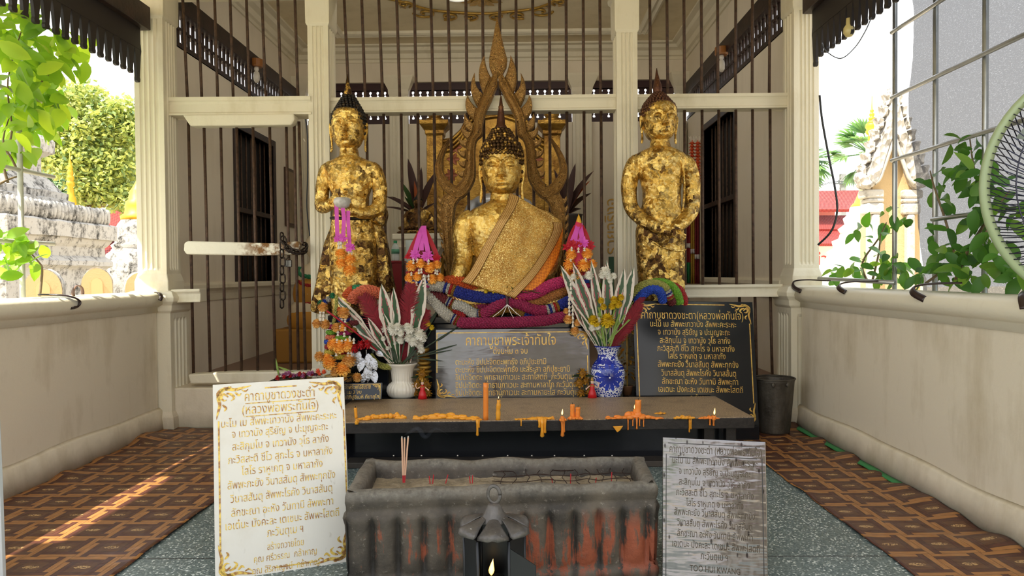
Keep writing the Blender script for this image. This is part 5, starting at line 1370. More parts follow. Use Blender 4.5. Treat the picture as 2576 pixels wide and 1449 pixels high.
# ================================================================== altar table, signs
def granite_top():
    nt = NT('grey speckled granite'); co = nt.coord(); a = nt.noise(nt.mapping(co, (60, 110, 60)), 2.2, 4); b = nt.noise(co, 7, 5)
    c = nt.mix(nt.ramp(a, .36, .62), srgb(98, 80, 62), srgb(192, 166, 132)); c = nt.mix(nt.ramp(b, .5, .75, 0, .5), c, srgb(66, 58, 50))
    return nt.done(nt.principled(c, .42, 0, None, .4))
MAT['top'] = granite_top(); MAT['steelband'] = simple('dark steel edge', srgb(58, 54, 52), .45, .5, .4, 14, .2, 60)
tb = thing('candle_table', 'low granite-topped altar table with dark steel edge holding the dripping candles', 'table', (.1, 4.45, 0))
fl, fr, bl, br = Vector((-1.2, 4.03, 0)), Vector((1.345, 4.125, 0)), Vector((-1.2, 4.80, 0)), Vector((1.315, 4.83, 0))
def tq(z, q=0): return [Vector((p.x, p.y, z)) + d for p, d in ((fl, Vector((-q, -q, 0))), (fr, Vector((q, -q, 0))), (br, Vector((q, q, 0))), (bl, Vector((-q, q, 0))))]
MB().loft([tq(.285), tq(.31)]).build('table_top', MAT['top'], tb, bev=.002)
MB().loft([tq(.245, .004), tq(.306, .004)]).build('edge_band', MAT['steelband'], tb, bev=.003)
for x, y in ((-1.1, 4.16), (1.24, 4.24), (-1.1, 4.7), (1.24, 4.72), (1.12, 4.28)): MB().box(x - .03, x + .03, y - .03, y + .03, 0, .245).build('leg', MAT['steelband'], tb, bev=.003)
pn = MB().box(-1.08, 1.2, 4.33, 4.36, .0, .245).build('front_panel', MAT['granite'], tb)
for px in (990, 1060, 1151, 1214, 1277, 1338, 1395, 1470, 1540): 
    q = PX(px, 1147, 4.325); MB().ell((q.x, 4.328, max(.03, q.z)), .007, .004, .007, 8, 6).build('screw', mt('screw steel', srgb(190, 186, 178), .3, .9), pn, smooth=True)
MB().box(-1.06, 1.2, 4.20, 4.33, .0, .035).build('bottom_plank', mt('scuffed dark plank', srgb(70, 62, 54), .6, 0, .4, 9), tb, bev=.004)
t = tag(MB().box(-1.25, .745, 4.86, 5.335, 0, .298).build('altar_plinth', MAT['granite'], bev=.004), 'black granite plinth carrying the vases and the grey verse plaque', 'plinth')
t = tag(MB().box(.755, 1.62, 4.845, 5.335, 0, PX(1750, 1070, 4.87).z).build('altar_plinth', MAT['granite'], bev=.004), 'low black granite plinth under the black verse plaque', 'plinth')

def uv_of(pl, px, py):
    d = FWD * F_PX + RGT * (px - 1288) + UPV * (724.5 - py)
    t = (pl.o - EYE).dot(pl.n) / d.dot(pl.n); p = EYE + d * t - pl.o
    return p.dot(pl.u), p.dot(pl.d)
def lines(pl, mb, rows, bold=.0, h=.0012):
    for s, x0, x1, y, sz in rows:
        a = uv_of(pl, x0, y); b = uv_of(pl, x1, y); mid = uv_of(pl, (x0 + x1) / 2, y)
        pl.text(mb, s, mid[0], mid[1], sz * .84, h, abs(b[0] - a[0]), bold)
def sign(name, label, pl, th, face, ink, rows, bold=0.):
    t = thing(name, label, 'sign', pl.at(pl.W / 2, pl.H))
    m = MB(); pl.slab(m, th); m.build('slab', face, t, bev=.002)
    m = MB(); lines(pl, m, rows, bold); m.build('lettering', ink, t)
    return t
def gilt(name, a, b, rough=.35, sc=40):
    nt = NT(name); g = nt.node('ShaderNodeNewGeometry').outputs['Position']; v = nt.noise(g, sc, 4)
    return nt.done(nt.principled(nt.mix(nt.ramp(v, .42, .58), a, b), rough, .35))
MAT['gilt'] = gilt('gold letter paint', srgb(214, 178, 88), srgb(188, 142, 66)); MAT['gilt_white'] = gilt('worn gold letter paint', srgb(222, 190, 92), srgb(150, 104, 58), .4, 60)
# white verse board leaning on the table
def stained():
    nt = NT('white board with grime'); co = nt.coord(); a = nt.noise(co, 7, 5); b = nt.noise(nt.mapping(co, (30, 30, 8)), 1.5, 3)
    c = nt.mix(nt.ramp(a, .5, .8, 0, .5), srgb(216, 211, 201), srgb(196, 186, 168)); c = nt.mix(nt.ramp(b, .66, .74, 0, .4), c, srgb(158, 148, 128))
    return nt.done(nt.principled(c, .35, 0, None, .4))
pw = Plane(PX(535, 968, 2.76), PX(865, 948, 2.95), PX(547, 1466, 2.645))
sg = sign('verse_board', 'white verse board with gold Thai lettering leaning beside the incense trough', pw, .014, stained(), MAT['gilt_white'], [
    ('คาถาบูชาดวงชะตำ', 617, 793, 1003, .062), ('(หลวงพ่อพระทันใจ)', 611, 803, 1035, .060), ('นะโม เม สัพพะเทวานัง สัพพะคะระหะ', 560, 850, 1064, .050), ('จ เทวานัง สุริยัญ จ ปะมุญจะถะ', 586, 828, 1091, .050),
    ('สะสิภุมโม จ เทวานัง วุโธ ลาภัง', 587, 830, 1122, .050), ('ภะวิสสะติ ชีโว สุกะโร จ มหาลาภัง', 577, 840, 1154, .050), ('โสโร ราหูเกตุ จ มหาลาภัง', 610, 814, 1184, .050), ('สัพพะภะยัง วินาสสันตุ สัพพะทุกขัง', 576, 847, 1216, .050),
    ('วินาสสันตุ สัพพะโรคัง วินาสสันตุ', 583, 840, 1250, .050), ('ลักขะณา อะหัง วันทามิ สัพพะทา', 585, 842, 1284, .050), ('เอเต๋นะ มังคะละ เตเชนะ สัพพะโสตถี', 571, 857, 1315, .050), ('ภะวันตุเม ฯ', 673, 764, 1344, .052),
    ('สร้างถวายโดย', 673, 765, 1377, .042), ('คุณ ศรีวรรณ  กล้าหาญ', 640, 798, 1404, .042), ('คุณ สิริกาญจน์  กล้าหาญ', 636, 805, 1432, .042)], .014)
m = MB()
for x0, y0, x1 in ((617, 1008, 793), (618, 1040, 797)):
    a, b, c = uv_of(pw, x0, y0), uv_of(pw, x1, y0), uv_of(pw, (x0 + x1) / 2, y0); pw.rect(m, a[0], b[0], c[1], c[1] + .0035)
for x, y0, y1 in ((548, 1060, 1388), (862, 1030, 1380)):
    a, b = uv_of(pw, x, y0), uv_of(pw, x + (2 if x < 700 else 12), y1); pw.rect(m, a[0], a[0] + .006, a[1], b[1])
a, b = uv_of(pw, 666, 972), uv_of(pw, 746, 966); pw.rect(m, a[0], b[0], .022, .027); pw.rect(m, a[0] + .02, b[0] + .06, pw.H - .026, pw.H - .021); m.build('border_line', MAT['gilt_white'], sg)
for (u, v, fx, fy) in ((.012, .012, 1, 1), (pw.W - .012, .012, -1, 1), (.012, pw.H - .012, 1, -1), (pw.W - .012, pw.H - .012, -1, -1)):
    m = MB(); pw.flourish(m, u, v, fx, fy, .125); m.build('corner_flourish', MAT['gilt_white'], sg)
# steel plaque
nt = NT('scratched mirror steel'); co = nt.coord(); a = nt.noise(co, 16, 6, .7); b = nt.noise(nt.mapping(co, (45, 45, 8)), 1.4, 4); v = nt.voronoi(nt.mapping(co, (34, 34, 13)), 1.0)
g = nt.xyz(nt.node('ShaderNodeNewGeometry').outputs['Position'])
blot = nt.ramp(v, .10, .16, 1, 0) * .85 + nt.ramp(a, .62, .70, 0, .8) * nt.ramp(g[2], .3, .55)
c = nt.mix(blot, nt.mix(b, srgb(100, 98, 100), srgb(134, 131, 130)), srgb(46, 42, 42))
MAT['steel'] = nt.done(nt.principled(c, nt.ramp(b, .3, .7, .05, .16), .95, nt.bump(nt.noise(nt.mapping(co, (1, 1, 4)), 7, 2), .12, .02)))
ps = Plane(PX(1667, 1100, 2.67), PX(1926, 1112, 2.60), PX(1669, 1500, 2.57))
T_ = ['คาถาบูชาดวงชะตำ (หลวงพ่อพระทันใจ)', 'นะโม เม สัพพะเทวานัง สัพพะคะระหะ', 'จ เทวานัง สุริยัญ จ ปะมุญจะถะ', 'สะสิภุมโม จ เทวานัง วุโธ ลาภัง', 'ภะวิสสะติ ชีโว สุกะโร จ มหาลาภัง', 'โสโร ราหูเกตุ จ มหาลาภัง', 'สัพพะภะยัง วินาสสันตุ สัพพะทุกขัง', 'วินาสสันตุ สัพพะโรคัง วินาสสันตุ', 'ลักขะณา อะหัง วันทามิ สัพพะทา', 'เอเตนะ มังคะละ เตเชนะ สัพพะโสตถี', 'ภะวันตุเม ฯ']
sg = sign('verse_plaque', 'tall mirror-like steel verse plaque standing on the terrazzo beside the trough', ps, .012, MAT['steel'], simple('engraved dark gold', srgb(66, 54, 38), .6, .2), [
    (T_[0], 1683, 1915, 1143, .046), (T_[1], 1690, 1905, 1170, .041), (T_[2], 1707, 1887, 1197, .041), (T_[3], 1707, 1886, 1224, .041), (T_[4], 1700, 1895, 1251, .041), (T_[5], 1726, 1870, 1277, .041), (T_[6], 1695, 1898, 1301, .041), (T_[7], 1703, 1892, 1328, .041), (T_[8], 1703, 1893, 1355, .041), (T_[9], 1690, 1910, 1382, .041), (T_[10], 1763, 1832, 1409, .042), ('TOO HUI KWANG', 1735, 1862, 1441, .036)], .006)
m = MB(); dk = mt('engraved line', srgb(40, 36, 34), .5)
ps.rect(m, .02, ps.W - .02, .018, .021); ps.rect(m, .012, .015, .06, ps.H - .03); ps.rect(m, ps.W - .015, ps.W - .012, .06, ps.H - .03)
for x0, x1 in ((1684, 1786), (1803, 1905)):
    a, b = uv_of(ps, x0, 1146), uv_of(ps, x1, 1150); ps.rect(m, a[0], b[0], (a[1] + b[1]) / 2 + .004, (a[1] + b[1]) / 2 + .0075)
m.build('border_line', dk, sg)
# grey mirror plaque in the middle of the altar
nt = NT('polished grey granite plaque'); co = nt.coord(); b = nt.noise(co, 9, 5)
MAT['greyplaque'] = nt.done(nt.principled(nt.mix(b, (.045, .042, .042), (.085, .078, .075)), nt.ramp(b, .3, .7, .06, .16), .0, nt.bump(nt.noise(nt.mapping(co, (1, 1, 3)), 6, 2), .05, .02), 1.0, IOR=1.55))
pg = Plane(PX(1096, 829, 4.94), PX(1482, 825, 4.94), PX(1099, 1004, 4.885))
sg = sign('verse_plaque', 'wide grey polished verse plaque standing below the seated Buddha statue', pg, .02, MAT['greyplaque'], MAT['gilt'], [
    ('คาถาบูชาพระเจ้าทันใจ', 1172, 1398, 868, .118), ('ตั้งนะโม ๓ จบ', 1241, 1327, 890, .072), ('ตะมะหัง ขิปปะจิตตะพุทธัง อภิปูชะยามิ', 1146, 1374, 917, .070), ('ตะมะหัง ขิปปะจิตตะพุทธัง มะสิระสา อภิปูชะยามิ', 1146, 1433, 936, .070), ('ขิปปะจิตตะ พุทธานุภาเวนะ สะทาโสตถี  ภะวันตุเม', 1146, 1443, 955, .070),
    ('ขิปปะจิตตะ พุทธานุภาเวนะ สะทามหาลาโภ ภะวันตุเม', 1146, 1455, 975, .070), ('ขิปปะจิตตะ พุทธานุภาเวนะ สะทามหายะโส ภะวันตุเม', 1146, 1458, 994, .070)], .004)
m = MB(); pg.rect(m, .012, pg.W - .12, .022, .028); pg.rect(m, .006, .012, .022, .30); pg.rect(m, pg.W - .018, pg.W - .012, .19, pg.H - .03); m.build('border_line', MAT['gilt'], sg)
for (u, v, fx, fy) in ((pg.W - .012, .02, -1, 1), (.008, pg.H - .01, 1, -1)):
    m = MB(); pg.flourish(m, u, v, fx, fy, .13); m.build('corner_flourish', MAT['gilt'], sg)
# big black plaque
pb = Plane(PX(1591, 756, 4.96), PX(1893, 760, 4.96), PX(1603, 1066, 4.87))
pb.d = (PX(1603, 1066, 4.87) - pb.o).normalized(); pb.n = pb.d.cross(pb.u).normalized(); pb.n = pb.n if pb.n.y < 0 else -pb.n
sg = sign('verse_plaque', 'large black granite verse plaque leaning before the crossed-hands statue', pb, .022, MAT['granite'], MAT['gilt'], [
    ('คาถาบูชาดวงชะตา(หลวงพ่อทันใจ)', 1612, 1868, 797, .092)] + [(s, a, b, y, .070) for s, a, b, y in ((T_[1], 1633, 1849, 817), (T_[2], 1652, 1833, 837), (T_[3], 1656, 1833, 858), (T_[4], 1649, 1843, 878), (T_[5], 1675, 1820, 897), (T_[6], 1649, 1851, 918), (T_[7], 1657, 1845, 940), (T_[8], 1658, 1849, 961), (T_[9], 1648, 1860, 981), (T_[10], 1727, 1787, 1002))], .004)
m = MB(); a, b = uv_of(pb, 1651, 760), uv_of(pb, 1822, 760); pb.rect(m, a[0], b[0], .020, .026); pb.rect(m, .02, .027, .13, pb.H - .16); pb.rect(m, pb.W - .032, pb.W - .025, .15, pb.H - .15); m.build('border_line', MAT['gilt'], sg)
for (u, v, fx, fy) in ((.02, .02, 1, 1), (pb.W - .018, .016, -1, 1), (pb.W - .018, pb.H - .016, -1, -1)):
    m = MB(); pb.flourish(m, u, v, fx, fy, .14); m.build('corner_flourish', MAT['gilt'], sg)
# small black sign
pk = Plane(PX(818, 966, 4.70), PX(961, 962, 4.70), PX(819, 1008, 4.66))
sg = sign('small_verse_sign', 'small black sign with gold lettering on the table beside the white vase', pk, .012, MAT['granite'], MAT['gilt'], [('คาถาบูชาพระพุทธชินราช', 846, 932, 979, .052), ('ตั้งนะโม 3 จบ', 850, 909, 991, .040), ('กาเวที อภิปูชิเมหิ ทีฆายุโก', 840, 953, 1003, .040)], .004)
m = MB(); pk.rect(m, .01, pk.W - .01, .008, .011); pk.rect(m, pk.W - .011, pk.W - .008, .008, pk.H); m.build('border_line', MAT['gilt'], sg)
m = MB(); pk.flourish(m, pk.W - .012, .012, -1, 1, .05); m.build('corner_flourish', MAT['gilt'], sg)

# ================================================================== candles and wax
def wax(name, c, dk):
    nt = NT(name); co = nt.coord(); n = nt.noise(co, 30, 3)
    return nt.done(nt.principled(nt.mix(n, c, dk), .38, 0, None, .5, Subsurface_Weight=.25, Subsurface_Radius=(.012, .006, .002)))
MAT['wax'] = wax('yellow candle wax', srgb(246, 176, 52), srgb(226, 146, 34)); MAT['wax_o'] = wax('orange candle wax', srgb(244, 150, 60), srgb(232, 128, 44))
nt = NT('candle flame'); lw = nt.node('ShaderNodeLayerWeight'); em = nt.node('ShaderNodeEmission'); nt.put(em.inputs[0], nt.mix(X(nt, lw.outputs['Facing']), (1, .74, .30), (1, .40, .06))); em.inputs[1].default_value = 1.7
MAT['flame'] = nt.done(em.outputs[0])
MAT['wick'] = mt('burnt wick', (.01, .01, .01), .9)
def flame(px, py, h, parent_thing, Y, w=.32):
    b = PX(px, py, Y); H = h * Y / F_PX; R = []
    for t, r in ((0, .25), (.15, .8), (.3, 1), (.5, .8), (.7, .5), (.88, .2), (1, .03)):
        R.append([b + Vector((cos(k * pi / 4) * r * H * w * .5 + t * t * H * .12, sin(k * pi / 4) * r * H * w * .5, H * t)) for k in range(8)])
    return MB().loft(R).build('flame', MAT['flame'], parent_thing, smooth=True)
def candle(label, px, yb, yt, w, mat, lit=0, lean=0, lumpy=0):
    b = GZ(px, yb, .3105); Y = b.y; k = Y / F_PX; top = PX(px + lean, yt, Y); t = thing('candle', label, 'candle', b, 'yellow candles on the altar table')
    R = []
    for i in range(9):
        f = i / 8; c = b.lerp(top, f); r = w * k / 2 * (1 + lumpy * (.35 * noise.noise(Vector((px, f * 5, 0))) + .25 * (1 - f)))
        R.append([c + Vector((cos(a), sin(a), 0)) * r * (1 + lumpy * .25 * noise.noise(Vector((cos(a) * 1.5, sin(a) * 1.5, f * 4 + px)))) for a in [2 * pi * q / 14 for q in range(14)]])
    wb_ = MB().loft(R).build('wax_body', mat, t, smooth=True)
    MB().tube([top, top + Vector((.001, 0, .010))], .0016, 5).build('wick', MAT['wick'], wb_)
    if lit: flame(px + lean, yt - 3, lit, t, Y)
    return t
candle('thin yellow candle stub rising from the wax beside the white board', 896, 1052, 1026, 8, MAT['wax'], 0, -2)
candle('tallest orange candle standing before the grey plaque', 1222, 1056, 963, 13, MAT['wax_o'], 0, 0)
candle('lumpy yellow candle lit just beside the tallest candle', 1253, 1056, 1006, 10, MAT['wax'], 7, 1, 1)
candle('thin lit candle dripping over the table edge before the grey plaque', 1416, 1060, 1047, 9, MAT['wax_o'], 16, -2, .6)
candle('short round orange stump without a wick flame', 1440, 1052, 1017, 11, MAT['wax_o'], 0, 0, .8)
candle('short square-topped orange stump leaning on the round stump', 1453, 1052, 1024, 12, MAT['wax_o'], 0, 1, .3)
candle('thick melted candle with a leaning tip in the widest wax pool', 1603, 1050, 1006, 15, MAT['wax_o'], 0, 3, .8)
candle('low lit candle nearest the steel plaque corner of the table', 1796, 1056, 1046, 8, MAT['wax_o'], 17, 1, .5)
b = GZ(1597, 1050, .31); t = thing('candle', 'small lit candle stub beside the thick melted candle', 'candle', b, 'yellow candles on the altar table'); MB().tube([b, PX(1597, 1030, b.y)], .010, 10).build('wax_body', MAT['wax_o'], t, smooth=True); flame(1597, 1029, 16, t, b.y)
def pool(label, blobs, drips, mat):
    c = GZ(*blobs[0][:2], .31); t = thing('wax_pool', label, 'wax', c, 'hardened wax pools on the altar table'); m = MB(); rnd = random.Random(blobs[0][0])
    for (x, y, rx, h) in blobs:
        p = GZ(x, y, .312); k = p.y / F_PX
        m.ell(p, rx * k, max(.011, rx * k * .28), h, 16, 8)
        for q in range(3): e = GZ(x + rnd.uniform(-.7, .7) * rx, y + rnd.uniform(-2, 2), .312); m.ell(e + Vector((0, 0, h * .5)), rx * k * .35, .012, h * rnd.uniform(.6, 1.1), 10, 6)
    m.v = [p + Vector((0, 0, .004 * noise.noise(p * 60))) for p in m.v]
    m.v = [Vector((p.x, p.y, max(p.z, .3102))) for p in m.v]
    m.build('pool', mat, t, smooth=True)
    for (x, y0, y1, w) in drips:
        Yd = 4.03 + (GZ(x, 1056, .31).x + 1.2) / 2.545 * .095 - .012; a = PX(x, y0, Yd); e = PX(x, y1, Yd); k = Yd / F_PX
        P = [Vector((a.x, a.y + .03, .316)), Vector((a.x, a.y, .312)), a.lerp(e, .25), a.lerp(e, .6), a.lerp(e, .93), e]
        MB().tube(P, [w * k * .6, w * k * .7, w * k * .5, w * k * .42, w * k * .62, w * k * .2], 8).build('drip', mat, t, smooth=True)
pool('knobbly yellow wax pool around the thin candle stub', [(915, 1055, 22, .008), (940, 1052, 26, .014), (965, 1050, 26, .018), (990, 1050, 18, .02), (1008, 1052, 16, .012)], [(897, 1056, 1068, 8)], MAT['wax'])
pool('long ridged yellow wax pool beside the tallest candle', [(1055, 1054, 18, .014), (1085, 1052, 34, .016), (1120, 1050, 38, .020), (1150, 1052, 30, .016), (1180, 1054, 26, .012), (1200, 1056, 14, .01)], [(1201, 1058, 1097, 6), (1205, 1058, 1076, 4)], MAT['wax'])
pool('yellow wax pool with a thick hanging drip before the grey plaque', [(1310, 1055, 16, .006), (1345, 1054, 26, .008), (1368, 1054, 22, .012), (1385, 1054, 12, .008)], [(1311, 1058, 1072, 3), (1357, 1058, 1076, 6), (1364, 1058, 1100, 9), (1371, 1058, 1090, 6)], MAT['wax'])
pool('orange wax run down the table edge under the thin lit candle', [(1416, 1058, 10, .01)], [(1415, 1054, 1099, 8), (1419, 1056, 1088, 5)], MAT['wax_o'])
pool('orange wax foot around the two stumps', [(1440, 1054, 14, .012), (1456, 1054, 12, .01)], [], MAT['wax_o'])
pool('widest orange wax pool with a row of thin drips', [(1540, 1053, 18, .008), (1570, 1052, 26, .014), (1600, 1050, 30, .024), (1630, 1052, 24, .014), (1655, 1053, 16, .008)], [(1580, 1058, 1082, 3), (1592, 1058, 1072, 3), (1602, 1058, 1080, 4), (1609, 1058, 1072, 3), (1619, 1058, 1074, 3)], MAT['wax_o'])
pool('flat yellow wax pool behind the widest pool', [(1661, 1040, 16, .006)], [], MAT['wax'])
pool('yellow wax pool with two long drips near the table corner', [(1708, 1052, 14, .008), (1730, 1052, 20, .010)], [(1734, 1058, 1088, 3), (1738, 1058, 1080, 4)], MAT['wax'])
pool('orange wax pool around the low lit candle', [(1770, 1053, 14, .008), (1793, 1053, 18, .010)], [(1786, 1058, 1070, 5), (1795, 1058, 1071, 5)], MAT['wax_o'])
b = PX(1555, 1075, 4.07); tag(MB().add([b + Vector(q) for q in ((-.03, 0, .005), (.03, 0, .008), (.012, 0, -.018), (-.005, 0, -.03))] + [b + Vector(q) + Vector((0, .012, 0)) for q in ((-.03, 0, .005), (.03, 0, .008), (.012, 0, -.018), (-.005, 0, -.03))], [(0, 3, 2, 1), (4, 5, 6, 7), (0, 1, 5, 4), (1, 2, 6, 5), (2, 3, 7, 6), (3, 0, 4, 7)]).build('wax_flake', MAT['wax'], bev=.003), 'pale wax flake stuck under the table edge below the widest pool', 'wax')
# ================================================================== incense trough, lantern, bucket
def trough_mat():
    nt = NT('sooty concrete with worn red paint and groove shade'); p = nt.xyz(nt.node('ShaderNodeNewGeometry').outputs['Position']); co = nt.coord()
    a = nt.noise(nt.mapping(co, (16, 16, 2.6)), 1.6, 7, .7); b = nt.noise(co, 5, 5); d = nt.noise(co, 46, 5, .7)
    low = nt.ramp(p[2], .285, .20) * nt.ramp(p[2], .015, .06)
    red = nt.ramp(a * .7 + b * .42 + nt.ramp(p[0], -.6, .5, -.05, .02), .57, .62) * low
    c = nt.mix(nt.ramp(b, .35, .65), srgb(50, 45, 40), srgb(96, 86, 74))
    c = nt.mix(nt.ramp(d, .60, .72, 0, .6), c, srgb(150, 142, 130))
    gv = nt.math('SINE', (p[0] + .635) * (pi / .092)).abs(); c = nt.mix(nt.ramp(gv, .72, .2, 0, .75) * nt.ramp(p[2], .29, .25), c, srgb(30, 27, 24)); c = nt.mix(red, c, nt.mix(d, srgb(156, 84, 56), srgb(112, 56, 38)))  # dark tone painted into the flute grooves in place of relief shade
    c = nt.mix(nt.ramp(p[2], .33, .368) * nt.ramp(d, .3, .6, .2, .9), c, srgb(122, 116, 106))
    return nt.done(nt.principled(c, .6, 0, nt.bump(d * .6 + a * .4, .55, .012), .35))
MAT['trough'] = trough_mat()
nt = NT('pale incense ash'); co = nt.coord(); n = nt.noise(co, 12, 6, .7); MAT['ash'] = nt.done(nt.principled(nt.mix(nt.ramp(n, .35, .7), srgb(168, 152, 126), srgb(108, 96, 80)), .95, 0, nt.bump(nt.noise(co, 60, 5), .6, .02), .1))
tr = thing('incense_trough', 'long soot-blackened concrete incense trough with flaking red paint', 'trough', (-.07, 2.8, 0))
A, Bq, Cq, D = Vector((-.635, 2.53, 0)), Vector((.5, 2.645, 0)), Vector((.515, 3.03, 0)), Vector((-.665, 2.985, 0))
cen = (A + Bq + Cq + D) / 4
def outline(off, amp, z, seed=0.):
    P = []
    for a, b, n in ((A, Bq, 150), (Bq, Cq, 50), (Cq, D, 150), (D, A, 50)):
        e = (b - a).normalized(); nn = Vector((e.y, -e.x, 0)); L = (b - a).length
        for k in range(n):
            s = k / n; fl = abs(sin(pi * s * L / .092)) ** .5
            q = a + (b - a) * s
            q = q + nn * (off + amp * (fl - .5) + .006 * noise.noise(Vector((q.x * 9, q.y * 9, z * 9 + seed))))
            P.append(Vector((q.x, q.y, z + (.010 * noise.noise(Vector((q.x * 7, q.y * 7, 5))) if z > .34 else 0))))
    return P
rows = [(.004, 0, .0), (.010, 0, .03), (.010, 0, .048), (-.004, .0, .058), (-.010, .034, .075), (-.008, .036, .12), (-.006, .036, .19), (-.004, .034, .245), (.004, .028, .268), (.006, .012, .284), (-.004, .0, .295), (.0, 0, .31), (.006, 0, .33), (.006, 0, .352), (-.002, 0, .368), (-.028, 0, .372), (-.045, 0, .366), (-.052, 0, .34), (-.06, 0, .29)]
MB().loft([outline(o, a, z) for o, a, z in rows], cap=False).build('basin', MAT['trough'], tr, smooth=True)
g = []
for j in range(22):
    row = []
    for i in range(70):
        s, q = i / 69, j / 21; p = (A.lerp(Bq, s)).lerp(D.lerp(Cq, s), q); p = cen + (p - cen) * 1.0
        p = p.lerp(cen, .03); e = min(1, min(q, 1 - q) * 5, min(s, 1 - s) * 12)
        p.z = .300 + .012 * noise.noise(Vector((p.x * 9, p.y * 9, 0))) + .008 * noise.noise(Vector((p.x * 30, p.y * 30, 2))) + .012 * (1 - e); row.append(p)
    g.append(row)
o = MB().sheet(g).build('ash_bed', MAT['ash'], tr, smooth=True); o['kind'] = 'stuff'
wm = thing('wire_mesh', 'bent rusty wire mesh lying on the ash in the trough', 'wire mesh', (.15, 2.8, .31)); wi = mt('rusty wire', srgb(52, 34, 28), .7, .5)
rnd = random.Random(4)
for k in range(5):
    y = 2.66 + k * .075
    P = [Vector((-.12 + i * .047, y + .012 * sin(i * 1.1 + k) + (-.12 + i * .047) * .06, .319 + .012 * noise.noise(Vector((i * .7, k * 3, 0))) + .008)) for i in range(13)]
    MB().tube(bez(P, 2), .0016, 5).build('wire', wi, wm)
for k in range(11):
    x = -.08 + k * .05
    P = [Vector((x + .01 * sin(j * 2 + k), 2.66 + j * .06 + x * .06, .322 + .012 * noise.noise(Vector((k * .7, j * 3, 4))) + .008)) for j in range(6)]
    MB().tube(P, .0016, 5).build('wire', wi, wm)
inc = mt('incense paste', srgb(206, 164, 136), .8); red = mt('red incense foot', srgb(176, 36, 44), .6); ashy = mt('incense ash tip', srgb(180, 178, 172), .9)
for k, (x0, x1, y1) in enumerate(((1014, 1011, 1098), (1016, 1018, 1100), (1018, 1027, 1097))):
    Yb = 2.83; b = PX(x0, 1214, Yb); e = PX(x1, y1, Yb + .01 * k); b.z = max(b.z, .30); t = thing('incense_stick', ('upright burning incense stick on the white-board side of its trio', 'middle burning incense stick of the trio', 'leaning burning incense stick of the trio')[k], 'incense stick', b, 'burning incense sticks')
    MB().tube([b, b.lerp(e, .16)], .0022, 6).build('foot', red, t); MB().tube([b.lerp(e, .16), b.lerp(e, .97)], .0034, 7).build('paste', inc, t); MB().tube([b.lerp(e, .97), e], .0026, 6).build('ash_tip', ashy, t)
for i, (x, y, h) in enumerate(((1082, 1212, 14), (1088, 1212, 18), (1121, 1210, 16), (1183, 1210, 12), (1188, 1210, 14), (1435, 1210, 18), (1538, 1210, 22), (1498, 1212, 10), (1390, 1212, 8))):
    b = PX(x, y, 2.86); b.z = max(.298, b.z - .01); e = PX(x + (-2, 3, 6, -2, 1, 1, 1, 2, -2)[i], y - h, 2.86)
    tag(MB().tube([b, e], .0022, 6).build('incense_stub', red), 'short burnt-down red incense stub poking from the trough ash', 'incense stub', 'red incense stubs in the ash')
# thin smoke
nt = NT('thin incense smoke'); vs = nt.node('ShaderNodeVolumeScatter'); vs.inputs['Density'].default_value = 1.6; vs.inputs['Color'].default_value = (.75, .82, 1, 1); nt.t.links.new(vs.outputs[0], nt.out.inputs['Volume'])
P = bez([PX(1018, 1094, 2.85), PX(1030, 1088, 2.9), PX(1052, 1078, 2.95), PX(1070, 1100, 3.0), PX(1096, 1078, 3.05), PX(1130, 1096, 3.1)], 6)
sm_ = MB().tube(P, [.002 + .012 * sin(pi * i / (len(P) - 1)) for i in range(len(P))], 8, flat=.6).build('incense_smoke', nt.m, smooth=True); tag(sm_, 'faint bluish smoke wisp drifting from the incense sticks', 'smoke', None, 'stuff')

# ------------------------------------------------------------------ lantern
def soot():
    nt = NT('sooty sheet metal'); co = nt.coord(); n = nt.noise(co, 60, 5, .7); b = nt.noise(co, 12, 4)
    c = nt.mix(nt.ramp(b, .35, .7), srgb(62, 58, 55), srgb(104, 98, 93)); c = nt.mix(nt.ramp(n, .66, .72, 0, .8), c, srgb(206, 204, 200))
    return nt.done(nt.principled(c, .45, .35, nt.bump(b, .4, .02)))
MAT['soot'] = soot(); MAT['blackmetal'] = simple('blackened metal', (.012, .012, .013), .35, .3)
YL = 2.30; LC = PX(1243, 1300, YL); KL = YL / F_PX
ln = thing('oil_lantern', 'sooty metal lantern with a petal-shaped hood and open door before the trough', 'lantern', (LC.x, YL, 0))
zz = lambda y: PX(1243, y, YL).z
for k in range(6):
    a0 = -pi / 2 + k * pi / 3; g = []
    for i in range(11):
        s = i / 10; r = .03 + s * .098; row = []
        wid = .60 + .36 * s
        if s > .8: wid *= sqrt(max(.02, 1 - ((s - .8) / .205) ** 2))
        for j in range(13):
            q = (j - 6) / 6; a = a0 + q * wid * .56; rr = r * (1 - .06 * q * q)
            z = zz(1296) - .030 * s - .012 * s * s + (.016 * (1 - q * q) - .012 * abs(q)) * s * min(1, wid / .9)
            row.append(Vector((LC.x + rr * cos(a), YL + rr * sin(a), z)))
        g.append(row)
    MB().sheet(g).build('hood_petal', MAT['soot'], ln, smooth=True, solid=.003)
MB().lathe(Vector((LC.x, YL, 0)), [(.046, zz(1312)), (.048, zz(1306)), (.040, zz(1298)), (.030, zz(1285)), (.022, zz(1272)), (.016, zz(1266)), (0, zz(1264))], 24).build('cap', MAT['soot'], ln, smooth=True)
MB().tube([Vector((LC.x + .020 * cos(w), YL - .006 * cos(w), zz(1244) + .028 * sin(w))) for w in [2 * pi * k / 24 for k in range(25)]], .006, 8, flat=.5).build('handle_ring', MAT['soot'], ln, smooth=True)
hx = [Vector((LC.x + .098 * cos(a), YL + .098 * sin(a), 0)) for a in [-pi / 2 - pi / 6 + k * pi / 3 for k in range(6)]]   # edge between 0 and 1 faces the street
ztop = zz(1338)
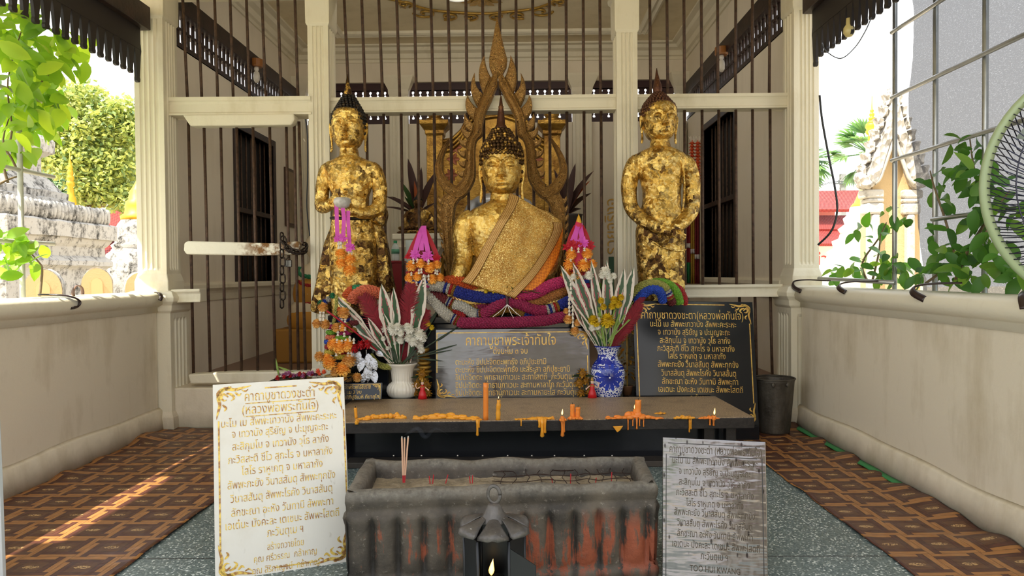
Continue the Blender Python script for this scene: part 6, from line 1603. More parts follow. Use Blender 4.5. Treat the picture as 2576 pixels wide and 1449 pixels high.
for k in range(1, 6):
    a, b = hx[k], hx[(k + 1) % 6]; nn = ((a + b) / 2 - Vector((LC.x, YL, 0))).normalized() * .003
    MB().add([a, b, b + Vector((0, 0, ztop)), a + Vector((0, 0, ztop))], [(0, 1, 2, 3)]).build('side_panel', MAT['blackmetal'], ln, solid=.003)
for p in hx: MB().tube([p + Vector((0, 0, .0)), p + Vector((0, 0, ztop))], .006, 6).build('corner_post', MAT['blackmetal'], ln, smooth=True)
MB().prism([p + Vector((0, 0, .0)) for p in hx], (0, 0, .012)).build('floor_plate', MAT['blackmetal'], ln)
a = hx[1]; dv = Vector((cos(-.55), sin(-.55), 0)) * .098
dr = MB().add([a + Vector((0, 0, .012)), a + dv + Vector((0, 0, .012)), a + dv + Vector((0, 0, ztop - .055)), a + Vector((0, 0, ztop - .02))], [(0, 1, 2, 3)]).build('door', MAT['blackmetal'], ln, solid=.003)
oil = PX(1238, 1452, YL); MB().lathe(Vector((LC.x, YL + .0, 0)), [(.0, .10), (.03, .10), (.036, .13), (.034, zz(1452)), (.0, zz(1450))], 16).build('oil_cup', MAT['blackmetal'], ln, smooth=True)
flame(1236, 1447, 42, bpy.data.objects['oil_cup'], YL, .36)
# ------------------------------------------------------------------ bucket
nt = NT('dented galvanised steel'); co = nt.coord(); b = nt.noise(nt.mapping(co, (6, 6, 2)), 2, 5); MAT['zinc'] = nt.done(nt.principled(nt.mix(nt.ramp(b, .35, .65), srgb(104, 98, 88), srgb(72, 66, 58)), .55, .55, nt.bump(nt.noise(co, 14, 3), .4, .02)))
bq = GZ(1944, 1072, 0); bk = thing('metal_bucket', 'dented grey metal bucket in the corner behind the black plaque', 'bucket', (1.80, 5.08, 0)); bc = Vector((1.80, 5.08, 0)); zt = PX(1945, 950, 5.1).z
wob = lambda w, h: 1 + .03 * sin(w * 2 + .6) * h / .4 + .008 * sin(w * 9)
MB().lathe(bc, [(0, .012), (.10, .012), (.103, .0), (.108, .02), (.112, .05), (.140, zt - .02), (.147, zt), (.142, zt + .004), (.137, zt - .02), (.108, .06), (.0, .05)], 36, wob).build('pail', MAT['zinc'], bk, smooth=True)
MB().tube([bc + Vector((.144 * cos(2 * pi * k / 36) * wob(2 * pi * k / 36, zt), .144 * sin(2 * pi * k / 36) * wob(2 * pi * k / 36, zt), zt)) for k in range(37)], .006, 6).build('rolled_rim', MAT['zinc'], bk, smooth=True)
for s in (-1, 1): MB().ell(bc + Vector((s * .05, -.135, zt - .03)), .014, .008, .018, 10, 6).build('handle_lug', MAT['zinc'], bk, smooth=True)
# ================================================================== garlands of stitched beads
def beadmat(name, c):
    nt = NT(name); co = nt.coord(); v = nt.voronoi(co, 150); n = nt.noise(co, 20, 3)
    cc = nt.mix(nt.ramp(v, .15, .6), c, tuple(x * .45 for x in c)); cc = nt.mix(nt.ramp(n, .5, .7, 0, .35), cc, tuple(x * .6 for x in c))
    return nt.done(nt.principled(cc, .6, 0, nt.bump(v, .7, .01)))
BC = dict(orange=srgb(240, 100, 30), coral=srgb(250, 128, 88), white=srgb(222, 216, 202), blue=srgb(30, 48, 156), pink=srgb(222, 52, 120), magenta=srgb(178, 36, 92), tan=srgb(200, 130, 62), gold=srgb(176, 126, 36), maroon=srgb(120, 28, 34), red=srgb(196, 34, 36), lime=srgb(132, 196, 50), olive=srgb(186, 184, 92), green=srgb(48, 160, 104), brown=srgb(112, 74, 40), azure=srgb(38, 84, 208), yellow=srgb(228, 206, 70), rose=srgb(214, 40, 128))
def bead(c):
    n = c + ' beadwork'
    if n not in MAT: MAT[n] = beadmat(n, BC[c])
    return MAT[n]
def knit(mb, P, r, seg=16, step=.0105):
    """tube whose surface is a tight net of small beads"""
    L = [0]
    for a, b in zip(P, P[1:]): L.append(L[-1] + (b - a).length)
    n = max(3, int(L[-1] / step)); Q = []
    for i in range(n + 1):
        s = L[-1] * i / n; k = max(0, min(len(P) - 2, next((j for j in range(len(L) - 1) if L[j + 1] >= s), len(P) - 2)))
        Q.append(P[k].lerp(P[k + 1], (s - L[k]) / max(1e-6, L[k + 1] - L[k])))
    mb.tube(Q, [r * (.86 if i in (0, n) else 1) for i in range(n + 1)], seg, ring=lambda i, k: 1 + (.13 if (i + k) % 2 else -.09))
YR = 4.93
def rope(label, pts, secs, r=.036, cat='garland'):
    """pts: (px, py, dy); secs: (colour, share of the length)"""
    P = bez([PX(x, y, YR + dy) for x, y, dy in pts], 8); t = thing('bead_garland', label, cat, P[0], 'stitched bead garlands draped before the seated statue')
    tot = sum(s for _, s in secs); a = 0; n = len(P) - 1
    for c, s in secs:
        i0, i1 = int(round(a / tot * n)), int(round((a + s) / tot * n)); a += s
        if i1 - i0 < 1: continue
        m = MB()
        if c == 'band':
            Q = P[i0:i1 + 1]; cols = ['white', 'blue', 'white', 'red', 'gold']; d0, d1 = Q[0], Q[-1]
            for k, cc in enumerate(cols):
                mm = MB(); x = d0.lerp(d1, k / 5); y = d0.lerp(d1, (k + 1) / 5); knit(mm, [x, x.lerp(y, .5), y], r * .97, 16, .007); mm.build('band', bead(cc), t, smooth=False)
        else:
            knit(m, P[i0:i1 + 1], r); m.build('bead_section', bead(c), t, smooth=False)
    return t
rope('orange bead garland lying behind the blue and white garland', [(1098, 722, .06), (1130, 708, .05), (1165, 712, .05), (1200, 730, .06), (1222, 744, .08)], [('orange', 1)], .04)
rope('white to blue to pink bead garland arching across the seated statue lap', [(1028, 738, .02), (1060, 722, .0), (1095, 718, .0), (1135, 728, .0), (1170, 740, .0), (1215, 748, -.01), (1262, 746, -.02), (1300, 744, -.02), (1345, 738, -.0), (1385, 718, .0), (1425, 708, .02), (1450, 712, .04)], [('white', .22), ('band', .07), ('blue', .28), ('band', .05), ('pink', .38)], .038)
rope('tan bead garland tucked under the pink end', [(1318, 766, .03), (1352, 758, .03), (1390, 744, .03), (1430, 728, .04), (1455, 722, .05)], [('tan', 1)], .036)
rope('white to magenta bead garland hanging lowest along the plaque top', [(1075, 745, .0), (1095, 762, -.0), (1118, 786, -.02), (1145, 806, -.03), (1175, 812, -.035), (1240, 812, -.035), (1310, 810, -.035), (1370, 806, -.03), (1412, 798, -.02), (1440, 796, -.0), (1462, 790, .02)], [('white', .26), ('band', .06), ('magenta', .55), ('band', .06), ('gold', .07)], .036)
rope('maroon to white to magenta garland rising to the centre knot', [(1082, 742, .03), (1110, 750, .02), (1136, 764, .02), (1165, 772, .01), (1195, 790, .0), (1222, 786, -.02), (1250, 768, -.03), (1275, 757, -.03)], [('maroon', .22), ('band', .08), ('white', .3), ('band', .06), ('magenta', .34)], .034)
rope('magenta to blue bead garland falling away from the centre knot', [(1275, 757, -.03), (1305, 764, -.03), (1340, 778, -.02), (1375, 780, -.01), (1410, 768, .0), (1440, 752, .02), (1462, 745, .04)], [('magenta', .5), ('band', .15), ('blue', .35)], .035)
rope('gold bead garland peeping out behind the magenta crossing', [(1215, 806, .02), (1240, 788, .02), (1275, 774, .02), (1310, 784, .02), (1345, 798, .03)], [('gold', .8), ('blue', .2)], .032)
rope('olive bead garland between the maroon and white garlands', [(1100, 752, .05), (1128, 772, .04), (1150, 788, .03), (1172, 796, .02)], [('gold', .5), ('red', .5)], .03)
rope('pink bead garland crossing behind near the white one', [(1130, 752, .06), (1170, 756, .05), (1215, 770, .05), (1260, 786, .05)], [('magenta', 1)], .032)
rope('coral bead garland arching over the red feathers', [(884, 762, .0), (893, 744, .0), (915, 731, .0), (940, 733, .01), (962, 744, .02)], [('coral', 1)], .037)
rope('short brown and green garland behind the coral arch', [(868, 748, .04), (884, 730, .03), (905, 728, .03), (926, 738, .04)], [('orange', .4), ('green', .6)], .03)
rope('olive bead garland arching over the black plaque beside the crossed-hands statue', [(1588, 748, .02), (1612, 722, .0), (1640, 714, -.02), (1668, 722, -.02), (1684, 742, -.02), (1690, 764, .02)], [('olive', .7), ('band', .18), ('maroon', .12)], .030)
rope('blue bead garland arching inside the olive one over the black plaque', [(1600, 760, -.0), (1618, 740, -.03), (1640, 728, -.04), (1660, 734, -.04), (1668, 760, .0)], [('azure', 1)], .030)
rope('bright green bead garland arching outermost over the black plaque', [(1640, 712, .04), (1668, 712, .02), (1690, 722, .02), (1704, 742, .02), (1710, 765, .03)], [('lime', 1)], .030)
rope('red bead garland ending beside the bright green arch', [(1690, 718, .06), (1708, 728, .05), (1719, 748, .04), (1722, 768, .05)], [('red', 1)], .026)
# dark rod the garlands hang over, and the cord of the knot
tag(MB().tube([PX(1155, 761, 4.99), PX(1450, 757, 4.99)], .009, 8).build('garland_rod', MAT['iron'], smooth=True), 'thin dark iron rod holding up the garlands before the seated statue', 'rod')
t = thing('cord_knot', 'white string tassel tied round the centre of the crossing garlands', 'string', PX(1275, 762, 4.86)); wh = mt('white string', srgb(226, 218, 214), .7)
MB().tube([PX(1276, 742, 4.875), PX(1276, 766, 4.86)], .011, 8).build('knot', mt('dark cord', srgb(60, 24, 24), .6), t)
for a in ((1300, 790), (1310, 796), (1262, 797), (1292, 800), (1240, 797)): MB().tube(bez([PX(1276, 766, 4.855), PX((1276 + a[0]) / 2, a[1] - 14, 4.85), PX(*a, 4.87)], 4), .0022, 5).build('strand', wh, t)

# ------------------------------------------------------------------ flowers for garlands
def petalmat(name, a, b, tr=.2):
    MAT[name] = leafy(name, (a, b, tuple((x + y) / 2 for x, y in zip(a, b))), .6, tr, .5, 1.15)
petalmat('marigold', srgb(255, 212, 112), srgb(252, 190, 82)); petalmat('cloth_marigold', srgb(240, 200, 122), srgb(230, 176, 94)); petalmat('white_petal', srgb(252, 251, 246), srgb(244, 242, 234), .4); petalmat('yellow_petal', srgb(240, 214, 50), srgb(216, 184, 36)); petalmat('red_petal', srgb(206, 26, 34), srgb(166, 14, 24)); petalmat('pink_ribbon', srgb(226, 110, 206), srgb(214, 84, 186)); petalmat('red_ribbon', srgb(206, 32, 52), srgb(176, 20, 40)); petalmat('gold_petal', srgb(196, 146, 40), srgb(158, 108, 24)); petalmat('lilac_petal', srgb(206, 176, 206), srgb(150, 60, 110)); petalmat('coral_petal', srgb(240, 120, 70), srgb(226, 90, 50))
petalmat('jasmine', srgb(240, 234, 220), srgb(228, 220, 204)); petalmat('silver_leaf', srgb(196, 198, 202), srgb(150, 152, 158))
petalmat('green_stem', srgb(74, 104, 44), srgb(52, 84, 38)); petalmat('dark_blade', srgb(52, 74, 34), srgb(34, 50, 26)); petalmat('light_blade', srgb(168, 184, 92), srgb(120, 148, 62))
def pom(mb, c, r, flat=.75, n=3, k=13, seed=0, tilt=None):
    rnd = random.Random(seed); c = Vector(c); mb.ell(c, r * .6, r * .6, r * .6 * (flat if not tilt else 1), 8, 6)
    for l in range(n):
        el = -.25 + l * (1.6 / max(1, n - 1)); m_ = max(5, int(k * 1.3 * cos(el * .8)))
        for q in range(m_):
            a = 2 * pi * (q + .5 * l) / m_ + rnd.uniform(-.12, .12); e = el + rnd.uniform(-.15, .15)
            d = Vector((cos(a) * cos(e), sin(a) * cos(e), sin(e) * flat)); 
            if tilt: d = tilt @ d
            mb.leaf(c + d * r * .42, d, (0, 0, 1) if abs(d.z) < .9 else (1, 0, 0), r * rnd.uniform(.48, .62), r * .38, 2, .12, .2, lambda t: .5 + .6 * sin(pi * min(.92, t * .8 + .1)) * (1 if t < .99 else .7))
    return mb
FACE = Matrix.Rotation(math.radians(70), 3, 'X')
def strand(mb, a, b, r=.011, n=4):
    a, b = Vector(a), Vector(b); d = (b - a) / n
    for i in range(n):
        p = a + d * i; mb.lathe(p, [(r * .25, 0), (r * .55, d.z * .25), (r, d.z * .85), (r * .7, d.z * .98), (0, d.z)], 7)
def ribbon(mb, pts, w, Y, up=(0, -1, 0), tw=0.):
    P = bez([PX(x, y, Y + (q[0] if q else 0)) for x, y, *q in pts], 5); g = []
    for i, p in enumerate(P):
        s = Vector((cos(tw * i), sin(tw * i) * .6, 0)) * w / 2; g.append([p - s, p, p + s])
    mb.sheet(g)
def bow(mb, c, r, seed=0):
    rnd = random.Random(seed)
    for q in range(9):
        a = q * 2 * pi / 9 + rnd.uniform(-.3, .3); d = Vector((cos(a), -.5 + rnd.uniform(-.3, .3), sin(a))); mb.leaf(c, d, (0, -1, .3), r, r * .5, 3, .15, .25)
def hang(label, ribbons, bows, poms, strands, Y, group=None, rm='pink_ribbon', pm='marigold', w=.028):
    t = thing('flower_garland', label, 'garland', PX(*ribbons[0][0][:2], Y) if ribbons else PX(*poms[0][:2], Y), group)
    for R in ribbons:
        m = MB(); ribbon(m, R, w, Y); m.build('ribbon', MAT[rm], t, solid=.0012)
    for i, (x, y, r) in enumerate(bows):
        m = MB(); bow(m, PX(x, y, Y - .02), r * Y / F_PX, i); m.build('bow', MAT[rm], t, smooth=True)
    for i, (x, y, r) in enumerate(poms):
        m = MB(); pom(m, PX(x, y, Y - .015), r * Y / F_PX, .72, 6, 16, i + int(x), FACE); m.build('marigold', MAT[pm], t, smooth=True)
    for x, y0, y1 in strands:
        m = MB(); strand(m, PX(x, y0, Y - .02), PX(x, y1, Y - .02), .011, max(2, int((y1 - y0) / 9))); m.build('jasmine', MAT['jasmine'], t, smooth=True)
    return t
# alms bowl and its garlands
bc = S(880, 519, -.215); bw = thing('alms_bowl', 'grey stone alms bowl held in the hands of the standing statue', 'bowl', bc)
m = MB(); k = KS; m.lathe(bc, [(0, -13 * k), (10 * k, -12 * k), (17 * k, -7 * k), (21 * k, 2 * k), (20 * k, 9 * k), (17 * k, 13 * k), (13 * k, 13 * k), (15 * k, 6 * k), (0, -6 * k)], 28)
m.build('bowl_body', simple('grey bowl with peeling leaf', srgb(206, 204, 200), .35, 0, 0, 14, .2, 40, dark=srgb(150, 146, 138)), bw, smooth=True)
hang('short pink ribbon with two marigolds hanging from the alms bowl on the column side', [[(846, 504, .02), (847, 540, .0), (848, 575, -.01), (849, 602, .0)], [(860, 512, .02), (865, 545, .0), (864, 580, .0), (862, 602, .0)]], [(848, 602, 10), (863, 598, 14)], [(857, 637, 15), (858, 662, 15)], [(852, 606, 628), (858, 606, 626), (857, 642, 654)], 4.87)
hang('long pink ribbon with two marigolds hanging lowest from the alms bowl', [[(876, 530, .02), (876, 560, .0), (878, 590, .0), (880, 620, .0)]], [(881, 622, 15)], [(881, 652, 17), (880, 679, 19)], [(878, 630, 642), (884, 630, 642), (878, 658, 670), (884, 658, 670)], 4.87, w=.026)
# two ribboned flower cones
def cone(label, cx, tip, base, r0, Y, poms, bows, strands, rib, core, tipmat=None):
    c = PX(cx, base, Y); k = Y / F_PX; t = thing('flower_cone', label, 'offering', Vector((c.x, c.y, c.z)), 'ribboned flower cones')
    H = PX(cx, tip, Y).z - c.z
    MB().lathe(c, [(r0 * k, 0), (r0 * k * .95, H * .3), (r0 * k * .62, H * .6), (r0 * k * .28, H * .86), (.004, H)], 18).build('cone_body', core, t, smooth=True)
    if tipmat: MB().lathe(PX(cx, tip + 20, Y), [(.018, 0), (.02, .02), (.012, .045), (.0, .075)], 12).build('gilt_tip', tipmat, t, smooth=True)
    for R in rib[0]: m = MB(); ribbon(m, R, .034, Y); m.build('ribbon', MAT['pink_ribbon'], t, solid=.001)
    for R in rib[1]: m = MB(); ribbon(m, R, .034, Y); m.build('red_ribbon', MAT['red_ribbon'], t, solid=.001)
    for i, (x, y, r, mm) in enumerate(bows): m = MB(); bow(m, PX(x, y, Y - .12 + .001 * abs(x - cx)), r * k, i + int(cx)); m.build('bow', MAT[mm], t, smooth=True)
    for i, (x, y, r) in enumerate(poms): m = MB(); pom(m, PX(x, y, Y - .135 + .0012 * abs(x - cx)), r * k, .72, 6, 15, i + int(cx), FACE); m.build('marigold', MAT['marigold'], t, smooth=True)
    for x, y0, y1 in strands: m = MB(); strand(m, PX(x, y0, Y - .15 + .0012 * abs(x - cx)), PX(x, y1, Y - .15 + .0012 * abs(x - cx)), .010, max(2, int((y1 - y0) / 8))); m.build('jasmine', MAT['jasmine'], t, smooth=True)
    for j, (yy, cc) in enumerate(((base - 4, 'rose'), (base - 16, 'azure'), (base - 27, 'white'), (base - 38, 'red'))):
        P = [PX(cx, yy, Y) + Vector((cos(a), sin(a), 0)) * (r0 * k * (.98 - j * .01)) for a in [2 * pi * q / 24 for q in range(25)]]; m = MB(); knit(m, P, .013, 8, .009); m.build('bead_ring', bead(cc), t)
    return t
YK = 5.0
dkr = mt('dark red cloth', srgb(120, 18, 30), .7); pk = petalmat
cone('ribboned flower cone between the alms-bowl statue and the flame frame', 1064, 572, 724, 40, YK, [(1035, 669, 15), (1058, 663, 13), (1081, 673, 16), (1099, 666, 13), (1030, 699, 13), (1050, 696, 13), (1087, 702, 14), (1106, 698, 12), (1040, 722, 16)], [(1046, 640, 16, 'pink_ribbon'), (1076, 645, 18, 'pink_ribbon'), (1098, 650, 14, 'red_ribbon'), (1028, 645, 10, 'red_ribbon')],
     [(1040, 650, 664), (1050, 650, 662), (1078, 652, 666), (1060, 674, 688), (1054, 676, 690), (1095, 676, 690), (1100, 678, 692), (1035, 684, 694), (1066, 690, 706), (1078, 690, 706), (1048, 708, 720), (1066, 708, 722)],
     ([[(1062, 574), (1056, 590, -.05), (1047, 620, -.08), (1042, 640, -.08)], [(1066, 568), (1068, 590, -.05), (1074, 620, -.08), (1078, 642, -.08)], [(1064, 570), (1060, 600, -.06), (1060, 630, -.08)]], [[(1068, 576), (1080, 600, -.03), (1094, 630, -.05), (1102, 655, -.05)], [(1058, 580), (1042, 610, -.03), (1030, 636, -.04), (1022, 650, -.04)]]), dkr)
cone('ribboned red flower cone with a gilt tip beside the palm-side slim column', 1456, 545, 724, 38, YK, [(1437, 640, 15), (1477, 638, 15), (1432, 665, 17), (1468, 668, 18), (1490, 664, 13), (1424, 690, 14), (1450, 694, 15)], [(1466, 610, 17, 'pink_ribbon'), (1440, 616, 15, 'red_ribbon'), (1485, 618, 14, 'red_ribbon'), (1424, 622, 12, 'red_ribbon'), (1455, 618, 12, 'red_ribbon')],
     [(1438, 620, 632), (1455, 622, 636), (1470, 622, 632), (1436, 650, 660), (1473, 648, 660), (1450, 676, 690), (1440, 700, 716), (1462, 702, 716)],
     ([[(1456, 560), (1450, 580, -.05), (1440, 605, -.07)], [(1458, 562), (1462, 585, -.05), (1466, 612, -.08)], [(1460, 562), (1448, 590, -.06), (1446, 615, -.08)]], [[(1450, 566), (1438, 590, -.04), (1430, 616, -.05)], [(1462, 566), (1474, 590, -.04), (1482, 616, -.05)]]), mt('crimson paper', srgb(196, 40, 78), .6), MAT['goldleaf_out'])
hang('slender jasmine garland dangling before the pink garland end', [], [], [(1429, 803, 13), (1446, 832, 12), (1452, 812, 10), (1424, 782, 8)], [(1432, 738, 796), (1441, 745, 824), (1436, 700, 740)], 4.87, pm='cloth_marigold')
# ------------------------------------------------------------------ crowded flower stack on the white-board side
YF = 4.84
hang('yellow cloth marigold tassel hanging beside the statue robe hem', [], [], [(812, 772, 14), (797, 814, 13), (818, 816, 14)], [(806, 780, 808), (814, 780, 808)], YF, pm='cloth_marigold')
st = thing('garland_stack', 'crowded stack of bead rings and cloth marigolds beside the white vase', 'offering', PX(855, 945, YF)); kf = YF / F_PX
for i, (cc, x, y, r) in enumerate((('rose', 836, 822, 13), ('lime', 834, 836, 14), ('coral', 834, 848, 15), ('azure', 828, 860, 13), ('red', 832, 872, 15), ('yellow', 832, 886, 16), ('maroon', 868, 795, 16), ('blue', 866, 804, 17), ('gold', 870, 816, 19), ('rose', 868, 836, 18), ('lime', 862, 850, 20), ('red', 862, 884, 18), ('yellow', 860, 896, 18), ('orange', 858, 778, 13), ('maroon', 888, 812, 16), ('gold', 884, 830, 16))):
    P = [PX(x, y, YF + .02) + Vector((cos(a), sin(a), 0)) * (r * kf * .62) for a in [2 * pi * q / 20 for q in range(21)]]; m = MB(); knit(m, P, r * kf * .42, 8, .009); m.build('bead_ring', bead(cc), st)
m = MB(); knit(m, bez([PX(846, 742, YF), PX(846, 770, YF), PX(842, 800, YF), PX(838, 815, YF)], 5), .012, 10); m.build('bead_strip', bead('olive'), st)
for i, (x, y, r, mm) in enumerate(((865, 788, 15, 'cloth_marigold'), (838, 866, 15, 'marigold'), (855, 872, 18, 'marigold'), (875, 869, 17, 'marigold'), (804, 897, 13, 'cloth_marigold'), (822, 902, 13, 'marigold'), (829, 914, 17, 'marigold'), (878, 907, 17, 'cloth_marigold'), (863, 928, 19, 'marigold'), (843, 936, 12, 'cloth_marigold'), (898, 950, 12, 'cloth_marigold'), (846, 824, 12, 'cloth_marigold'), (862, 824, 10, 'marigold'))):
    m = MB(); pom(m, PX(x, y, YF - .05), r * kf * 1.1, .72, 6, 15, i, FACE); m.build('marigold', MAT[mm], st, smooth=True)
for i, (x, y0, y1) in enumerate(((860, 800, 812), (868, 800, 812), (856, 818, 828), (868, 822, 832), (850, 832, 846), (866, 836, 848), (848, 852, 864), (860, 854, 866), (870, 852, 864), (846, 884, 896), (876, 884, 898), (884, 884, 898), (880, 845, 860), (890, 850, 866))): m = MB(); strand(m, PX(x, y0, YF - .06), PX(x, y1, YF - .06), .011, 2); m.build('jasmine', MAT['jasmine'], st, smooth=True)
for x, y, cc in ((817, 760, 'azure'), (836, 744, 'green'), (826, 752, 'white'), (806, 762, 'green')): m = MB(); pom(m, PX(x, y, YF), 9 * kf, .8, 4, 14, int(x), FACE); m.build('pompom', bead(cc), st, smooth=True)
for x, y, r in ((892, 876, 12), (908, 868, 12), (924, 866, 12)): m = MB(); pom(m, PX(x, y, YF - .06), r * kf * 1.1, .8, 4, 9, int(x), FACE); m.build('red_rose', MAT['red_petal'], st, smooth=True)
MB().lathe(PX(856, 958, YF), [(0, -.05), (.05, -.05), (.03, -.02), (.06, .0), (.10, .03), (.105, .04), (0, .035)], 24).build('gilt_bowl', gold, st, smooth=True)
MB().lathe(PX(856, 1000, YF), [(0, 0), (.05, 0), (.04, .03), (.03, .10), (0, .1)], 16).build('stand', MAT['carved_gold'], st, smooth=True)
sv = thing('silver_leaf_spray', 'spray of shiny silver leaves beside the white vase', 'spray', PX(920, 1000, YF)); MAT['silver'] = simple('crumpled silver foil', srgb(160, 160, 164), .25, .9, 0, 10, .6, 40)
for i, (x, y, dx, dy, L) in enumerate(((905, 884, -14, 34, 40), (925, 890, 8, 40, 44), (912, 900, -8, 34, 36), (935, 900, 10, 26, 34), (924, 920, 2, 38, 40), (938, 930, 6, 30, 36), (918, 936, -6, 24, 30), (945, 884, 16, 10, 26), (896, 876, -10, 20, 26))):
    m = MB(); a = PX(x, y, YF - .03 + .01 * (i % 3)); m.leaf(a, PX(x + dx, y + dy, YF - .05) - a, (.2, -1, .2), L * kf, L * kf * .55, 5, .2, .15); m.build('silver_leaf', MAT['silver'], sv, smooth=True)
MB().tube([PX(925, 1004, YF), PX(924, 940, YF), PX(921, 880, YF)], .005, 6).build('stem', MAT['silver'], sv)
rope('lime bead garland looped behind the white vase', [(930, 892, -.04), (946, 912, -.04), (966, 922, -.05), (985, 922, -.04)], [('olive', 1)], .02)
db = thing('dried_bouquet', 'withered lilac and orange flower bunch lying above the white verse board', 'bouquet', PX(760, 955, 4.62))
for i in range(9): m = MB(); m.tube(bez([PX(815 - i * 4, 940 + (i % 3) * 3, 4.62), PX(760 + i * 6, 940, 4.62), PX(700 + i * 5, 952, 4.62)], 4), .003, 5); m.build('stalk', MAT['dark_blade'], db)
rnd = random.Random(8)
for i in range(22):
    x = 700 + i * 5.6 + rnd.uniform(-4, 4); m = MB(); pom(m, PX(x, 946 - (x - 700) * .07 + rnd.uniform(-7, 5), 4.60 + rnd.uniform(-.03, .03)), rnd.uniform(5, 8) * kf, .8, 3, 9, i, FACE); m.build('withered_flower', MAT['coral_petal' if x > 795 else ('lilac_petal' if i % 3 else 'red_petal')], db, smooth=True)
m = MB(); m.leaf(PX(703, 950, 4.62), PX(693, 905, 4.62) - PX(703, 950, 4.62), (0, -1, 0), .13, .014, 4, .1); m.leaf(PX(740, 936, 4.62), PX(700, 925, 4.6) - PX(740, 936, 4.62), (0, -1, 0), .12, .014, 4, .3); m.build('blade', MAT['light_blade'], db, smooth=True)
tag(MB().box(PX(690, 955, 4.7).x, PX(880, 955, 4.7).x, 4.52, 4.78, .31, PX(760, 956, 4.62).z).build('offering_box', MAT['granite'], bev=.004), 'black stone box behind the white verse board carrying the withered bunch', 'box')

# ------------------------------------------------------------------ vases and their flowers
VW = Vector((PX(1010, 1000, 4.90).x, 4.94, .299)); kv = 4.94 / F_PX
vw = thing('white_vase', 'white ribbed ceramic vase with a round foot on the altar', 'vase', VW)
rib = lambda w, h: 1 + (.022 * cos(w * 26) if .03 < h < .19 else 0)
rows = [(0, 0), (30, 0), (36, 6), (39, 16), (38, 26), (33, 34), (27, 38), (25, 41), (26, 46), (27, 60), (30, 72), (35, 80), (39, 85), (39, 87), (36, 86), (28, 72), (24, 55), (0, 50)]
MB().lathe(VW, [(r * kv, h * kv) for r, h in rows], 104, rib).build('vase_body', simple('cream glazed ceramic', srgb(232, 226, 212), .25, 0, .06, 5), vw, smooth=True)
def variegated():
    nt = NT('striped leaf'); u = nt.xyz(nt.coord('UV')); co = nt.coord(); n = nt.noise(nt.mapping(co, (1, 1, .25)), 60, 4)
    d = (u[0] - .5).abs(); e = d + (n - .5) * .34 + nt.ramp(u[1], .55, 1, 0, .12)
    pink = ((d + (n - .5) * .25 - .20).abs() < .035) * (nt.noise(co, 9, 2) > .5)
    c = nt.mix(nt.ramp(e, .27, .32), srgb(52, 84, 52), srgb(226, 214, 200)); c = nt.mix(pink, c, srgb(196, 90, 104))
    p = nt.principled(c, .35); t = nt.node('ShaderNodeBsdfTranslucent'); nt.put(t.inputs[0], c); m = nt.node('ShaderNodeMixShader'); m.inputs[0].default_value = .2; nt.link(p, m.inputs[1]); nt.link(t.outputs[0], m.inputs[2]); return nt.done(m.outputs[0])
MAT['striped'] = variegated(); MAT['feather'] = leafy('dyed red feather', (srgb(150, 22, 40), srgb(122, 14, 30), srgb(136, 18, 34)), .7, .25)
def sleaf(t, base, tip, W, Y, dy=0., droop=.06, mat='striped', name='striped_leaf', prof=None):
    a, b = PX(*base, Y), PX(*tip, Y + dy); m = MB(); d = b - a
    m.leaf(a, d, (.0, -1, .25), d.length, W, 10, droop, .08, prof or (lambda q: (.30 + .95 * q ** 1.1) if q < .55 else max(0, 1.02 * sin(pi * .5 * min(1, (1 - q) / .45)) ** .8))); return m.build(name, MAT[mat], t, smooth=True)
def plume(t, pts, W, Y, seed):
    P = bez([PX(x, y, Y + dy) for x, y, dy in pts], 14); m = MB(); rnd = random.Random(seed); n = len(P)
    m.tube(P, [.003 - .0022 * i / n for i in range(n)], 5)
    for i in range(2, n):
        d = (P[i] - P[i - 1]).normalized(); s = d.cross(Vector((0, -1, 0))).normalized(); f = i / n; L = W * (sin(pi * min(1, .12 + .85 * f)) ** .6)
        for q in range(3):
            p = P[i - 1].lerp(P[i], q / 3)
            for sg_ in (-1, 1):
                e = (s * sg_ * 1.0 + d * .75 + Vector((0, rnd.uniform(-.25, .1), rnd.uniform(-.1, .1)))).normalized(); m.leaf(p, e, (0, -1, 0), L * rnd.uniform(.85, 1.15), .0075, 2, .22, 0, lambda q_: 1 - .7 * q_)
    return m.build('feather', MAT['feather'], t)
def mum(t, x, y, r, Y, mat, name, seed, n=5):
    m = MB(); pom(m, PX(x, y, Y), r * Y / F_PX * 1.15, .8, n, 15, seed, FACE); return m.build(name, MAT[mat], t, smooth=True)
def stemline(t, x0, y0, x1, y1, Y, r=.0028):
    a, b = PX(x0, y0, Y + .03), PX(x1, y1, Y + .02); MB().tube(bez([a, a.lerp(b, .5) + Vector(((b.x - a.x) * .12, 0, 0)), b], 3), r, 5).build('stem', MAT['green_stem'], t)
YV = 4.90
bq1 = thing('flower_bouquet', 'bouquet of striped leaves, red feathers and white chrysanthemums in the white vase', 'bouquet', VW + Vector((0, 0, .2)))
for a, b, w in (((985, 912), (838, 738), .062), ((982, 912), (850, 762), .05), ((990, 912), (902, 838), .045), ((995, 912), (958, 716), .085), ((1003, 912), (988, 724), .06), ((1028, 912), (1066, 692), .082), ((988, 912), (925, 800), .05), ((1000, 912), (965, 790), .05)): sleaf(bq1, a, b, w * 1.25, YV, -.09)
plume(bq1, [(1000, 912, .03), (975, 850, -.01), (940, 790, -.04), (912, 745, -.05)], .095, YV, 1); plume(bq1, [(1012, 912, .03), (1022, 840, -.01), (1028, 770, -.05), (1034, 715, -.07)], .085, YV, 2); plume(bq1, [(1020, 912, .03), (1050, 840, -.01), (1075, 780, -.03)], .06, YV, 3)
